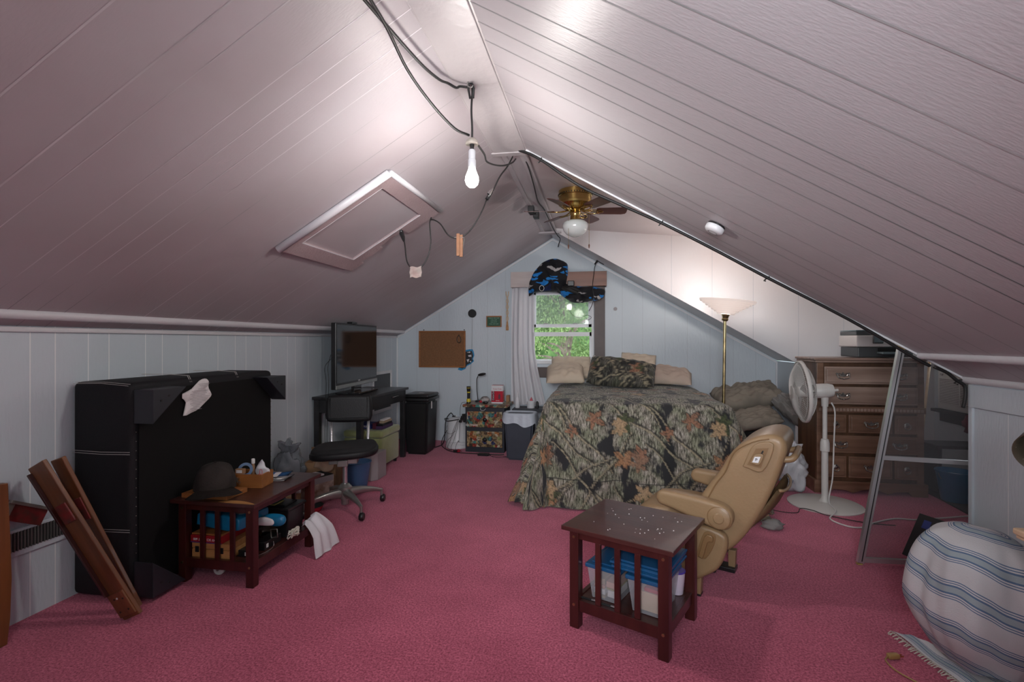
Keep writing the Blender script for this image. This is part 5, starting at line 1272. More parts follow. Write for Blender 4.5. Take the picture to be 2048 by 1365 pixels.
HW = (BX1 - BX0) / 2; HX = (BX0 + BX1) / 2; FLAP = .93; CL = BY1 - .55 - BY0
def comforter_pt(a, b):
    """a: cloth metres across from the bed middle, b: cloth metres from the pillows towards the foot"""
    da, db = max(abs(a) - HW, 0), max(b - CL, 0); sa = 1 if a > 0 else -1
    d = max(da, db); x = HX + max(-HW, min(HW, a)); y = BY0 + CL - min(b, CL)
    wr = .010 * noise.noise(Vector((a * 2.2, b * 2.6, 0))) + .005 * noise.noise(Vector((a * 7, b * 9, 4)))
    z = BZ + .02 + wr
    if d <= 0:
        q = min(HW - abs(a), CL - b, .2) / .2
        z += .018 * q - .010
        return x, y, z
    th_ = math.atan2(db, da) if (da and db) else (0 if da else PI / 2)
    nx, ny = sa * math.cos(th_), -math.sin(th_)
    r = .075
    if d < r * PI / 2: out, drop = r * math.sin(d / r), r * (1 - math.cos(d / r))
    else:
        e_ = d - r * PI / 2; fl_ = R(7 + 9 * math.sin(2 * th_) + (7 if sa > 0 and th_ < .8 else 0) + (5 if sa < 0 and th_ < .8 else 0))
        out, drop = r + e_ * math.sin(fl_), r + e_ * math.cos(fl_)
    per = a if th_ > .8 else -b * sa
    fold = .030 * math.sin(per * 9 + 1.2 * math.sin(per * 4.1)) + .014 * math.sin(per * 23 + 2) + .05 * max(0, math.sin(2 * th_)) * math.sin(th_ * 7)
    k = min(1, d / .6) ** 1.3
    out += fold * k + .02 * noise.noise(Vector((a * 3, b * 3, 7)))
    z = BZ + .01 + wr - drop
    if z < .012: out += (.012 - z) * .7; z = .012 + .004 * (1 + math.sin(per * 30))
    if sa > 0 and y > 4.95: out = min(out, .125 + .02 * (z < .3))
    if sa < 0 and y > 5.5: out = min(out, .13)
    return x + nx * out, y + ny * out, z
bm = nb(); NA, NB = 260, 230; uvs = []
LU = bm.loops.layers.uv.verify()
aa = [-(HW + FLAP) + 2 * (HW + FLAP) * i / NA for i in range(NA + 1)]; bb = [(CL + FLAP) * j / NB for j in range(NB + 1)]
V = []
for a in aa:
    row = []
    for b_ in bb: row.append(bm.verts.new(comforter_pt(a, b_))); uvs.append((a, b_))
    V.append(row)
for i in range(NA):
    for j in range(NB):
        f = bm.faces.new((V[i][j], V[i][j + 1], V[i + 1][j + 1], V[i + 1][j]))
        for lp, (p, q) in zip(f.loops, ((i, j), (i, j + 1), (i + 1, j + 1), (i + 1, j))): lp[LU].uv = (aa[p], bb[q])
bm.verts.index_update()
t = T('camouflage_comforter', 'leaf and bark camouflage comforter draped over the bed down to the carpet', 'comforter', (.3, 4.2, .01))
o = O('comforter', bm, 'camo', t, smooth=True, world=True)
leaf_paint(o.data, uvs, 21)
bm = nb()
pts = [Vector(comforter_pt(-(HW + FLAP) * .98 + 2 * (HW + FLAP) * .98 * i / 160, CL + .68)) + Vector((0, -.004, 0)) for i in range(161)]
pts = [p for p in pts if BX0 - .02 < p.x < BX1 + .02]
tube(bm, pts, .0028, 4); O('seam', bm, 'blackmatte', t, world=True)

M['cream'] = mat('cream_pillowcase', (.62, .52, .40), .85, bump=.4, bscale=9, var=.05)
M['tanpil'] = mat('tan_pillowcase', (.47, .38, .31), .85, bump=.5, bscale=9, var=.06)
M['palepil'] = mat('pale_pillowcase', (.64, .60, .56), .85, bump=.4, bscale=9)
def pil(name, lab, m, c, size, rot, seed, grp='pillows at the head of the bed', camo=False):
    t = T(name, lab, 'pillow', c, group=grp, rot=rot)
    bm = nb(); pillow(bm, *size, seed=seed, wr=.026, n=28, e=.58)
    if camo:
        L_ = bm.loops.layers.uv.verify()
        for f in bm.faces:
            for lp in f.loops: lp[L_].uv = (lp.vert.co.x, lp.vert.co.y)
        uv_ = [(v.co.x, v.co.y) for v in bm.verts]
    Mw = Matrix.LocRotScale(Vector(c), Euler(rot), None); Mi = Mw.inverted()
    for v in bm.verts:
        w_ = Mw @ v.co
        w_.z = max(w_.z, .915 + .002 * math.sin(w_.x * 40)); w_.y = min(w_.y, 6.715); v.co = Mi @ w_
    o = O('case', bm, m, t, smooth=True)
    if camo: leaf_paint(o.data, uv_, 5, (.5, .5), 3)
    return t
pil('pillow', 'cream pillow lying at the curtain side of the bed head', 'cream', (-.40, 5.93, 1.0), (.44, .46, .21), (R(20), R(-3), R(4)), 1)
pil('pillow', 'pale pillow leaning upright between the cream pillow and the camouflage one', 'palepil', (-.02, 6.12, 1.04), (.20, .40, .10), (R(56), R(12), R(-4)), 2)
pil('pillow', 'second cream pillow tucked against the wall below the window', 'cream', (-.36, 6.46, 1.06), (.50, .32, .12), (R(58), 0, R(2)), 3)
pil('pillow', 'dark camouflage pillow slumped in the middle of the bed head', 'camo_dark', (.235, 5.52, 1.045), (.70, .40, .22), (R(42), R(7), R(-5)), 4, camo=True)
pil('pillow', 'cream pillow with dark edging peeking over the camouflage pillow', 'cream', (.47, 6.35, 1.10), (.42, .32, .11), (R(60), R(5), R(-5)), 6)
pil('pillow', 'flat tan pillow at the floor lamp side of the bed head', 'tanpil', (.80, 5.98, .985), (.48, .48, .19), (R(14), R(6), R(-8)), 8)

# heap in the corner by the floor lamp
M['charcoal'] = mat('charcoal_bag', (.022, .020, .020), .8, bump=.5, bscale=6)
M['taupe'] = mat('taupe_blanket', (.235, .205, .165), .9, var=.15, vscale=5, bump=.6, bscale=7)
M['greycloth'] = mat('grey_cloth', (.24, .235, .225), .85, bump=.6, bscale=8)
o = nb(); vs = ico(o, (1.80, 6.05, .16), .34, 4, (1.15, .70, .74), .35, 6)
for v in vs: v.co.z = max(v.co.z, .008); v.co.x = min(v.co.x, 2.17); v.co.y = min(v.co.y, 6.5)
tag(O('dark_duffel', o, 'charcoal', None, smooth=True), 'soft charcoal duffel at the bottom of the corner heap', 'bag')
def heap(name, lab, m, c, sz, rot, seed, cat, wr=.05):
    o = nb(); pillow(o, *sz, seed=seed, wr=wr, ws=9, n=40)
    o.transform(Matrix.Translation(c) @ Euler(rot).to_matrix().to_4x4())
    for v in o.verts: v.co.y = min(v.co.y, 6.72); v.co.x = min(v.co.x, 2.18)
    return tag(O(name, o, m, None, smooth=True), lab, cat)
heap('folded_blanket', 'crumpled taupe blanket on top of the corner heap', 'taupe', (1.74, 6.36, .74), (.74, .42, .22), (R(20), R(-9), R(6)), 3, 'blanket')
heap('pillow', 'taupe pillow below the crumpled blanket in the corner heap', 'taupe', (1.66, 5.95, .53), (.60, .34, .13), (R(22), R(-12), R(4)), 9, 'pillow', .03)
heap('grey_garment', 'grey twisted garment hanging over the heap end beside the fan', 'greycloth', (2.08, 5.84, .64), (.18, .50, .18), (R(35), R(-28), R(12)), 14, 'clothes', .07)
heap('olive_garment', 'olive brown garment squashed at the foot of the heap near the dresser', 'taupe', (2.10, 5.60, .17), (.13, .16, .30), (0, 0, 0), 17, 'clothes', .06)

# ------------------------------------------------------------------ floor lamp
t = T('floor_lamp', 'tall brass floor lamp with a glowing ribbed glass uplight shade', 'lamp', (1.22, 5.2, 0))
lx, ly = 1.225, 5.32
bm = nb(); lathe(bm, [(.085, 0), (.085, .012), (.06, .022), (.02, .035), (.014, .05)], 28, Matrix.Translation((lx, ly, 0))); O('base', bm, 'oldbrass', t, world=True, smooth=True, ang=40)
bm = nb(); cyl(bm, (lx, ly, .04), (lx + .022, ly, 1.60), .0145, n=16); cyl(bm, (lx + .0065, ly, .52), (lx + .0066, ly, .53), .018, n=16); O('pole', bm, 'oldbrass', t, world=True, smooth=True, ang=40)
ms = Matrix.Translation((lx + .022, ly, 1.60)) @ Euler((R(2), R(6), 0)).to_matrix().to_4x4()
bm = nb(); lathe(bm, [(.016, 0), (.03, .008), (.033, .02), (.028, .03), (.033, .05), (.04, .065), (.038, .07)], 24, ms); O('socket_cup', bm, 'oldbrass', t, world=True, smooth=True, ang=40)
M['litglass'] = mat('frosted_lit_glass', (.85, .76, .70), .35, emit=(1, .82, .74), estr=.42)
bm = nb(); prof = [(.045, .072)]
for k in range(7):
    r0 = .06 + .205 * (k / 7); r1 = .06 + .205 * ((k + 1) / 7); z0 = .075 + .135 * (k / 7) ** .95
    prof += [(r0, z0), (r0 + .022, z0 - .004), (r1 + .001, z0 + .014)]
prof += [(.268, .212)]
lathe(bm, prof, 48, ms, cap=False); O('shade', bm, 'litglass', t, world=True, smooth=True, ang=30)
bm = nb(); ico(bm, tuple(ms @ Vector((0, 0, .13))), .03, 2, (1, 1, 1.4)); O('bulb', bm, 'whiteplastic', t, world=True, smooth=True)

# ------------------------------------------------------------------ pedestal fan
fx, fy = 1.90, 4.66
t = T('pedestal_fan', 'white pedestal fan with round wire cage in front of the dresser', 'fan', (fx, fy, 0))
M['fanwhite'] = mat('aged_white_plastic', (.62, .61, .58), .4)
bm = nb(); lathe(bm, [(.283, 0), (.285, .008), (.27, .016), (.10, .026), (.045, .03)], 56, Matrix.Translation((fx, fy, 0))); O('base', bm, 'fanwhite', t, world=True, smooth=True, ang=40)
bm = nb(); lathe(bm, [(.045, .03), (.03, .05), (.026, .08)], 24, Matrix.Translation((fx, fy, 0))); cyl(bm, (fx, fy, .05), (fx, fy, .50), .026, n=20); cyl(bm, (fx, fy, .5), (fx, fy, .86), .018, n=20)
O('pole', bm, 'fanwhite', t, world=True, smooth=True, ang=40)
bm = nb(); lathe(bm, [(.030, .455), (.036, .46), (.036, .53), (.028, .56), (.02, .565)], 24, Matrix.Translation((fx, fy, 0))); O('height_collar', bm, 'fanwhite', t, world=True, smooth=True, ang=40)
ax = Vector((-.985, .10, -.07)).normalized()
mh = Matrix.Translation((fx + .0, fy - .0, .975)) @ ax.to_track_quat('Z', 'Y').to_matrix().to_4x4()
def F(x, y, z): return tuple(mh @ Vector((x, y, z)))
bm = nb(); lathe(bm, [(.02, -.07), (.05, -.06), (.062, -.02), (.062, .06), (.05, .085)], 24, mh); O('motor_housing', bm, 'fanwhite', t, world=True, smooth=True, ang=50)
bm = nb(); cyl(bm, (fx, fy, .84), (fx + .0, fy, .95), .026, .03, n=14); cyl(bm, F(-.0, 0, -.03), F(.0, 0, -.1), .012, n=8); O('neck', bm, 'fanwhite', t, world=True, smooth=True, ang=50)
RG = .262; ZC = .175
def cage(front):
    bm = nb()
    n_ = 76
    for k in range(n_):
        a0 = 2 * PI * k / n_; pts = []
        for j in range(9):
            s = j / 8; r = .055 + (RG - .055) * s
            a = a0 + (1.0 * (1 - s) * 1.0 if front else 0)
            dz = (.075 if front else .085) * (1 - s ** 2.6)
            pts.append(F(r * math.cos(a), r * math.sin(a), ZC + (dz if front else -dz)))
        tube(bm, pts, .0013, 3, cap=False)
    for r in ((.14, .20, .245) if not front else (.235,)):
        s = (r - .055) / (RG - .055); dz = (.075 if front else .085) * (1 - s ** 2.6)
        tube(bm, [F(r * math.cos(a), r * math.sin(a), ZC + (dz if front else -dz)) for a in [2 * PI * q / 48 for q in range(48)]], .0016, 4, closed=True)
    return bm
O('front_grille', cage(True), 'fanwhite', t, world=True); O('rear_grille', cage(False), 'fanwhite', t, world=True)
bm = nb(); lathe(bm, [(RG - .004, -.016), (RG + .005, -.012), (RG + .005, .012), (RG - .004, .016)], 64, mh @ Matrix.Translation((0, 0, ZC)), cap=False); O('rim_ring', bm, 'fanwhite', t, world=True, smooth=True)
bm = nb(); lathe(bm, [(.01, .002), (.055, 0), (.058, -.008), (.05, -.014)], 28, mh @ Matrix.Translation((0, 0, ZC + .078)) @ Matrix.Diagonal((1, 1, 1, 1))); O('centre_badge', bm, 'fanwhite', t, world=True, smooth=True, ang=40)
M['blade'] = mat('translucent_blade', (.50, .50, .49), .35)
for k in range(3):
    bm = nb()
    def bl(u, v, k=k):
        r = .045 + .19 * u; a = 2 * PI * k / 3 + (v - .5) * (1.1 - .25 * u) ; return F(r * math.cos(a), r * math.sin(a), ZC + (v - .5) * .05)
    sheet(bm, 10, 10, bl); O('blade', bm, 'blade', t, world=True, smooth=True)
bm = nb(); lathe(bm, [(.045, -.03), (.045, .03), (.02, .045)], 20, mh @ Matrix.Translation((0, 0, ZC))); cyl(bm, F(0, 0, .08), F(0, 0, ZC - .02), .01, n=10); O('hub', bm, 'fanwhite', t, world=True, smooth=True, ang=40)
cable([(fx + .03, fy - .05, .88), (fx + .055, fy - .055, .80), (fx + .05, fy - .05, .55), (fx + .035, fy - .06, .25), (fx - .01, fy - .10, .06), (fx - .02, fy - .25, .03), (1.778, 4.269, .008), (1.84, 4.12, .008), (1.95, 4.12, .008), (2.08, 4.24, .008), (2.28, 4.36, .008), (2.419, 4.36, .008), (2.567, 4.408, .008), (2.9, 4.5, .02)], .006, 'whiteplastic', 'fan_cord', 'white cord running down the fan pole and across the carpet')
cable([(1.20, 4.55, .008), (1.323, 4.487, .008), (1.453, 4.386, .008), (1.575, 4.37, .010), (1.62, 4.42, .03), (1.69, 4.38, .035), (1.789, 4.33, .014), (2.0, 4.23, .008), (2.2, 4.2, .008)], .0035, 'rubber', 'floor_wire', 'thin dark wire snaking across the carpet past the fan base')

# ------------------------------------------------------------------ dresser
DX0, DX1, DY0, DY1, DH = 1.955, 2.895, 5.03, 5.48, 1.245
M['dwood'] = wood('weathered_brown_pine', (.12, .058, .032), (.25, .145, .095), .42, 'X', 3.2, coat=.15)
M['dwood_top'] = wood('greyed_brown_pine', (.22, .145, .11), (.40, .29, .235), .4, 'X', 3.2, coat=.2)
M['dside'] = wood('dark_side_pine', (.060, .028, .014), (.13, .062, .030), .45, 'Z', 3, coat=.1)
t = T('dresser', 'tall weathered brown chest of drawers with ornate metal pulls', 'dresser', ((DX0 + DX1) / 2, DY0, 0))
bm = nb(); bx(bm, DX0 + .03, DX1 - .03, DY0 + .02, DY1, .10, DH - .045, .003); O('carcass', bm, 'dside', t, world=True)
for x0, x1 in ((DX0 + .03, DX0 + .085), (DX1 - .085, DX1 - .03)):
    bm = nb(); bx(bm, x0, x1, DY0 + .0, DY0 + .0195, .10, DH - .045, .003); O('corner_post', bm, 'dwood', t, world=True)
bm = nb(); bx(bm, DX0, DX1, DY0 - .02, DY1, DH - .022, DH, .006); bx(bm, DX0 + .015, DX1 - .015, DY0 - .008, DY1, DH - .044, DH - .023, .006); O('top', bm, 'dwood_top', t, world=True)
bm = nb(); prism(bm, [(DX0 + .005, 0), (DX0 + .13, 0), (DX0 + .16, .04), (DX0 + .26, .035), (DX0 + .33, .012), (DX0 + .40, .04), ((DX0 + DX1) / 2, .05), (DX1 - .40, .04), (DX1 - .33, .012), (DX1 - .26, .035), (DX1 - .16, .04), (DX1 - .13, 0), (DX1 - .005, 0), (DX1 - .005, .115), (DX0 + .005, .115)], DY0 - .012, DY0 + .012, 'XZ'); 
bx(bm, DX0 + .005, DX0 + .03, DY0 + .0125, DY1, 0, .115); bx(bm, DX1 - .03, DX1 - .005, DY0 + .0125, DY1, 0, .115)
bmesh.ops.recalc_face_normals(bm, faces=bm.faces); O('plinth', bm, 'dwood', t, world=True)
bm = nb(); bx(bm, DX0 + .02, DX1 - .02, DY0 - .012, DY0 - .001, .745, .80, .004)
O('moulding', bm, 'dwood', t, world=True)
bm = nb()
for k in range(30): bx(bm, DX0 + .04 + k * .0288, DX0 + .062 + k * .0288, DY0 - .019, DY0 - .0125, .758, .784, .002)
O('dentil_row', bm, 'dwood_top', t, world=True)
def bail_mesh():
    bm = nb()
    prism(bm, [(-.03, 0), (-.022, .014), (-.012, .012), (-.006, .024), (0, .030), (.006, .024), (.012, .012), (.022, .014), (.03, 0), (.018, -.010), (.008, -.006), (0, -.014), (-.008, -.006), (-.018, -.010)], -.004, 0, b=.001)
    for s in (-1, 1):
        prism(bm, [(s * .038, .020), (s * .052, .026), (s * .062, .016), (s * .058, .004), (s * .048, -.004), (s * .036, .004)], -.005, 0)
        ico(bm, (s * .050, -.008, .010), .008, 2)
    tube(bm, smooth_pts([(-.050, -.012, .008), (-.048, -.018, -.014), (-.03, -.02, -.026), (0, -.022, -.030), (.03, -.02, -.026), (.048, -.018, -.014), (.050, -.012, .008)], 4), .0045, 7)
    ico(bm, (0, -.022, -.030), .009, 2, (1.3, 1, .8))
    for s in (-1, 1): tube(bm, smooth_pts([(s * .03, -.004, 0), (s * .04, -.007, .012), (s * .03, -.007, .020), (s * .024, -.005, .012)], 4), .003, 6)
    bmesh.ops.recalc_face_normals(bm, faces=bm.faces)
    return bm
def ring_mesh():
    bm = nb(); lathe(bm, [(.016, -.004), (.022, 0), (.016, .004), (.006, .008)], 20, Euler((R(90), 0, 0)).to_matrix().to_4x4())
    ico(bm, (0, -.010, .006), .008, 2)
    tube(bm, [(.024 * math.sin(a), -.014, -.014 + .024 * math.cos(a)) for a in [k / 20 * 2 * PI for k in range(20)]], .0035, 7, closed=True)
    bmesh.ops.recalc_face_normals(bm, faces=bm.faces)
    return bm
hb = hr = None
def put_handle(parent, x, z, kind):
    global hb, hr
    src = hb if kind == 'bail' else hr
    y = DY0 - .022
    base = parent.matrix_world
    if src is None:
        o = O('handle', bail_mesh() if kind == 'bail' else ring_mesh(), 'pewter', parent, smooth=True, ang=40)
        if kind == 'bail': hb = o
        else: hr = o
    else: o = src.copy(); C.objects.link(o); o.parent = parent
    o.location = Vector((x, y, z)) - Vector(t.location)
def drawer(x0, x1, z0, z1, hs, m='dwood'):
    bm = nb(); bx(bm, x0, x1, DY0 - .012, DY0 - .001, z0, z1, .004); bx(bm, x0 + .018, x1 - .018, DY0 - .020, DY0 - .0125, z0 + .018, z1 - .018, .005)
    d = O('drawer', bm, m, t, world=True)
    for hx, k in hs: put_handle(d, hx, (z0 + z1) / 2, k)
a, b = DX0 + .088, DX1 - .088; w_ = b - a
drawer(a, b, 1.005, 1.165, [(a + .15, 'bail'), (b - .15, 'bail')], 'dwood_top'); drawer(a, b, .820, .980, [(a + .15, 'bail'), (b - .15, 'bail')], 'dwood_top')
for z0, z1, three in ((.560, .725, 1), (.375, .535, 0), (.150, .345, 1)):
    if three:
        drawer(a, a + w_ * .24, z0, z1, [(a + w_ * .12, 'ring')]); drawer(a + w_ * .265, b - w_ * .265, z0, z1, [((a + b) / 2, 'bail')]); drawer(b - w_ * .24, b, z0, z1, [(b - w_ * .12, 'ring')])
    else: drawer(a, b, z0, z1, [(a + .13, 'bail'), (b - .15, 'bail')])

# printer on the dresser
t = T('printer', 'white and grey inkjet printer on top of the dresser', 'printer', (2.5, 5.25, DH))
M['pr_grey'] = mat('printer_grey', (.075, .085, .09), .4); M['pr_teal'] = mat('printer_teal_grey', (.16, .23, .25), .35); M['pr_white'] = mat('printer_white', (.70, .69, .68), .4)
px0, px1, py0, py1 = 2.34, 2.81, 5.08, 5.43; Z = DH + .001; zb_ = len(bpy.data.meshes)
bm = nb(); bx(bm, px0 + .015, px1, py0 + .01, py1, Z + 0.0050, Z + 0.0975, .008); O('lower_body', bm, 'pr_grey', t, world=True)
bm = nb(); bx(bm, px0, px1, py0, py1, Z + 0.1000, Z + 0.2063, .008); O('upper_body', bm, 'pr_white', t, world=True)
bm = nb(); bx(bm, px0 + .01, px1 - .01, py0 + .03, py1, Z + 0.2088, Z + 0.2438, .006); O('scanner_lid', bm, 'pr_grey', t, world=True)
bm = nb(); bx(bm, px0 + .012, px1 - .02, py0 + .04, py1, Z + 0.2463, Z + 0.2562, .002); O('glass_cover', bm, 'pr_teal', t, world=True)
bm = nb(); bx(bm, px0 + .13, px0 + .215, py0 - .02, py0 - .001, Z + 0.1313, Z + 0.2150, .006); scr = O('control_panel', bm, 'pr_grey', t, world=True)
bm = nb(); bx(bm, px0 + .137, px0 + .208, py0 - .0215, py0 - .0205, Z + 0.1438, Z + 0.2063); O('display', bm, 'pr_teal', scr, world=True)
bm = nb(); bx(bm, px0 + .17, px1 - .06, py0 - .10, py0 + .009, Z + 0.0350, Z + 0.0550, .004); O('paper_tray', bm, 'pr_teal', t, world=True)
bm = nb(); bx(bm, px0 + .18, px1 - .07, py0 + .001, py0 + .0085, Z + 0.0575, Z + 0.0900, .002); O('output_slot', bm, 'blackmatte', t, world=True)

# white carrier bag on the floor beside the dresser
o = nb(); vs = ico(o, (1.76, 5.02, .20), .165, 4, (.82, .7, 1.22), .35, 8)
for v in vs: v.co.z = max(v.co.z, .008); v.co.x = min(v.co.x, 1.94)
inflate(o, [(-.05, 0), (-.09, .07), (-.03, .05), (.01, .09), (.05, .04), (.09, .06), (.05, 0)], .03, mtx=Matrix.Translation((1.77, 5.02, .385)), back=1, wr=.02, ws=25)
t = T('carrier_bag', 'bulging white plastic carrier bag on the carpet beside the dresser', 'bag', (1.76, 5.02, 0)); M['carrier'] = mat('white_carrier_plastic', (.56, .57, .60), .3, var=.06, bump=.8, bscale=9)
O('bag', o, 'carrier', t, smooth=True, world=True)
letter('THANK YOU', .035, (1.64, 4.925, .13), (R(88), 0, R(-32)), 'cyan', t)

# ------------------------------------------------------------------ tan captain's chair from a van
M['tan'] = mat('tan_leather', (.275, .180, .095), .42, var=.05, vscale=4, bump=.12, bscale=70)
M['tan_pl'] = mat('tan_plastic', (.262, .170, .088), .45, bump=.08, bscale=200)
M['tan_dk'] = mat('dark_tan_plastic', (.20, .115, .05), .4)
mk = Matrix(((.91, .41, 0, .315), (-.41, .91, 0, 2.92), (0, 0, 1, 0), (0, 0, 0, 1)))
t = T('captains_chair', 'reclined tan leather vehicle armchair standing on the pink carpet', 'armchair', (.6, 3.1, 0))
bk = [(0.219, 0.538), (0.272, 0.621), (0.324, 0.698), (0.375, 0.79), (0.424, 0.846), (0.496, 0.893), (0.570, 0.915), (0.625, 0.900), (0.645, 0.85), (0.630, 0.781), (0.578, 0.619), (0.508, 0.463), (0.424, 0.326), (0.354, 0.258), (0.290, 0.285), (0.225, 0.41)]
bm = nb(); puff(bm, bk, .09, .52, .032, 'XZ', mk, k=4, sm=4); O('backrest', bm, 'tan', t, world=True, smooth=True, ang=60)
bm = nb()
sm_ = [(0.247, 0.50), (0.300, 0.61), (0.352, 0.692), (0.385, 0.78), (0.425, 0.83), (0.497, 0.872), (0.565, 0.892)]
for v_ in (.0885, .5215): tube(bm, [tuple(mk @ Vector((q.x, v_, q.z))) for q in smooth_pts([(a_, 0, b_) for a_, b_ in sm_])], .0035, 6)
O('piping', bm, 'tan_dk', t, world=True, smooth=True)
bm = nb(); puff(bm, [(.440, .735), (.495, .855), (.588, .868), (.537, .722)], .076, .0935, .006, 'XZ', mk, sm=4); sl = O('belt_guide', bm, 'tan_pl', t, world=True, smooth=True, ang=50)
bm = nb(); prism(bm, [(.462, .748), (.505, .838), (.565, .848), (.528, .740)], .0735, .0765, 'XZ', mk); O('recess', bm, 'tan_dk', sl, world=True)
bm = nb(); puff(bm, [(.478, .762), (.500, .808), (.542, .812), (.522, .757)], .060, .0745, .004, 'XZ', mk, sm=3); O('latch', bm, 'tan_pl', sl, world=True, smooth=True, ang=50)
bm = nb(); prism(bm, [(.489, .768), (.501, .798), (.529, .801), (.518, .768)], .0585, .0605, 'XZ', mk); O('release_button', bm, 'white', sl, world=True)
letter('P', .022, tuple(mk @ Vector((.509, .0575, .783))), (R(90), 0, R(-24.2)), 'black', sl)
bm = nb(); prism(bm, [(.520, .800), (.536, .832), (.542, .830), (.528, .798)], .066, .0735, 'XZ', mk); O('belt_slot', bm, 'black', sl, world=True)
bm = nb(); tube(bm, [tuple(mk @ Vector(q)) for q in smooth_pts([(.59, .16, .775), (.655, .165, .785), (.675, .20, .80), (.675, .41, .80), (.655, .445, .785), (.59, .45, .775)], 4)], .017, 10); O('grab_handle', bm, 'tan_pl', t, world=True, smooth=True)
bm = nb()   # sagging map pocket on the back of the backrest
def pocket(u, v):
    s0, z0 = .585 - .20 * v, .625 - .335 * v
    b_ = .045 * math.sin(PI * min(1, v * .9 + .25)) * math.sin(PI * u) ** .5
    return tuple(mk @ Vector((s0 + .012 + b_, .115 + .38 * u, z0 - b_ * .4)))
sheet(bm, 16, 12, pocket); bmesh.ops.solidify(bm, geom=bm.faces[:], thickness=.006); O('map_pocket', bm, 'tan', t, world=True, smooth=True)
bm = nb(); tube(bm, [tuple(Vector(pocket(u / 14, 0)) + Vector((.012, 0, 0))) for u in range(15)], .008, 8); O('pocket_hem', bm, 'tan', t, world=True, smooth=True)
arm = [(-.003, .515), (.018, .553), (.10, .556), (.241, .548), (.345, .533), (.395, .50), (.403, .455), (.385, .415), (.34, .398), (.28, .408), (.094, .463), (.018, .480)]
for nm, dv, ds, dz in (('near', 0, 0, 0), ('far', .585, .04, 0)):
    bm = nb(); puff(bm, [(a_ + ds, b_ + dz) for a_, b_ in arm], dv - .0, dv + .082, .020, 'XZ', mk, k=4, sm=3); ar = O('armrest', bm, 'tan', t, world=True, smooth=True, ang=60)
    if nm == 'near':
        for r_, h_ in ((.060, .0015), (.056, .005), (.031, .006), (.028, .012)):
            bm = nb(); c_ = mk @ Vector((.337, 0, .463)); lathe(bm, [(r_, 0), (r_, h_), (r_ * .85, h_ + .004), (.002, h_ + .005)], 32, mk @ Matrix.Translation((.337, 0.001, .463)) @ Euler((R(90), 0, 0)).to_matrix().to_4x4())
            O('pivot_cap', bm, 'tan_dk' if r_ in (.060, .031) else 'tan', ar, world=True, smooth=True, ang=40)
bm = nb(); puff(bm, [(-.16, .31), (-.17, .37), (-.12, .415), (.0, .435), (.18, .43), (.27, .41), (.28, .34), (.10, .30), (-.10, .29)], .095, .565, .05, 'XZ', mk, k=4, sm=4); O('seat', bm, 'tan', t, world=True, smooth=True, ang=60)
bm = nb(); puff(bm, [(.0, .355), (.12, .388), (.26, .392), (.350, .37), (.372, .33), (.362, .26), (.325, .175), (.255, .115), (.20, .09), (.05, .12), (-.02, .22)], .035, .095, .02, 'XZ', mk, sm=3); sh = O('side_shroud', bm, 'tan_dk' if 0 else 'tan_pl', t, world=True, smooth=True, ang=50)
bm = nb(); puff(bm, [(.212, .225), (.255, .36), (.310, .362), (.308, .305), (.262, .218)], .030, .0365, .003, 'XZ', mk, sm=3); O('lever_recess', bm, 'tan_dk', sh, world=True, smooth=True, ang=50)
bm = nb(); puff(bm, [(.228, .23), (.262, .345), (.300, .352), (.302, .322), (.276, .312), (.252, .226)], .014, .0305, .005, 'XZ', mk, sm=3); O('recline_lever', bm, 'tan_dk', sh, world=True, smooth=True, ang=50)
bm = nb(); puff(bm, [(.0, .355), (.26, .392), (.350, .37), (.362, .26), (.255, .115), (.05, .12)], .565, .62, .02, 'XZ', mk, sm=3); O('side_shroud', bm, 'tan_pl', t, world=True, smooth=True, ang=50)
bm = nb(); bx(bm, .0, .30, .10, .56, .12, .29, .01, mtx=mk); O('seat_base', bm, 'blackmatte', t, world=True)
for s_, v_ in ((.215, .045), (-.05, .045), (.315, .46), (-.05, .53)):
    bm = nb(); prism(bm, [(s_ - .018, 0), (s_ + .018, 0), (s_ + .024, .13), (s_ - .02, .13)], v_, v_ + .05, 'XZ', mk, b=.003); l = O('leg', bm, 'tan_pl', t, world=True)
    bm = nb(); bx(bm, s_ - .02, s_ + .02, v_ - .002, v_ + .052, 0.0, .012, .002, mtx=mk); O('foot_pad', bm, 'black', l, world=True)
bm = nb(); bx(bm, .19, .34, .43, .52, .004, .03, .004, mtx=mk); O('floor_rail', bm, 'black', t, world=True)
o = nb(); vs = ico(o, (1.27, 3.98, .035), .06, 3, (1.2, .8, .62), .5, 9)
for v in vs: v.co.z = max(v.co.z, .004)
tag(O('grey_sock', o, 'greycloth', None, smooth=True), 'small balled grey sock on the carpet behind the tan armchair', 'sock')

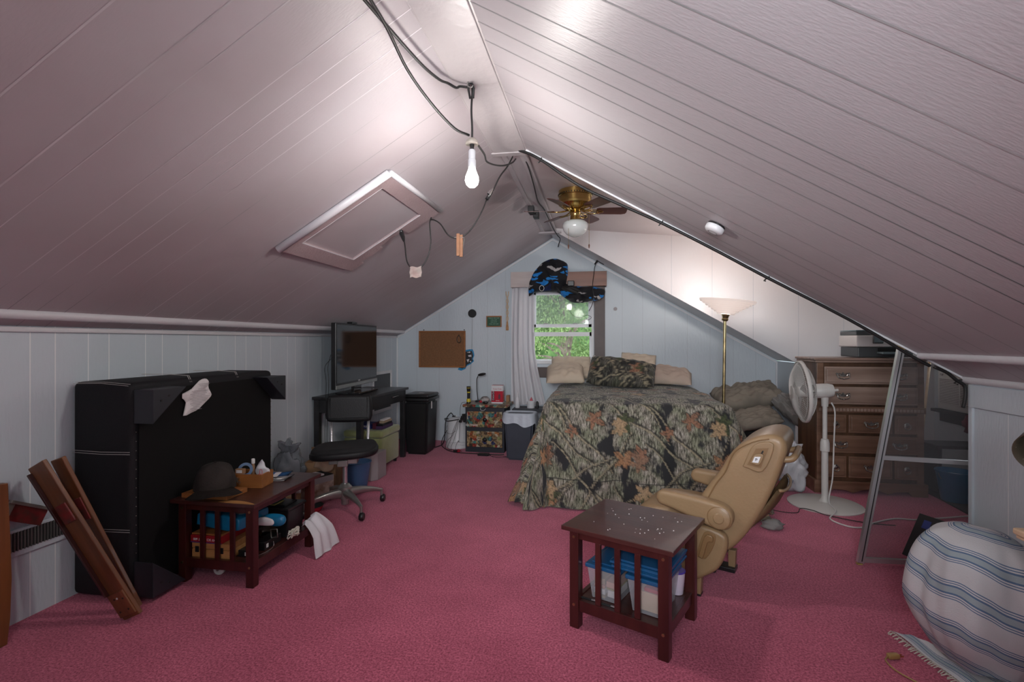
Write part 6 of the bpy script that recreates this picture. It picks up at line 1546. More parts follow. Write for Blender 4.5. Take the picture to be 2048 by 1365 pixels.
# ------------------------------------------------------------------ things inside the front end table
tr = Matrix.LocRotScale(Vector(TR.location), Euler((0, 0, TR.rotation_euler.z)), None)
M['tub'] = see_through('clear_tub_plastic', (.55, .55, .60), .38, .15); M['bluelid'] = mat('blue_lid', (.012, .085, .21), .25, coat=.3)
def tub(label, x0, x1, y0, y1, z, h, fill):
    t = T('storage_tub', label, 'storage box', tuple(tr @ Vector(((x0 + x1) / 2, (y0 + y1) / 2, z))), group=None)
    bm = nb(); i = .018
    A = [bm.verts.new((x, y, zz)) for zz, d in ((z, i), (z + h, 0)) for x, y in ((x0 + d, y0 + d), (x1 - d, y0 + d), (x1 - d, y1 - d), (x0 + d, y1 - d))]
    for q in ((3, 2, 1, 0), (0, 1, 5, 4), (1, 2, 6, 5), (2, 3, 7, 6), (3, 0, 4, 7)): bm.faces.new([A[k] for k in q])
    bm.transform(tr); O('tub', bm, 'tub', t, world=True)
    bm = nb(); bx(bm, x0 - .01, x1 + .01, y0 - .01, y1 + .01, z + h + .001, z + h + .022, .006, mtx=tr); bx(bm, x0 + .015, x1 - .015, y0 + .015, y1 - .015, z + h + .022, z + h + .030, .004, mtx=tr); O('lid', bm, 'bluelid', t, world=True)
    for (nm, m, a0, a1, b0, b1, c0, c1) in fill:
        bm = nb(); bx(bm, x0 + .025 + (x1 - x0 - .05) * a0, x0 + .025 + (x1 - x0 - .05) * a1, y0 + .024 + (y1 - y0 - .05) * b0, y0 + .024 + (y1 - y0 - .05) * b1, z + .004 + h * c0, z + h * c1, .002, mtx=tr); O(nm, bm, m, t, world=True)
M['salmon'] = mat('salmon_paper', (.60, .34, .26), .8)
tub('clear storage tub packed with papers at the pen side of the front end table', .095, .262, .095, .42, .1365, .150,
    [('papers', 'bk_tan', 0, .48, 0, .5, 0, .12), ('papers', 'paper', 0, .48, 0, .5, .12, .32), ('papers', 'salmon', 0, .48, 0, .5, .32, .45), ('papers', 'bk_tan', 0, .48, 0, .5, .45, .66), ('photo_packet', 'salmon', .55, 1, 0, .6, .40, .62), ('photo_packet', 'paleyel', .55, 1, 0, .6, .34, .40), ('photo_packet', 'paper', .6, 1, 0, .5, .1, .34)])
tub('clear storage tub holding a cream block, nearest the front corner leg', .305, .470, .092, .34, .1365, .150,
    [('cream_block', 'pine', .15, 1, 0, .7, .06, .66), ('red_folder', 'redenam', .4, 1, 0, .3, .66, .80)])
for i, (lab, z, dx) in enumerate((('blue lid lying directly on the cream-block tub', .322, 0), ('blue lid second in the loose stack above the tub', .338, -.012), ('topmost blue lid tilted over both tubs', .354, .008))):
    o = nb(); bx(o, .225 + dx, .49 + dx * .3, .082 + .008 * i, .40, z, z + .012, .004, mtx=tr); bx(o, .245 + dx, .48 + dx * .3, .09, .38, z + .0122, z + .0155, .001, mtx=tr)
    tag(O('tub_lid', o, 'bluelid', None), lab, 'lid')
o = nb(); inflate(o, [(-.05, 0), (-.03, .03), (0, .022), (.04, .035), (.05, .0), (0, -.01)], .03, mtx=tr @ Matrix.Translation((.38, .2, .392)), back=1, wr=.02, ws=30)
tag(O('cellophane_scrap', o, 'clearbag', None, smooth=True), 'crinkled cellophane scrap on the topmost blue lid', 'wrapper')
t = T('plastic_cup', 'pale plastic cup with a purple rim near the tan armchair leg', 'cup', tuple(tr @ Vector((.49, .43, .135))))
bm = nb(); lathe(bm, [(.032, 0), (.042, .11)], 24, tr @ Matrix.Translation((.438, .397, .136)), cap=False); M['palecup'] = mat('pale_lilac_plastic', (.55, .48, .58), .4); O('cup', bm, 'palecup', t, world=True, smooth=True)
bm = nb(); lathe(bm, [(.041, .106), (.0435, .107), (.0435, .114), (.041, .114)], 24, tr @ Matrix.Translation((.438, .397, .136))); M['purple'] = mat('purple_rim', (.06, .03, .30), .3); O('rim', bm, 'purple', t, world=True, smooth=True)
for i, (x, lab) in enumerate(((.10, 'black and silver pen on the shelf edge by the table leg'), (.20, 'silver-tipped pen on the shelf edge before the paper-filled tub'))):
    t = T('pen', lab, 'pen', tuple(tr @ Vector((x, .07, .14)))); bm = nb(); cyl(bm, tuple(tr @ Vector((x - .035, .067, .142))), tuple(tr @ Vector((x + .03, .070, .142))), .0055, n=10); O('barrel', bm, 'black' if i == 0 else 'blackmatte', t, world=True, smooth=True, ang=40)
    bm = nb(); cyl(bm, tuple(tr @ Vector((x + .03, .070, .142))), tuple(tr @ Vector((x + .055, .0715, .142))), .006, n=10); O('tip', bm, 'chrome', t, world=True, smooth=True, ang=40)
# ------------------------------------------------------------------ hanging bulb and the ridge wiring
def cabl2(pts, r, name, lab, cat='cable', m='rubber', k=6): return cable(pts, r, m, name, lab, cat, k)
t = T('bare_bulb', 'lit bare bulb in a white socket hanging below the ridge on black cord', 'light bulb', (-.65, 2.51, 2.25))
bx_, by_ = -.65, 2.51
M['bulblit'] = mat('lit_bulb_glass', (1, 1, 1), .3, emit=(1, .96, .90), estr=9)
bm = nb(); lathe(bm, [(.002, 2.197), (.016, 2.199), (.030, 2.212), (.036, 2.232), (.034, 2.252), (.026, 2.272), (.019, 2.292), (.017, 2.30)], 28, Matrix.Translation((bx_, by_, 0))); O('glass_globe', bm, 'bulblit', t, world=True, smooth=True)
bm = nb(); lathe(bm, [(.018, 2.299), (.021, 2.303), (.021, 2.338), (.017, 2.345), (.019, 2.349), (.019, 2.385), (.014, 2.392), (.006, 2.394)], 24, Matrix.Translation((bx_, by_, 0))); O('socket', bm, 'white', t, world=True, smooth=True, ang=40)
bm = nb(); lathe(bm, [(.010, 2.394), (.012, 2.42), (.008, 2.43)], 16, Matrix.Translation((bx_, by_, 0))); O('strain_relief', bm, 'black', t, world=True, smooth=True, ang=40)
M['pearl'] = mat('creamy_cap', (.42, .38, .33), .35)
bm = nb(); lathe(bm, [(.034, 2.42), (.030, 2.437), (.018, 2.45), (.008, 2.453)], 24, Matrix.Translation((bx_, by_, 0)) @ Euler((0, 0, 0)).to_matrix().to_4x4()); O('canopy_cap', bm, 'pearl', t, world=True, smooth=True)
bm = nb(); tube(bm, smooth_pts([(bx_, by_, 2.43), (bx_ + .001, by_, 2.50), (bx_ - .003, by_, 2.60), (bx_ + .002, by_, 2.70), (bx_, by_, 2.76)]), .0055, 8); O('drop_cord', bm, 'rubber', t, world=True, smooth=True)
t = T('cord_hook', 'black hook and loop holding cords on the underside of the ridge board', 'hook', (-.65, 2.50, 2.73))
bm = nb(); tube(bm, smooth_pts([(-.655, 2.46, 2.728), (-.66, 2.46, 2.70), (-.64, 2.46, 2.69), (-.632, 2.46, 2.70)]), .003, 6); O('hook', bm, 'steel', t, world=True, smooth=True)
bm = nb(); tube(bm, [(-.652, 2.47, 2.745 + -.03), (-.66, 2.475, 2.69), (-.652, 2.48, 2.645), (-.636, 2.48, 2.645), (-.632, 2.475, 2.69), (-.640, 2.47, 2.715)], .006, 8, closed=True); O('rubber_loop', bm, 'rubber', t, world=True, smooth=True)
cabl2([(-.90, .95, 2.28 + .25), (-.86, 1.25, 2.60), (-.80, 1.75, 2.60), (-.78, 2.1, 2.63), (-.76, 2.30, 2.66), (-.745, 2.40, 2.69), (-.715, 2.44, 2.685), (-.70, 2.46, 2.70), (-.665, 2.475, 2.70)], .0065, 'extension_lead', 'black cord swooping from overhead to the hook on the ridge board')
cabl2([(-.83, .95, 2.55), (-.80, 1.30, 2.60), (-.785, 1.70, 2.585), (-.80, 2.0, 2.55), (-.775, 2.25, 2.515), (-.72, 2.43, 2.475), (-.664, 2.505, 2.466)], .0065, 'extension_lead', 'black cord running diagonally from overhead down to the lit bulb')
cabl2([(-.64, 2.51, 2.445), (-.63, 2.7, 2.44), (-.66, 2.9, 2.47), (-.64, 3.05, 2.50), (-.60, 3.15, 2.53), (-.575, 3.3, 2.60), (-.57, 3.40, 2.66)], .0055, 'extension_lead', 'black cord sagging from the bulb to the ridge board end')
cabl2([(-.60, 3.46, 2.70), (-.63, 3.42, 2.62), (-.675, 3.38, 2.54), (-.715, 3.36, 2.45), (-.73, 3.35, 2.42)], .0055, 'extension_lead', 'short black cord dropping from the ridge to the inline switch')
t = T('inline_switch', 'black and silver inline cord switch hanging below the ridge', 'switch', (-.74, 3.34, 2.40))
bm = nb(); tube(bm, [(-.728, 3.35, 2.425), (-.758, 3.33, 2.37)], [.010, .013], 8); O('body', bm, 'black', t, world=True)
bm = nb(); tube(bm, [(-.715, 3.335, 2.445), (-.742, 3.318, 2.40)], [.004, .016], 4); O('silver_wrap', bm, 'chrome', t, world=True)
cabl2([(-.76, 3.33, 2.365), (-.79, 3.31, 2.28), (-.85, 3.29, 2.17), (-.90, 3.27, 2.115), (-.95, 3.26, 2.095), (-1.01, 3.26, 2.12), (-1.07, 3.28, 2.20), (-1.12, 3.30, 2.235), (-1.165, 3.34, 2.25)], .0048, 'extension_lead', 'black cord sagging from the switch through the clothespin to the hatch corner')
cabl2([(-1.165, 3.36, 2.27), (-1.17, 3.34, 2.22), (-1.155, 3.32, 2.08), (-1.18, 3.31, 1.97), (-1.23, 3.30, 1.905), (-1.28, 3.30, 1.90), (-1.33, 3.32, 1.96), (-1.36, 3.36, 2.07), (-1.385, 3.40, 2.125), (-1.40, 3.42, 2.15)], .0048, 'extension_lead', 'black cord looping through the paper tag below the hatch')
t = T('cord_plug', 'black plug end fixed at the lower edge of the ceiling hatch', 'plug', (-1.40, 3.42, 2.16))
bm = nb(); tube(bm, [(-1.385, 3.40, 2.12), (-1.40, 3.42, 2.15), (-1.42, 3.44, 2.185)], [.008, .015, .018], 8); O('body', bm, 'black', t, world=True)
bm = nb(); ico(bm, (-1.425, 3.45, 2.20), .016, 1); O('socket', bm, 'black', t, world=True)
t = T('clothespin', 'wooden clothespin clipped on the sagging black cord', 'clothespin', (-.93, 3.26, 2.09)); M['pegwood'] = mat('clothespin_wood', (.24, .11, .055), .6, var=.15, vscale=30)
for i, x in enumerate((-.938, -.920)):
    bm = nb(); bx(bm, x - .011, x + .011, 3.245 + .012 * i, 3.259 + .012 * i, 1.975 - .006 * i, 2.125 - .006 * i, .002); O('jaw', bm, 'pegwood', t, world=True)
bm = nb(); cyl(bm, (-.965, 3.252, 2.10), (-.90, 3.262, 2.10), .0035, n=8); cyl(bm, (-.912, 3.272, 2.03), (-.900, 3.272, 2.10), .003, n=6); O('spring', bm, 'steel', t, world=True)
o = nb(); sheet(o, 8, 8, lambda u, v: (-1.295 + .085 * u, 3.285 + .006 * math.sin(v * 9 + u * 3), 1.915 - .075 * v + .004 * math.sin(u * 8))); bmesh.ops.solidify(o, geom=o.faces[:], thickness=.004)
M['pinkpaper'] = mat('pale_pink_paper', (.62, .47, .44), .8, col2=(.66, .60, .56), vscale=22)
tag(O('paper_tag', o, 'pinkpaper', None), 'small pinkish folded paper tag hanging on the cord below the hatch', 'tag')
t = T('ridge_bracket', 'black cross-shaped bracket beside the ridge moulding near the ceiling fan', 'bracket', (-.66, 4.98, 2.72))
bm = nb(); bx(bm, -.70, -.64, 4.9, 4.97, 2.68, 2.745, .004); bx(bm, -.655, -.60, 4.96, 5.05, 2.64, 2.71, .004); O('bracket', bm, 'black', t, world=True)
bm = nb(); bx(bm, -.69, -.62, 4.93, 5.0, 2.672, 2.682, .002); O('strap', bm, 'blackmatte', t, world=True)
cabl2([(-.55, 3.52, 2.765), (-.535, 3.8, 2.735), (-.545, 4.2, 2.715), (-.56, 4.6, 2.70), (-.55, 5.0, 2.73), (-.535, 5.4, 2.715), (-.53, 5.8, 2.715), (-.505, 6.15, 2.70), (-.49, 6.35, 2.70), (-.52, 6.5, 2.66), (-.53, 6.52, 2.63)], .006, 'ridge_cable', 'black cable stapled along the ridge behind the ceiling fan')
pts = [(-.55, 3.43, 2.73), (-.46, 3.41, 2.685), (-.36, 3.405, 2.62), (-.235, 3.405, 2.525), (-.085, 3.405, 2.425), (.13, 3.405, 2.315), (.40, 3.405, 2.18), (.72, 3.405, 2.0), (1.05, 3.405, 1.805), (1.53, 3.405, 1.53), (1.885, 3.405, 1.31), (1.97, 3.405, 1.262)]
pts = [(x, y, min(z, zr(x) - .011 - (.03 if x > 1.8 else 0))) for x, y, z in pts]
cabl2(pts, .0095, 'dormer_cable', 'thick black cable following the slanted edge of the dormer opening')
cabl2([(1.99, 3.405, 1.245), (2.06, 3.405, 1.21), (2.11, 3.405, 1.165), (2.15, 3.405, 1.135), (2.158, 3.405, 1.10), (2.155, 3.405, 1.05), (2.148, 3.41, 1.0)], .010, 'dormer_cable', 'black cable end drooping over the knee wall corner')
for i, (x, z) in enumerate(((-.40, 2.645), (.40, 2.18), (1.05, 1.80), (2.12, 1.16))):
    o = nb(); tube(o, [(x - .012, 3.39, z - .02), (x - .012, 3.42, z - .014), (x + .01, 3.42, z + .006), (x + .01, 3.39, z + .008)], .004, 6)
    tag(O('cable_staple', o, 'black', None), ['staple on the slanted dormer cable nearest the ridge', 'staple on the slanted dormer cable to the side of the ceiling fan', 'staple halfway down the slanted dormer cable', 'staple on the dormer cable at the knee wall corner'][i], 'staple', 'cable staples along the dormer edge')

# ------------------------------------------------------------------ smoke detector
t = T('smoke_detector', 'round white smoke detector on the right sloping ceiling', 'smoke detector', (.64, 2.978, zr(.64)))
nrm = Vector((-SR, 0, -1)).normalized(); md = Matrix.Translation((.655, 2.978, zr(.655))) @ nrm.to_track_quat('Z', 'Y').to_matrix().to_4x4()
bm = nb(); lathe(bm, [(.050, .001), (.050, .012)], 32, md); O('base_plate', bm, 'black', t, world=True, smooth=True, ang=40)
bm = nb(); lathe(bm, [(.052, .012), (.054, .016), (.053, .034), (.045, .044), (.02, .047), (.001, .047)], 40, md); O('cover', bm, 'white', t, world=True, smooth=True, ang=50)
bm = nb(); lathe(bm, [(.024, .0475), (.027, .0478), (.027, .0485), (.024, .0485)], 28, md, cap=False); O('grille_ring', bm, 'grey_pl', t, world=True)

# ------------------------------------------------------------------ ceiling fan
gx, gy = -.215, 4.55; gz = zd(gx)
t = T('ceiling_fan', 'polished brass ceiling fan with six brown blades and a white glass globe', 'ceiling fan', (gx, gy, gz))
mg = Matrix.Translation((gx, gy, gz))
bm = nb(); lathe(bm, [(.150, 0), (.150, -.03), (.155, -.032), (.155, -.05), (.148, -.053), (.148, -.10), (.152, -.103), (.150, -.125), (.115, -.15), (.09, -.165), (.06, -.18)], 48, mg); O('motor_housing', bm, 'brass', t, world=True, smooth=True, ang=40)
bm = nb()
for k in range(40):
    a = 2 * PI * k / 40; bx(bm, -.0035, .0035, -.001, .002, -.046, -.035, mtx=mg @ Euler((0, 0, a)).to_matrix().to_4x4() @ Matrix.Translation((0, -.1555, 0)))
O('vent_slots', bm, 'blackmatte', t, world=True)
bm = nb(); lathe(bm, [(.045, -.18), (.05, -.20), (.042, -.215), (.045, -.25), (.050, -.275)], 28, mg); O('light_fitter', bm, 'brass', t, world=True, smooth=True, ang=40)
bm = nb(); lathe(bm, [(.05, -.27), (.09, -.275), (.112, -.295), (.115, -.325), (.105, -.36), (.08, -.39), (.04, -.41), (.002, -.415)], 36, mg, cap=False); M['globe'] = mat('opal_glass', (.72, .76, .74), .18, coat=.3); O('globe', bm, 'globe', t, world=True, smooth=True)
M['fanblade'] = wood('fan_blade_wood', (.075, .022, .018), (.12, .04, .032), .4, 'X', 4, coat=.15)
for k in range(6):
    a = R(8 + 60 * k); mb_ = mg @ Euler((0, 0, a)).to_matrix().to_4x4() @ Matrix.Translation((0, 0, -.185)) @ Euler((R(-14), 0, 0)).to_matrix().to_4x4()
    bm = nb(); prism(bm, [(.19, -.045), (.21, -.055), (.42, -.062), (.455, -.052), (.465, -.03), (.465, .03), (.455, .052), (.42, .062), (.21, .055), (.19, .045)], 0, .005, 'XY', mb_, b=.001); bl_ = O('blade', bm, 'fanblade', t, world=True)
    bm = nb()
    for s in (-1, 1): tube(bm, [tuple(mb_ @ Vector(q)) for q in smooth_pts([(.06, s * .008, .01), (.11, s * .022, -.004), (.15, s * .034, -.006), (.19, s * .030, -.005), (.235, s * .012, -.004), (.25, 0, -.004)], 4)], .005, 6)
    tube(bm, [tuple(mb_ @ Vector(q)) for q in ((.06, 0, .01), (.14, 0, -.004), (.21, 0, -.004))], .005, 6)
    O('blade_bracket', bm, 'brass', bl_, world=True, smooth=True)
for (x, y, L_, lab) in ((-.055, -.09, .50, 0), (.125, -.03, .49, 1)):
    bm = nb(); cyl(bm, (gx + x, gy + y, gz - .23), (gx + x, gy + y, gz - L_), .0018, n=6); c_ = O('pull_chain', bm, 'oldbrass', t, world=True)
    bm = nb(); lathe(bm, [(.003, 0), (.007, -.012), (.004, -.035), (.001, -.04)], 12, Matrix.Translation((gx + x, gy + y, gz - L_))); O('chain_fob', bm, 'brownwood', c_, world=True)

# ------------------------------------------------------------------ insect screen door leaning in the dormer opening
t = T('screen_door', 'aluminium-framed insect screen panel leaning in the dormer opening', 'screen', (1.58, 3.44, 0))
P0 = Vector((1.592, 3.452, .012)); UX = Vector((.993, .050, 0)); UZ = Vector((.20, .055, 1)); 
def sp(a, b, d=0): return P0 + UX * a + UZ * b + Vector((-.05, .993, 0)) * d
def strip(bm, a0, b0, a1, b1, w_, d0=-.012, d1=.012):
    p, q = sp(a0, b0), sp(a1, b1); dr_ = (q - p).normalized(); nn = Vector((-.05, .993, 0)); sd = dr_.cross(nn).normalized() * w_ / 2
    A = [bm.verts.new(v_ + s * sd + nn * d) for v_ in (p, q) for s, d in ((-1, d0), (1, d0), (1, d1), (-1, d1))]
    for f in ((0, 1, 2, 3), (4, 5, 6, 7), (0, 1, 5, 4), (1, 2, 6, 5), (2, 3, 7, 6), (3, 0, 4, 7)): bm.faces.new([A[i] for i in f])
    bmesh.ops.recalc_face_normals(bm, faces=bm.faces)
H_ = 1.335; W_ = .80
bm = nb(); strip(bm, .017, .0, .017, H_, .038); st = O('stile', bm, 'alu', t, world=True)
bm = nb(); strip(bm, .020, .01, .020, H_ - .02, .006, -.0135, -.0122); O('spline_groove', bm, 'black', st, world=True)
bm = nb(); strip(bm, .036, .018, W_, .018, .028); O('bottom_rail', bm, 'alu', t, world=True)
bm = nb(); strip(bm, .036, .655, W_, .625, .026); O('middle_rail', bm, 'alu', t, world=True)
bm = nb(); strip(bm, W_ + .017, 0, W_ + .017, 1.0, .038); O('stile', bm, 'alu', t, world=True)
bm = nb(); strip(bm, .017, H_ + .001, .017, H_ + .028, .036); M['corner_y'] = mat('yellowed_corner', (.42, .30, .10), .5); O('corner_key', bm, 'corner_y', t, world=True)
bm = nb(); strip(bm, .0, -.010, .03, -.010, .012); O('corner_key', bm, 'corner_y', t, world=True)
bm = nb(); A = [bm.verts.new(sp(a, b, 0)) for a, b in ((.03, .02), (W_, .02), (W_, .98), (.50, H_ - .15), (.03, H_))]; bm.faces.new(A)
M['mesh'] = see_through('insect_mesh', (.085, .085, .09), .46, .6); O('mesh', bm, 'mesh', t, world=True)

# tilted black carton in front of it
t = T('black_carton', 'tilted black carton with small orange stickers leaning by the screen panel', 'box', (1.95, 3.2, 0))
mb_ = Matrix.Translation((1.835, 3.14, .018)) @ Euler((R(-4), R(27), R(10))).to_matrix().to_4x4()
bm = nb(); bx(bm, 0, .26, 0, .22, 0, .27, .003, mtx=mb_)
zmin = min(v.co.z for v in bm.verts); bm.transform(Matrix.Translation((0, 0, .003 - zmin))); O('carton', bm, 'blackmatte', t, world=True)
mb_ = Matrix.Translation((0, 0, .003 - zmin)) @ mb_
M['orange'] = mat('orange_label', (.45, .16, .06), .5)
for nm, m, q in (('white_sticker', 'grey_pl', (.04, .10, .04, .12)), ('orange_sticker', 'orange', (.04, .10, .121, .15)), ('purple_sticker', 'bk_blue', (.12, .17, .19, .24)), ('small_sticker', 'orange', (.05, .075, .155, .18))):
    bm = nb(); bx(bm, -.0012, -.0004, q[0], q[1], q[2], q[3], mtx=mb_); O(nm, bm, m, t, world=True)

# ------------------------------------------------------------------ towel-draped stool
tcx, tcy = 1.58, 2.40
M['stoolblk'] = M['leather_blk']
t = T('padded_stool', 'dark padded stool mostly hidden under the striped towel', 'stool', (tcx, tcy, 0))
bm = nb(); lathe(bm, [(.12, .30), (.14, .33), (.14, .46), (.11, .50), (.04, .52)], 28, Matrix.Translation((tcx, tcy, 0))); O('seat', bm, 'stoolblk', t, world=True, smooth=True)
bm = nb(); cyl(bm, (tcx, tcy, .04), (tcx, tcy, .30), .03, n=16); O('column', bm, 'black', t, world=True)
bm = nb(); lathe(bm, [(.075, 0), (.075, .02), (.04, .03)], 28, Matrix.Translation((tcx, tcy, 0))); O('base', bm, 'black', t, world=True, smooth=True, ang=40)
def towelmat():
    m = bpy.data.materials.new('striped_towel'); N, L = nt(m); b = N['Principled BSDF']
    tc = N.new('ShaderNodeTexCoord'); sp_ = N.new('ShaderNodeSeparateXYZ'); L.new(tc.outputs['UV'], sp_.inputs[0])
    mt_ = N.new('ShaderNodeMath'); mt_.operation = 'MULTIPLY'; mt_.inputs[1].default_value = 1 / .150; L.new(sp_.outputs[1], mt_.inputs[0])
    fr = N.new('ShaderNodeMath'); fr.operation = 'FRACT'; L.new(mt_.outputs[0], fr.inputs[0])
    r = N.new('ShaderNodeValToRGB'); r.color_ramp.interpolation = 'CONSTANT'; e = r.color_ramp.elements
    W_ = (.66, .67, .69); B_ = (.12, .20, .33); G_ = (.38, .46, .50)
    e[0].color = (*W_, 1); e[1].position = .30; e[1].color = (*B_, 1)
    for p, c in ((.325, W_), (.36, B_), (.385, W_), (.42, B_), (.465, G_), (.62, B_), (.665, W_), (.70, B_), (.725, W_), (.76, B_), (.785, W_)): q = e.new(p); q.color = (*c, 1)
    L.new(fr.outputs[0], r.inputs[0])
    n = N.new('ShaderNodeTexNoise'); n.inputs['Scale'].default_value = 5; L.new(tc.outputs['UV'], n.inputs['Vector'])
    mx = N.new('ShaderNodeMixRGB'); mx.blend_type = 'MULTIPLY'; mx.inputs[0].default_value = .35; L.new(r.outputs[0], mx.inputs[1]); L.new(n.outputs['Fac'], mx.inputs[2])
    L.new(mx.outputs[0], b.inputs['Base Color']); b.inputs['Roughness'].default_value = .95
    n2 = N.new('ShaderNodeTexNoise'); n2.inputs['Scale'].default_value = 220; L.new(tc.outputs['UV'], n2.inputs['Vector'])
    bp = N.new('ShaderNodeBump'); bp.inputs['Strength'].default_value = .5; bp.inputs['Distance'].default_value = .004; L.new(n2.outputs['Fac'], bp.inputs['Height']); L.new(bp.outputs[0], b.inputs['Normal'])
    return m
M['towel'] = towelmat()
t = T('striped_towel', 'white towel with blue stripes draped over the stool and onto the carpet', 'towel', (tcx, tcy, .5))
prof = [(0.002, .618), (.05, .616), (.10, .605), (.155, .575), (.195, .52), (.222, .44), (.235, .35), (.238, .26), (.215, .18), (.175, .11), (.14, .06)]
bm = nb(); LU = bm.loops.layers.uv.verify()
pp = smooth_pts([(r, 0, z) for r, z in prof], 4); nA = 120; rows = []; dist = 0; last = None
for k, q in enumerate(pp):
    if last is not None: dist += (q - last).length
    last = q; row = []
    for i in range(nA):
        a = 2 * PI * i / nA; f_ = min(1, dist / .35)
        w_ = 1 + f_ * (.07 * math.sin(a * 5 + .6) + .028 * math.sin(a * 9 + dist * 5) + .015 * math.sin(a * 17 + 2)) + .02 * noise.noise(Vector((math.cos(a) * 2, math.sin(a) * 2, dist * 6)))
        x, y = q.x * w_ * math.cos(a), q.x * w_ * math.sin(a)
        z = q.z + .012 * noise.noise(Vector((x * 9, y * 9, 2))) - .05 * (x / .26) * (1 if x > 0 else .3)
        row.append((bm.verts.new((tcx + x, tcy + y, z)), (x, dist * .95 + (.05 * math.sin(a - 1.2) + .012 * math.sin(a * 5 + .6)) * f_)))
    rows.append(row)
for k in range(len(rows) - 1):
    for i in range(nA):
        q = (rows[k][i], rows[k][(i + 1) % nA], rows[k + 1][(i + 1) % nA], rows[k + 1][i])
        f = bm.faces.new([a_[0] for a_ in q])
        for lp, a_ in zip(f.loops, q): lp[LU].uv = a_[1]
bmesh.ops.recalc_face_normals(bm, faces=bm.faces); O('draped_cloth', bm, 'towel', t, world=True, smooth=True)
bm = nb()
c00, c10, c01, c11 = Vector((1.385, 2.665, .01)), Vector((1.485, 2.47, .06)), Vector((1.49, 2.10, .008)), Vector((1.62, 2.22, .06))
LU = bm.loops.layers.uv.verify(); nu, nv = 24, 14
G = []
for i in range(nu + 1):
    row = []
    for j in range(nv + 1):
        u, v = i / nu, j / nv
        p = c00.lerp(c01, u).lerp(c10.lerp(c11, u), v) + Vector((0, 0, .012 * math.sin(u * 12 + v * 4) * v + .01 * noise.noise(Vector((u * 4, v * 4, 0)))))
        p.z = max(p.z, .005); row.append((bm.verts.new(p), (u * .5, v * .22 + .02)))
    G.append(row)
for i in range(nu):
    for j in range(nv):
        q = (G[i][j], G[i + 1][j], G[i + 1][j + 1], G[i][j + 1]); f = bm.faces.new([a_[0] for a_ in q])
        for lp, a_ in zip(f.loops, q): lp[LU].uv = a_[1]
O('floor_corner', bm, 'towel', t, world=True, smooth=True)
bm = nb(); random.seed(4)
for k in range(46):
    p = c00.lerp(c01, k / 45); p.z = .008; d = Vector((-.5 - .4 * random.random(), -.35 + .5 * random.random(), 0)).normalized() * (.028 + .012 * random.random())
    tube(bm, [p, p + d * .5 + Vector((0, 0, .005)), p + d + Vector((0, 0, -.003))], .0022, 4)
O('fringe', bm, 'rope', t, world=True)
M['goldcord'] = mat('gold_clear_cord', (.36, .22, .08), .35)
t = T('extension_plug', 'gold translucent plug lying on the carpet at the towel fringe', 'plug', (1.27, 2.44, 0))
bm = nb(); bx(bm, -.028, .022, -.012, .012, 0, .022, .006, mtx=Matrix.Translation((1.275, 2.447, .004)) @ Euler((0, 0, R(12))).to_matrix().to_4x4()); O('body', bm, 'goldcord', t, world=True, smooth=True)
for d in (-.006, .006):
    bm = nb(); bx(bm, .022, .040, d - .001, d + .001, .008, .014, mtx=Matrix.Translation((1.275, 2.447, .004)) @ Euler((0, 0, R(12))).to_matrix().to_4x4()); O('prong', bm, 'brass', t, world=True)
cable([(1.248, 2.441, .014), (1.225, 2.41, .012), (1.235, 2.35, .008), (1.28, 2.28, .008), (1.33, 2.22, .008), (1.40, 2.12, .008), (1.5, 1.95, .008)], .0035, 'goldcord', 'lamp_flex', 'gold translucent flex trailing from the plug towards the viewer side')

# ------------------------------------------------------------------ pale side table and work lamp at the right edge
t = T('pine_side_table', 'pale pine side table cut off by the frame beside the towel', 'table', (1.78, 1.8, 0))
bm = nb(); bx(bm, 1.468, 2.10, 1.45, 2.085, .705, .728, .006); bx(bm, 1.475, 2.09, 1.46, 2.078, .692, .704, .003); O('tabletop', bm, 'pine', t, world=True)
for x, y in ((1.515, 2.02), (2.03, 2.02), (1.515, 1.50), (2.03, 1.50)):
    bm = nb(); bx(bm, x, x + .035, y, y + .035, 0, .69, .003); O('leg', bm, 'pine', t, world=True)
bm = nb(); bx(bm, 1.551, 2.029, 2.03, 2.045, .63, .69, .002); O('apron', bm, 'pine', t, world=True)
o = nb(); sheet(o, 20, 16, lambda u, v: (1.56 + .22 * u, 1.88 + .17 * v, .735 + .045 * math.sin(PI * u) * (.5 + v) + .006 * math.sin(u * 14)))
tag(O('folded_towel', o, 'towel', None, smooth=True), 'small folded blue-striped towel on the pine table', 'towel')
t = T('work_lamp', 'brown metal dome work lamp with a white coiled bulb at the right frame edge', 'lamp', (1.72, 1.7, .73))
hd = Vector((1.49, 1.965, 1.035)); axl = Vector((-.62, -.60, -.38)).normalized(); ml = Matrix.Translation(hd) @ axl.to_track_quat('Z', 'Y').to_matrix().to_4x4()
M['bronze'] = mat('brown_bronze', (.075, .055, .048), .35, .6); M['bronze_in'] = mat('bronze_inside', (.10, .085, .06), .45, .4)
bm = nb(); lathe(bm, [(.018, -.085), (.035, -.08), (.06, -.05), (.075, -.015), (.083, .035)], 40, ml, cap=False); bm.faces.new([v for v in bm.verts][:40][::-1]); O('dome', bm, 'bronze', t, world=True, smooth=True)
bm = nb(); lathe(bm, [(.030, -.074), (.056, -.047), (.0715, -.014), (.080, .035), (.083, .0352)], 40, ml, cap=False); O('dome_lining', bm, 'bronze_in', t, world=True, smooth=True)
bm = nb()
for k in range(10): ico(bm, tuple(ml @ Vector((.0775 * math.cos(k * .628), .0775 * math.sin(k * .628), .012))), .0025, 1)
O('vent_hole_row', bm, 'pearl', t, world=True)
bm = nb(); cyl(bm, tuple(ml @ Vector((0, 0, -.07))), tuple(ml @ Vector((0, 0, -.03))), .014, n=14)
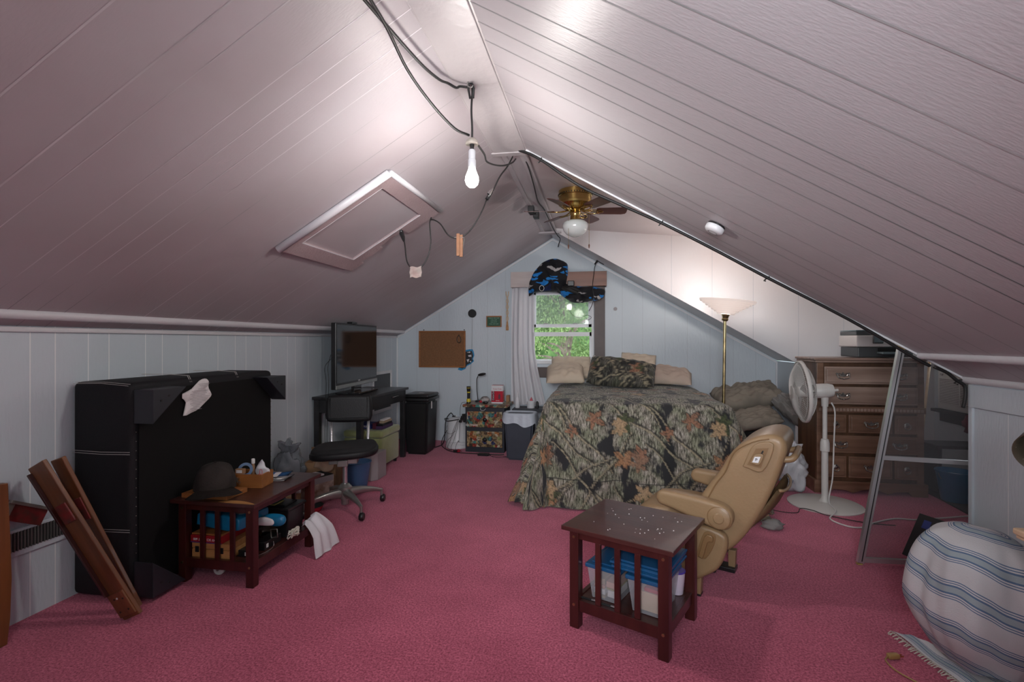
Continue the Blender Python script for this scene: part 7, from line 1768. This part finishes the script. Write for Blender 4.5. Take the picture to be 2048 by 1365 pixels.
tube(bm, [tuple(ml @ Vector(((.020 + .004 * math.sin(k * .12)) * math.cos(k * .55), (.020 + .004 * math.sin(k * .12)) * math.sin(k * .55), -.03 + k * .0011))) for k in range(46)], .007, 8); O('coiled_bulb', bm, 'white', t, world=True, smooth=True)
bm = nb(); tube(bm, smooth_pts([tuple(ml @ Vector((0, 0, -.085))), (1.62, 2.03, 1.12), (1.74, 1.95, 1.05), (1.80, 1.85, .90), (1.80, 1.80, .76)]), .007, 8); O('arm', bm, 'bronze', t, world=True, smooth=True)
bm = nb(); lathe(bm, [(.08, 0), (.08, .014), (.03, .028), (.008, .03)], 28, Matrix.Translation((1.80, 1.80, .729))); O('base', bm, 'bronze', t, world=True, smooth=True, ang=40)
M['yelflower'] = M['yellow']
cable([(1.62, 2.00, 1.02), (1.82, 1.94, .90), (1.92, 1.84, .735)], .003, 'goldcord', 'lamp_flex', 'gold flex hanging from the work lamp to the pine table')

# ------------------------------------------------------------------ dormer side: window, air conditioner, odds and ends
V0, V1, U0, U1 = 4.95, 5.88, .70, 1.95
t = T('window_2', 'dormer side window with a dark frame', 'window', (XO, 5.4, .7)); t['kind'] = 'structure'
M['darkframe'] = mat('dark_grey_brown_paint', (.045, .036, .035), .9, spec=.1)
for q in ((V0 - .14, V0, U0 - .02, U1 + .12), (V1, V1 + .15, U0 - .02, U1 + .12), (V0, V1, U1, U1 + .12)): wbox((XO - .022, XO - .001, *q), 'casing', 'darkframe', t)
wbox((XO - .09, XO + .05, V0 - .17, V1 + .18, U0 - .05, U0 - .02), 'sill', 'darkframe', t); wbox((XO - .022, XO - .002, V0 - .14, V1 + .15, U0 - .15, U0 - .052), 'apron_board', 'darkframe', t)
for q in ((V0, V0 + .05, U0, U1), (V1 - .05, V1, U0, U1), (V0 + .05, V1 - .05, U1 - .05, U1), (V0 + .05, V1 - .05, 1.16, 1.21)): wbox((XO + .03, XO + .06, *q), 'sash', 'white', t)
bm = nb(); bx(bm, XO + .044, XO + .047, V0 + .04, V1 - .04, 1.19, U1 - .04); O('pane', bm, 'glass', t, world=True)
t = T('window_air_conditioner', 'white louvred window air conditioner in the dormer window', 'air conditioner', (XO, 5.55, .72))
bm = nb(); bx(bm, XO - .14, XO + .30, 5.0, 5.86, .704, 1.10, .012); O('casing', bm, 'whiteplastic', t, world=True, smooth=True, ang=40)
for k in range(15):
    pass
bm = nb()
for k in range(16): bx(bm, XO - .147, XO - .1405, 5.22, 5.83, .765 + k * .0165, .7725 + k * .0165)
bx(bm, XO - .149, XO - .1405, 5.52, 5.535, .76, 1.02)
O('louvre_panel', bm, 'whiteplastic', t, world=True)
bm = nb(); bx(bm, XO - .1404, XO - .1401, 5.22, 5.83, .762, 1.02); O('intake', bm, 'grey_pl', t, world=True)
bm = nb(); cyl(bm, (XO - .152, 5.79, 1.06), (XO - .14, 5.79, 1.06), .014, n=18); O('dial', bm, 'grey_pl', t, world=True)
o = nb(); vs = ico(o, (3.50, 5.42, .60), .11, 3, (.5, 1.1, .8), .4, 9)
for v in vs: v.co.x = min(v.co.x, 3.57)
M['maroon'] = mat('maroon_cloth', (.16, .015, .035), .85, bump=.4, bscale=12)
tag(O('maroon_cloth', o, 'maroon', None, smooth=True), 'maroon cloth bunched on the window sill under the air conditioner', 'cloth')
t = T('broom', 'long pale wooden broom handle leaning behind the insect screen', 'broom', (3.15, 5.6, 0))
bm = nb(); cyl(bm, (3.16, 5.62, .24), (3.335, 5.75, 1.30), .012, n=12); O('handle', bm, 'pine', t, world=True, smooth=True, ang=40)
bm = nb(); prism(bm, [(3.10, .015), (3.22, .015), (3.185, .24), (3.145, .24)], 5.59, 5.64, 'XZ', b=.004); O('brush_head', bm, 'charcoal', t, world=True)
M['darksign'] = mat('dark_grey_square', (.05, .05, .055), .5)
o = nb(); bx(o, -.13, .13, -.006, .006, -.13, .13, .003, mtx=Matrix.Translation((3.11, 6.13, 1.13)) @ Euler((0, R(42), 0)).to_matrix().to_4x4())
tag(O('diamond_sign', o, 'darksign', None), 'dark grey square panel hung cornerwise on the dormer wall behind the dresser', 'panel')
t = T('blue_bucket', 'bright blue plastic bucket on the carpet behind the insect screen', 'bucket', (3.03, 4.95, 0)); M['bucketblue'] = mat('bucket_blue', (.01, .12, .26), .35)
mt = Matrix.Translation((3.04, 4.92, .013))
bm = nb(); lathe(bm, [(.095, .003), (.10, .01), (.135, .25), (.142, .252), (.142, .262), (.132, .262), (.095, .02)], 32, mt, cap=False); O('body', bm, 'bucketblue', t, world=True, smooth=True, ang=40)
bm = nb(); lathe(bm, [(.001, .215), (.125, .215)], 32, mt, cap=False); O('papers', bm, 'paper', t, world=True)
bm = nb(); tube(bm, [(3.04 + .140 * math.cos(a), 4.92 - .05 * math.sin(a) * .3 - .02, .255 - .10 * math.sin(a)) for a in [PI * k / 14 for k in range(15)]], .003, 6); O('bail_handle', bm, 'steel', t, world=True)
M['rugdark'] = mat('speckled_charcoal_rug', (.022, .022, .026), 1, col2=(.07, .07, .08), vscale=130)
o = nb(); prism(o, [(2.92, 4.55), (2.80, 4.15), (2.95, 3.80), (3.59, 3.75), (3.59, 6.14), (3.0, 6.14), (2.96, 5.0)], .001, .012, 'XY')
tag(O('dark_mat', o, 'rugdark', None), 'dark speckled mat on the dormer floor behind the insect screen', 'mat')
o = nb(); bx(o, 3.02, 3.56, 5.12, 5.40, .42, .45, .005); 
for x in (3.04, 3.51):
    bx(o, x, x + .03, 5.14, 5.38, .013, .419)
tag(O('dark_bench', o, 'rugdark', None), 'low dark bench under the dormer window', 'bench')

# ------------------------------------------------------------------ trees outside the window
M['leaf_a'] = mat('fresh_green_leaves', (.07, .14, .035), .6, col2=(.19, .29, .085), vscale=1.4)
M['leaf_b'] = mat('deep_green_leaves', (.03, .06, .028), .6, col2=(.09, .15, .06), vscale=1.2)
M['bark'] = mat('grey_bark', (.16, .13, .10), .9, var=.3, vscale=12)
M['woods'] = mat('distant_woods', (.045, .11, .03), .9, col2=(.16, .30, .09), vscale=3.5)
def tree(lab, x, y, h, cr, m, n, zc, seed):
    t = T('leafy_tree', lab, 'tree', (x, y, -3)); rnd = random.Random(seed)
    bm = nb(); tube(bm, smooth_pts([(x, y, -3), (x + .1, y, 0), (x - .08, y + .1, zc), (x + .05, y, zc + h * .45)]), [.16 - .0068 * k for k in range(19)], 10)
    for k in range(9):
        z = zc - h * .35 + h * .09 * k; a = rnd.random() * 6.28
        p = Vector((x, y, z)); q = p + Vector((math.cos(a), math.sin(a) * .6, .5)) * cr * .8
        tube(bm, smooth_pts([p, p.lerp(q, .5) + Vector((0, 0, .1)), q]), [.04 - .0025 * j for j in range(13)], 6)
    O('trunk', bm, 'bark', t, world=True, smooth=True)
    bm = nb()
    cl = [(x + rnd.gauss(0, cr * .5), y + rnd.gauss(0, cr * .35), zc + rnd.uniform(-h / 2, h / 2)) for _ in range(26)]
    for _ in range(n):
        while True:
            c = rnd.choice(cl); p = Vector((rnd.gauss(c[0], cr * .2), rnd.gauss(c[1], cr * .2), rnd.gauss(c[2], cr * .2)))
            if abs(p.x - x) < cr and abs(p.y - y) < .68: break
        s = .020 + .022 * rnd.random(); Rm = Euler((rnd.random() * 6, rnd.random() * 6, rnd.random() * 6)).to_matrix()
        bm.faces.new([bm.verts.new(p + Rm @ Vector(v_)) for v_ in ((-s, 0, 0), (0, -s * .5, 0), (s * 1.2, 0, 0), (0, s * .5, 0))])
    O('crown', bm, m, t, world=True)
tree('bright green leafy tree nearest the window glass', -.55, 9.3, 2.6, .80, 'leaf_a', 9000, .55, 1)
tree('leafy tree outside behind the lower window sash', -1.75, 10.8, 3.4, 1.0, 'leaf_a', 9000, .9, 2)
tree('dark green tree behind the upper window sash', -.85, 12.4, 4.4, 1.3, 'leaf_b', 12000, 2.1, 3)
tree('dark green tree outside, partly hidden by the sheer curtain', -3.3, 12.6, 4.0, 1.0, 'leaf_b', 5000, 2.0, 4)
tree('green tree outside at the brown window frame side', .35, 10.8, 4.0, .95, 'leaf_b', 6000, 1.6, 5)
bm = nb()
def wall_of_trees(u, v):
    return (-9 + 18 * u, 14.5 + 1.6 * noise.noise(Vector((u * 14, v * 8, 0))) + 4 * (u - .5) ** 2, -3.5 + 9.5 * v + .8 * noise.noise(Vector((u * 20, 3, 1))) * v)
sheet(bm, 90, 40, wall_of_trees); tag(O('woodland_backdrop_tree', bm, 'woods', None, smooth=True), 'soft mass of distant woodland filling the window view', 'woodland')
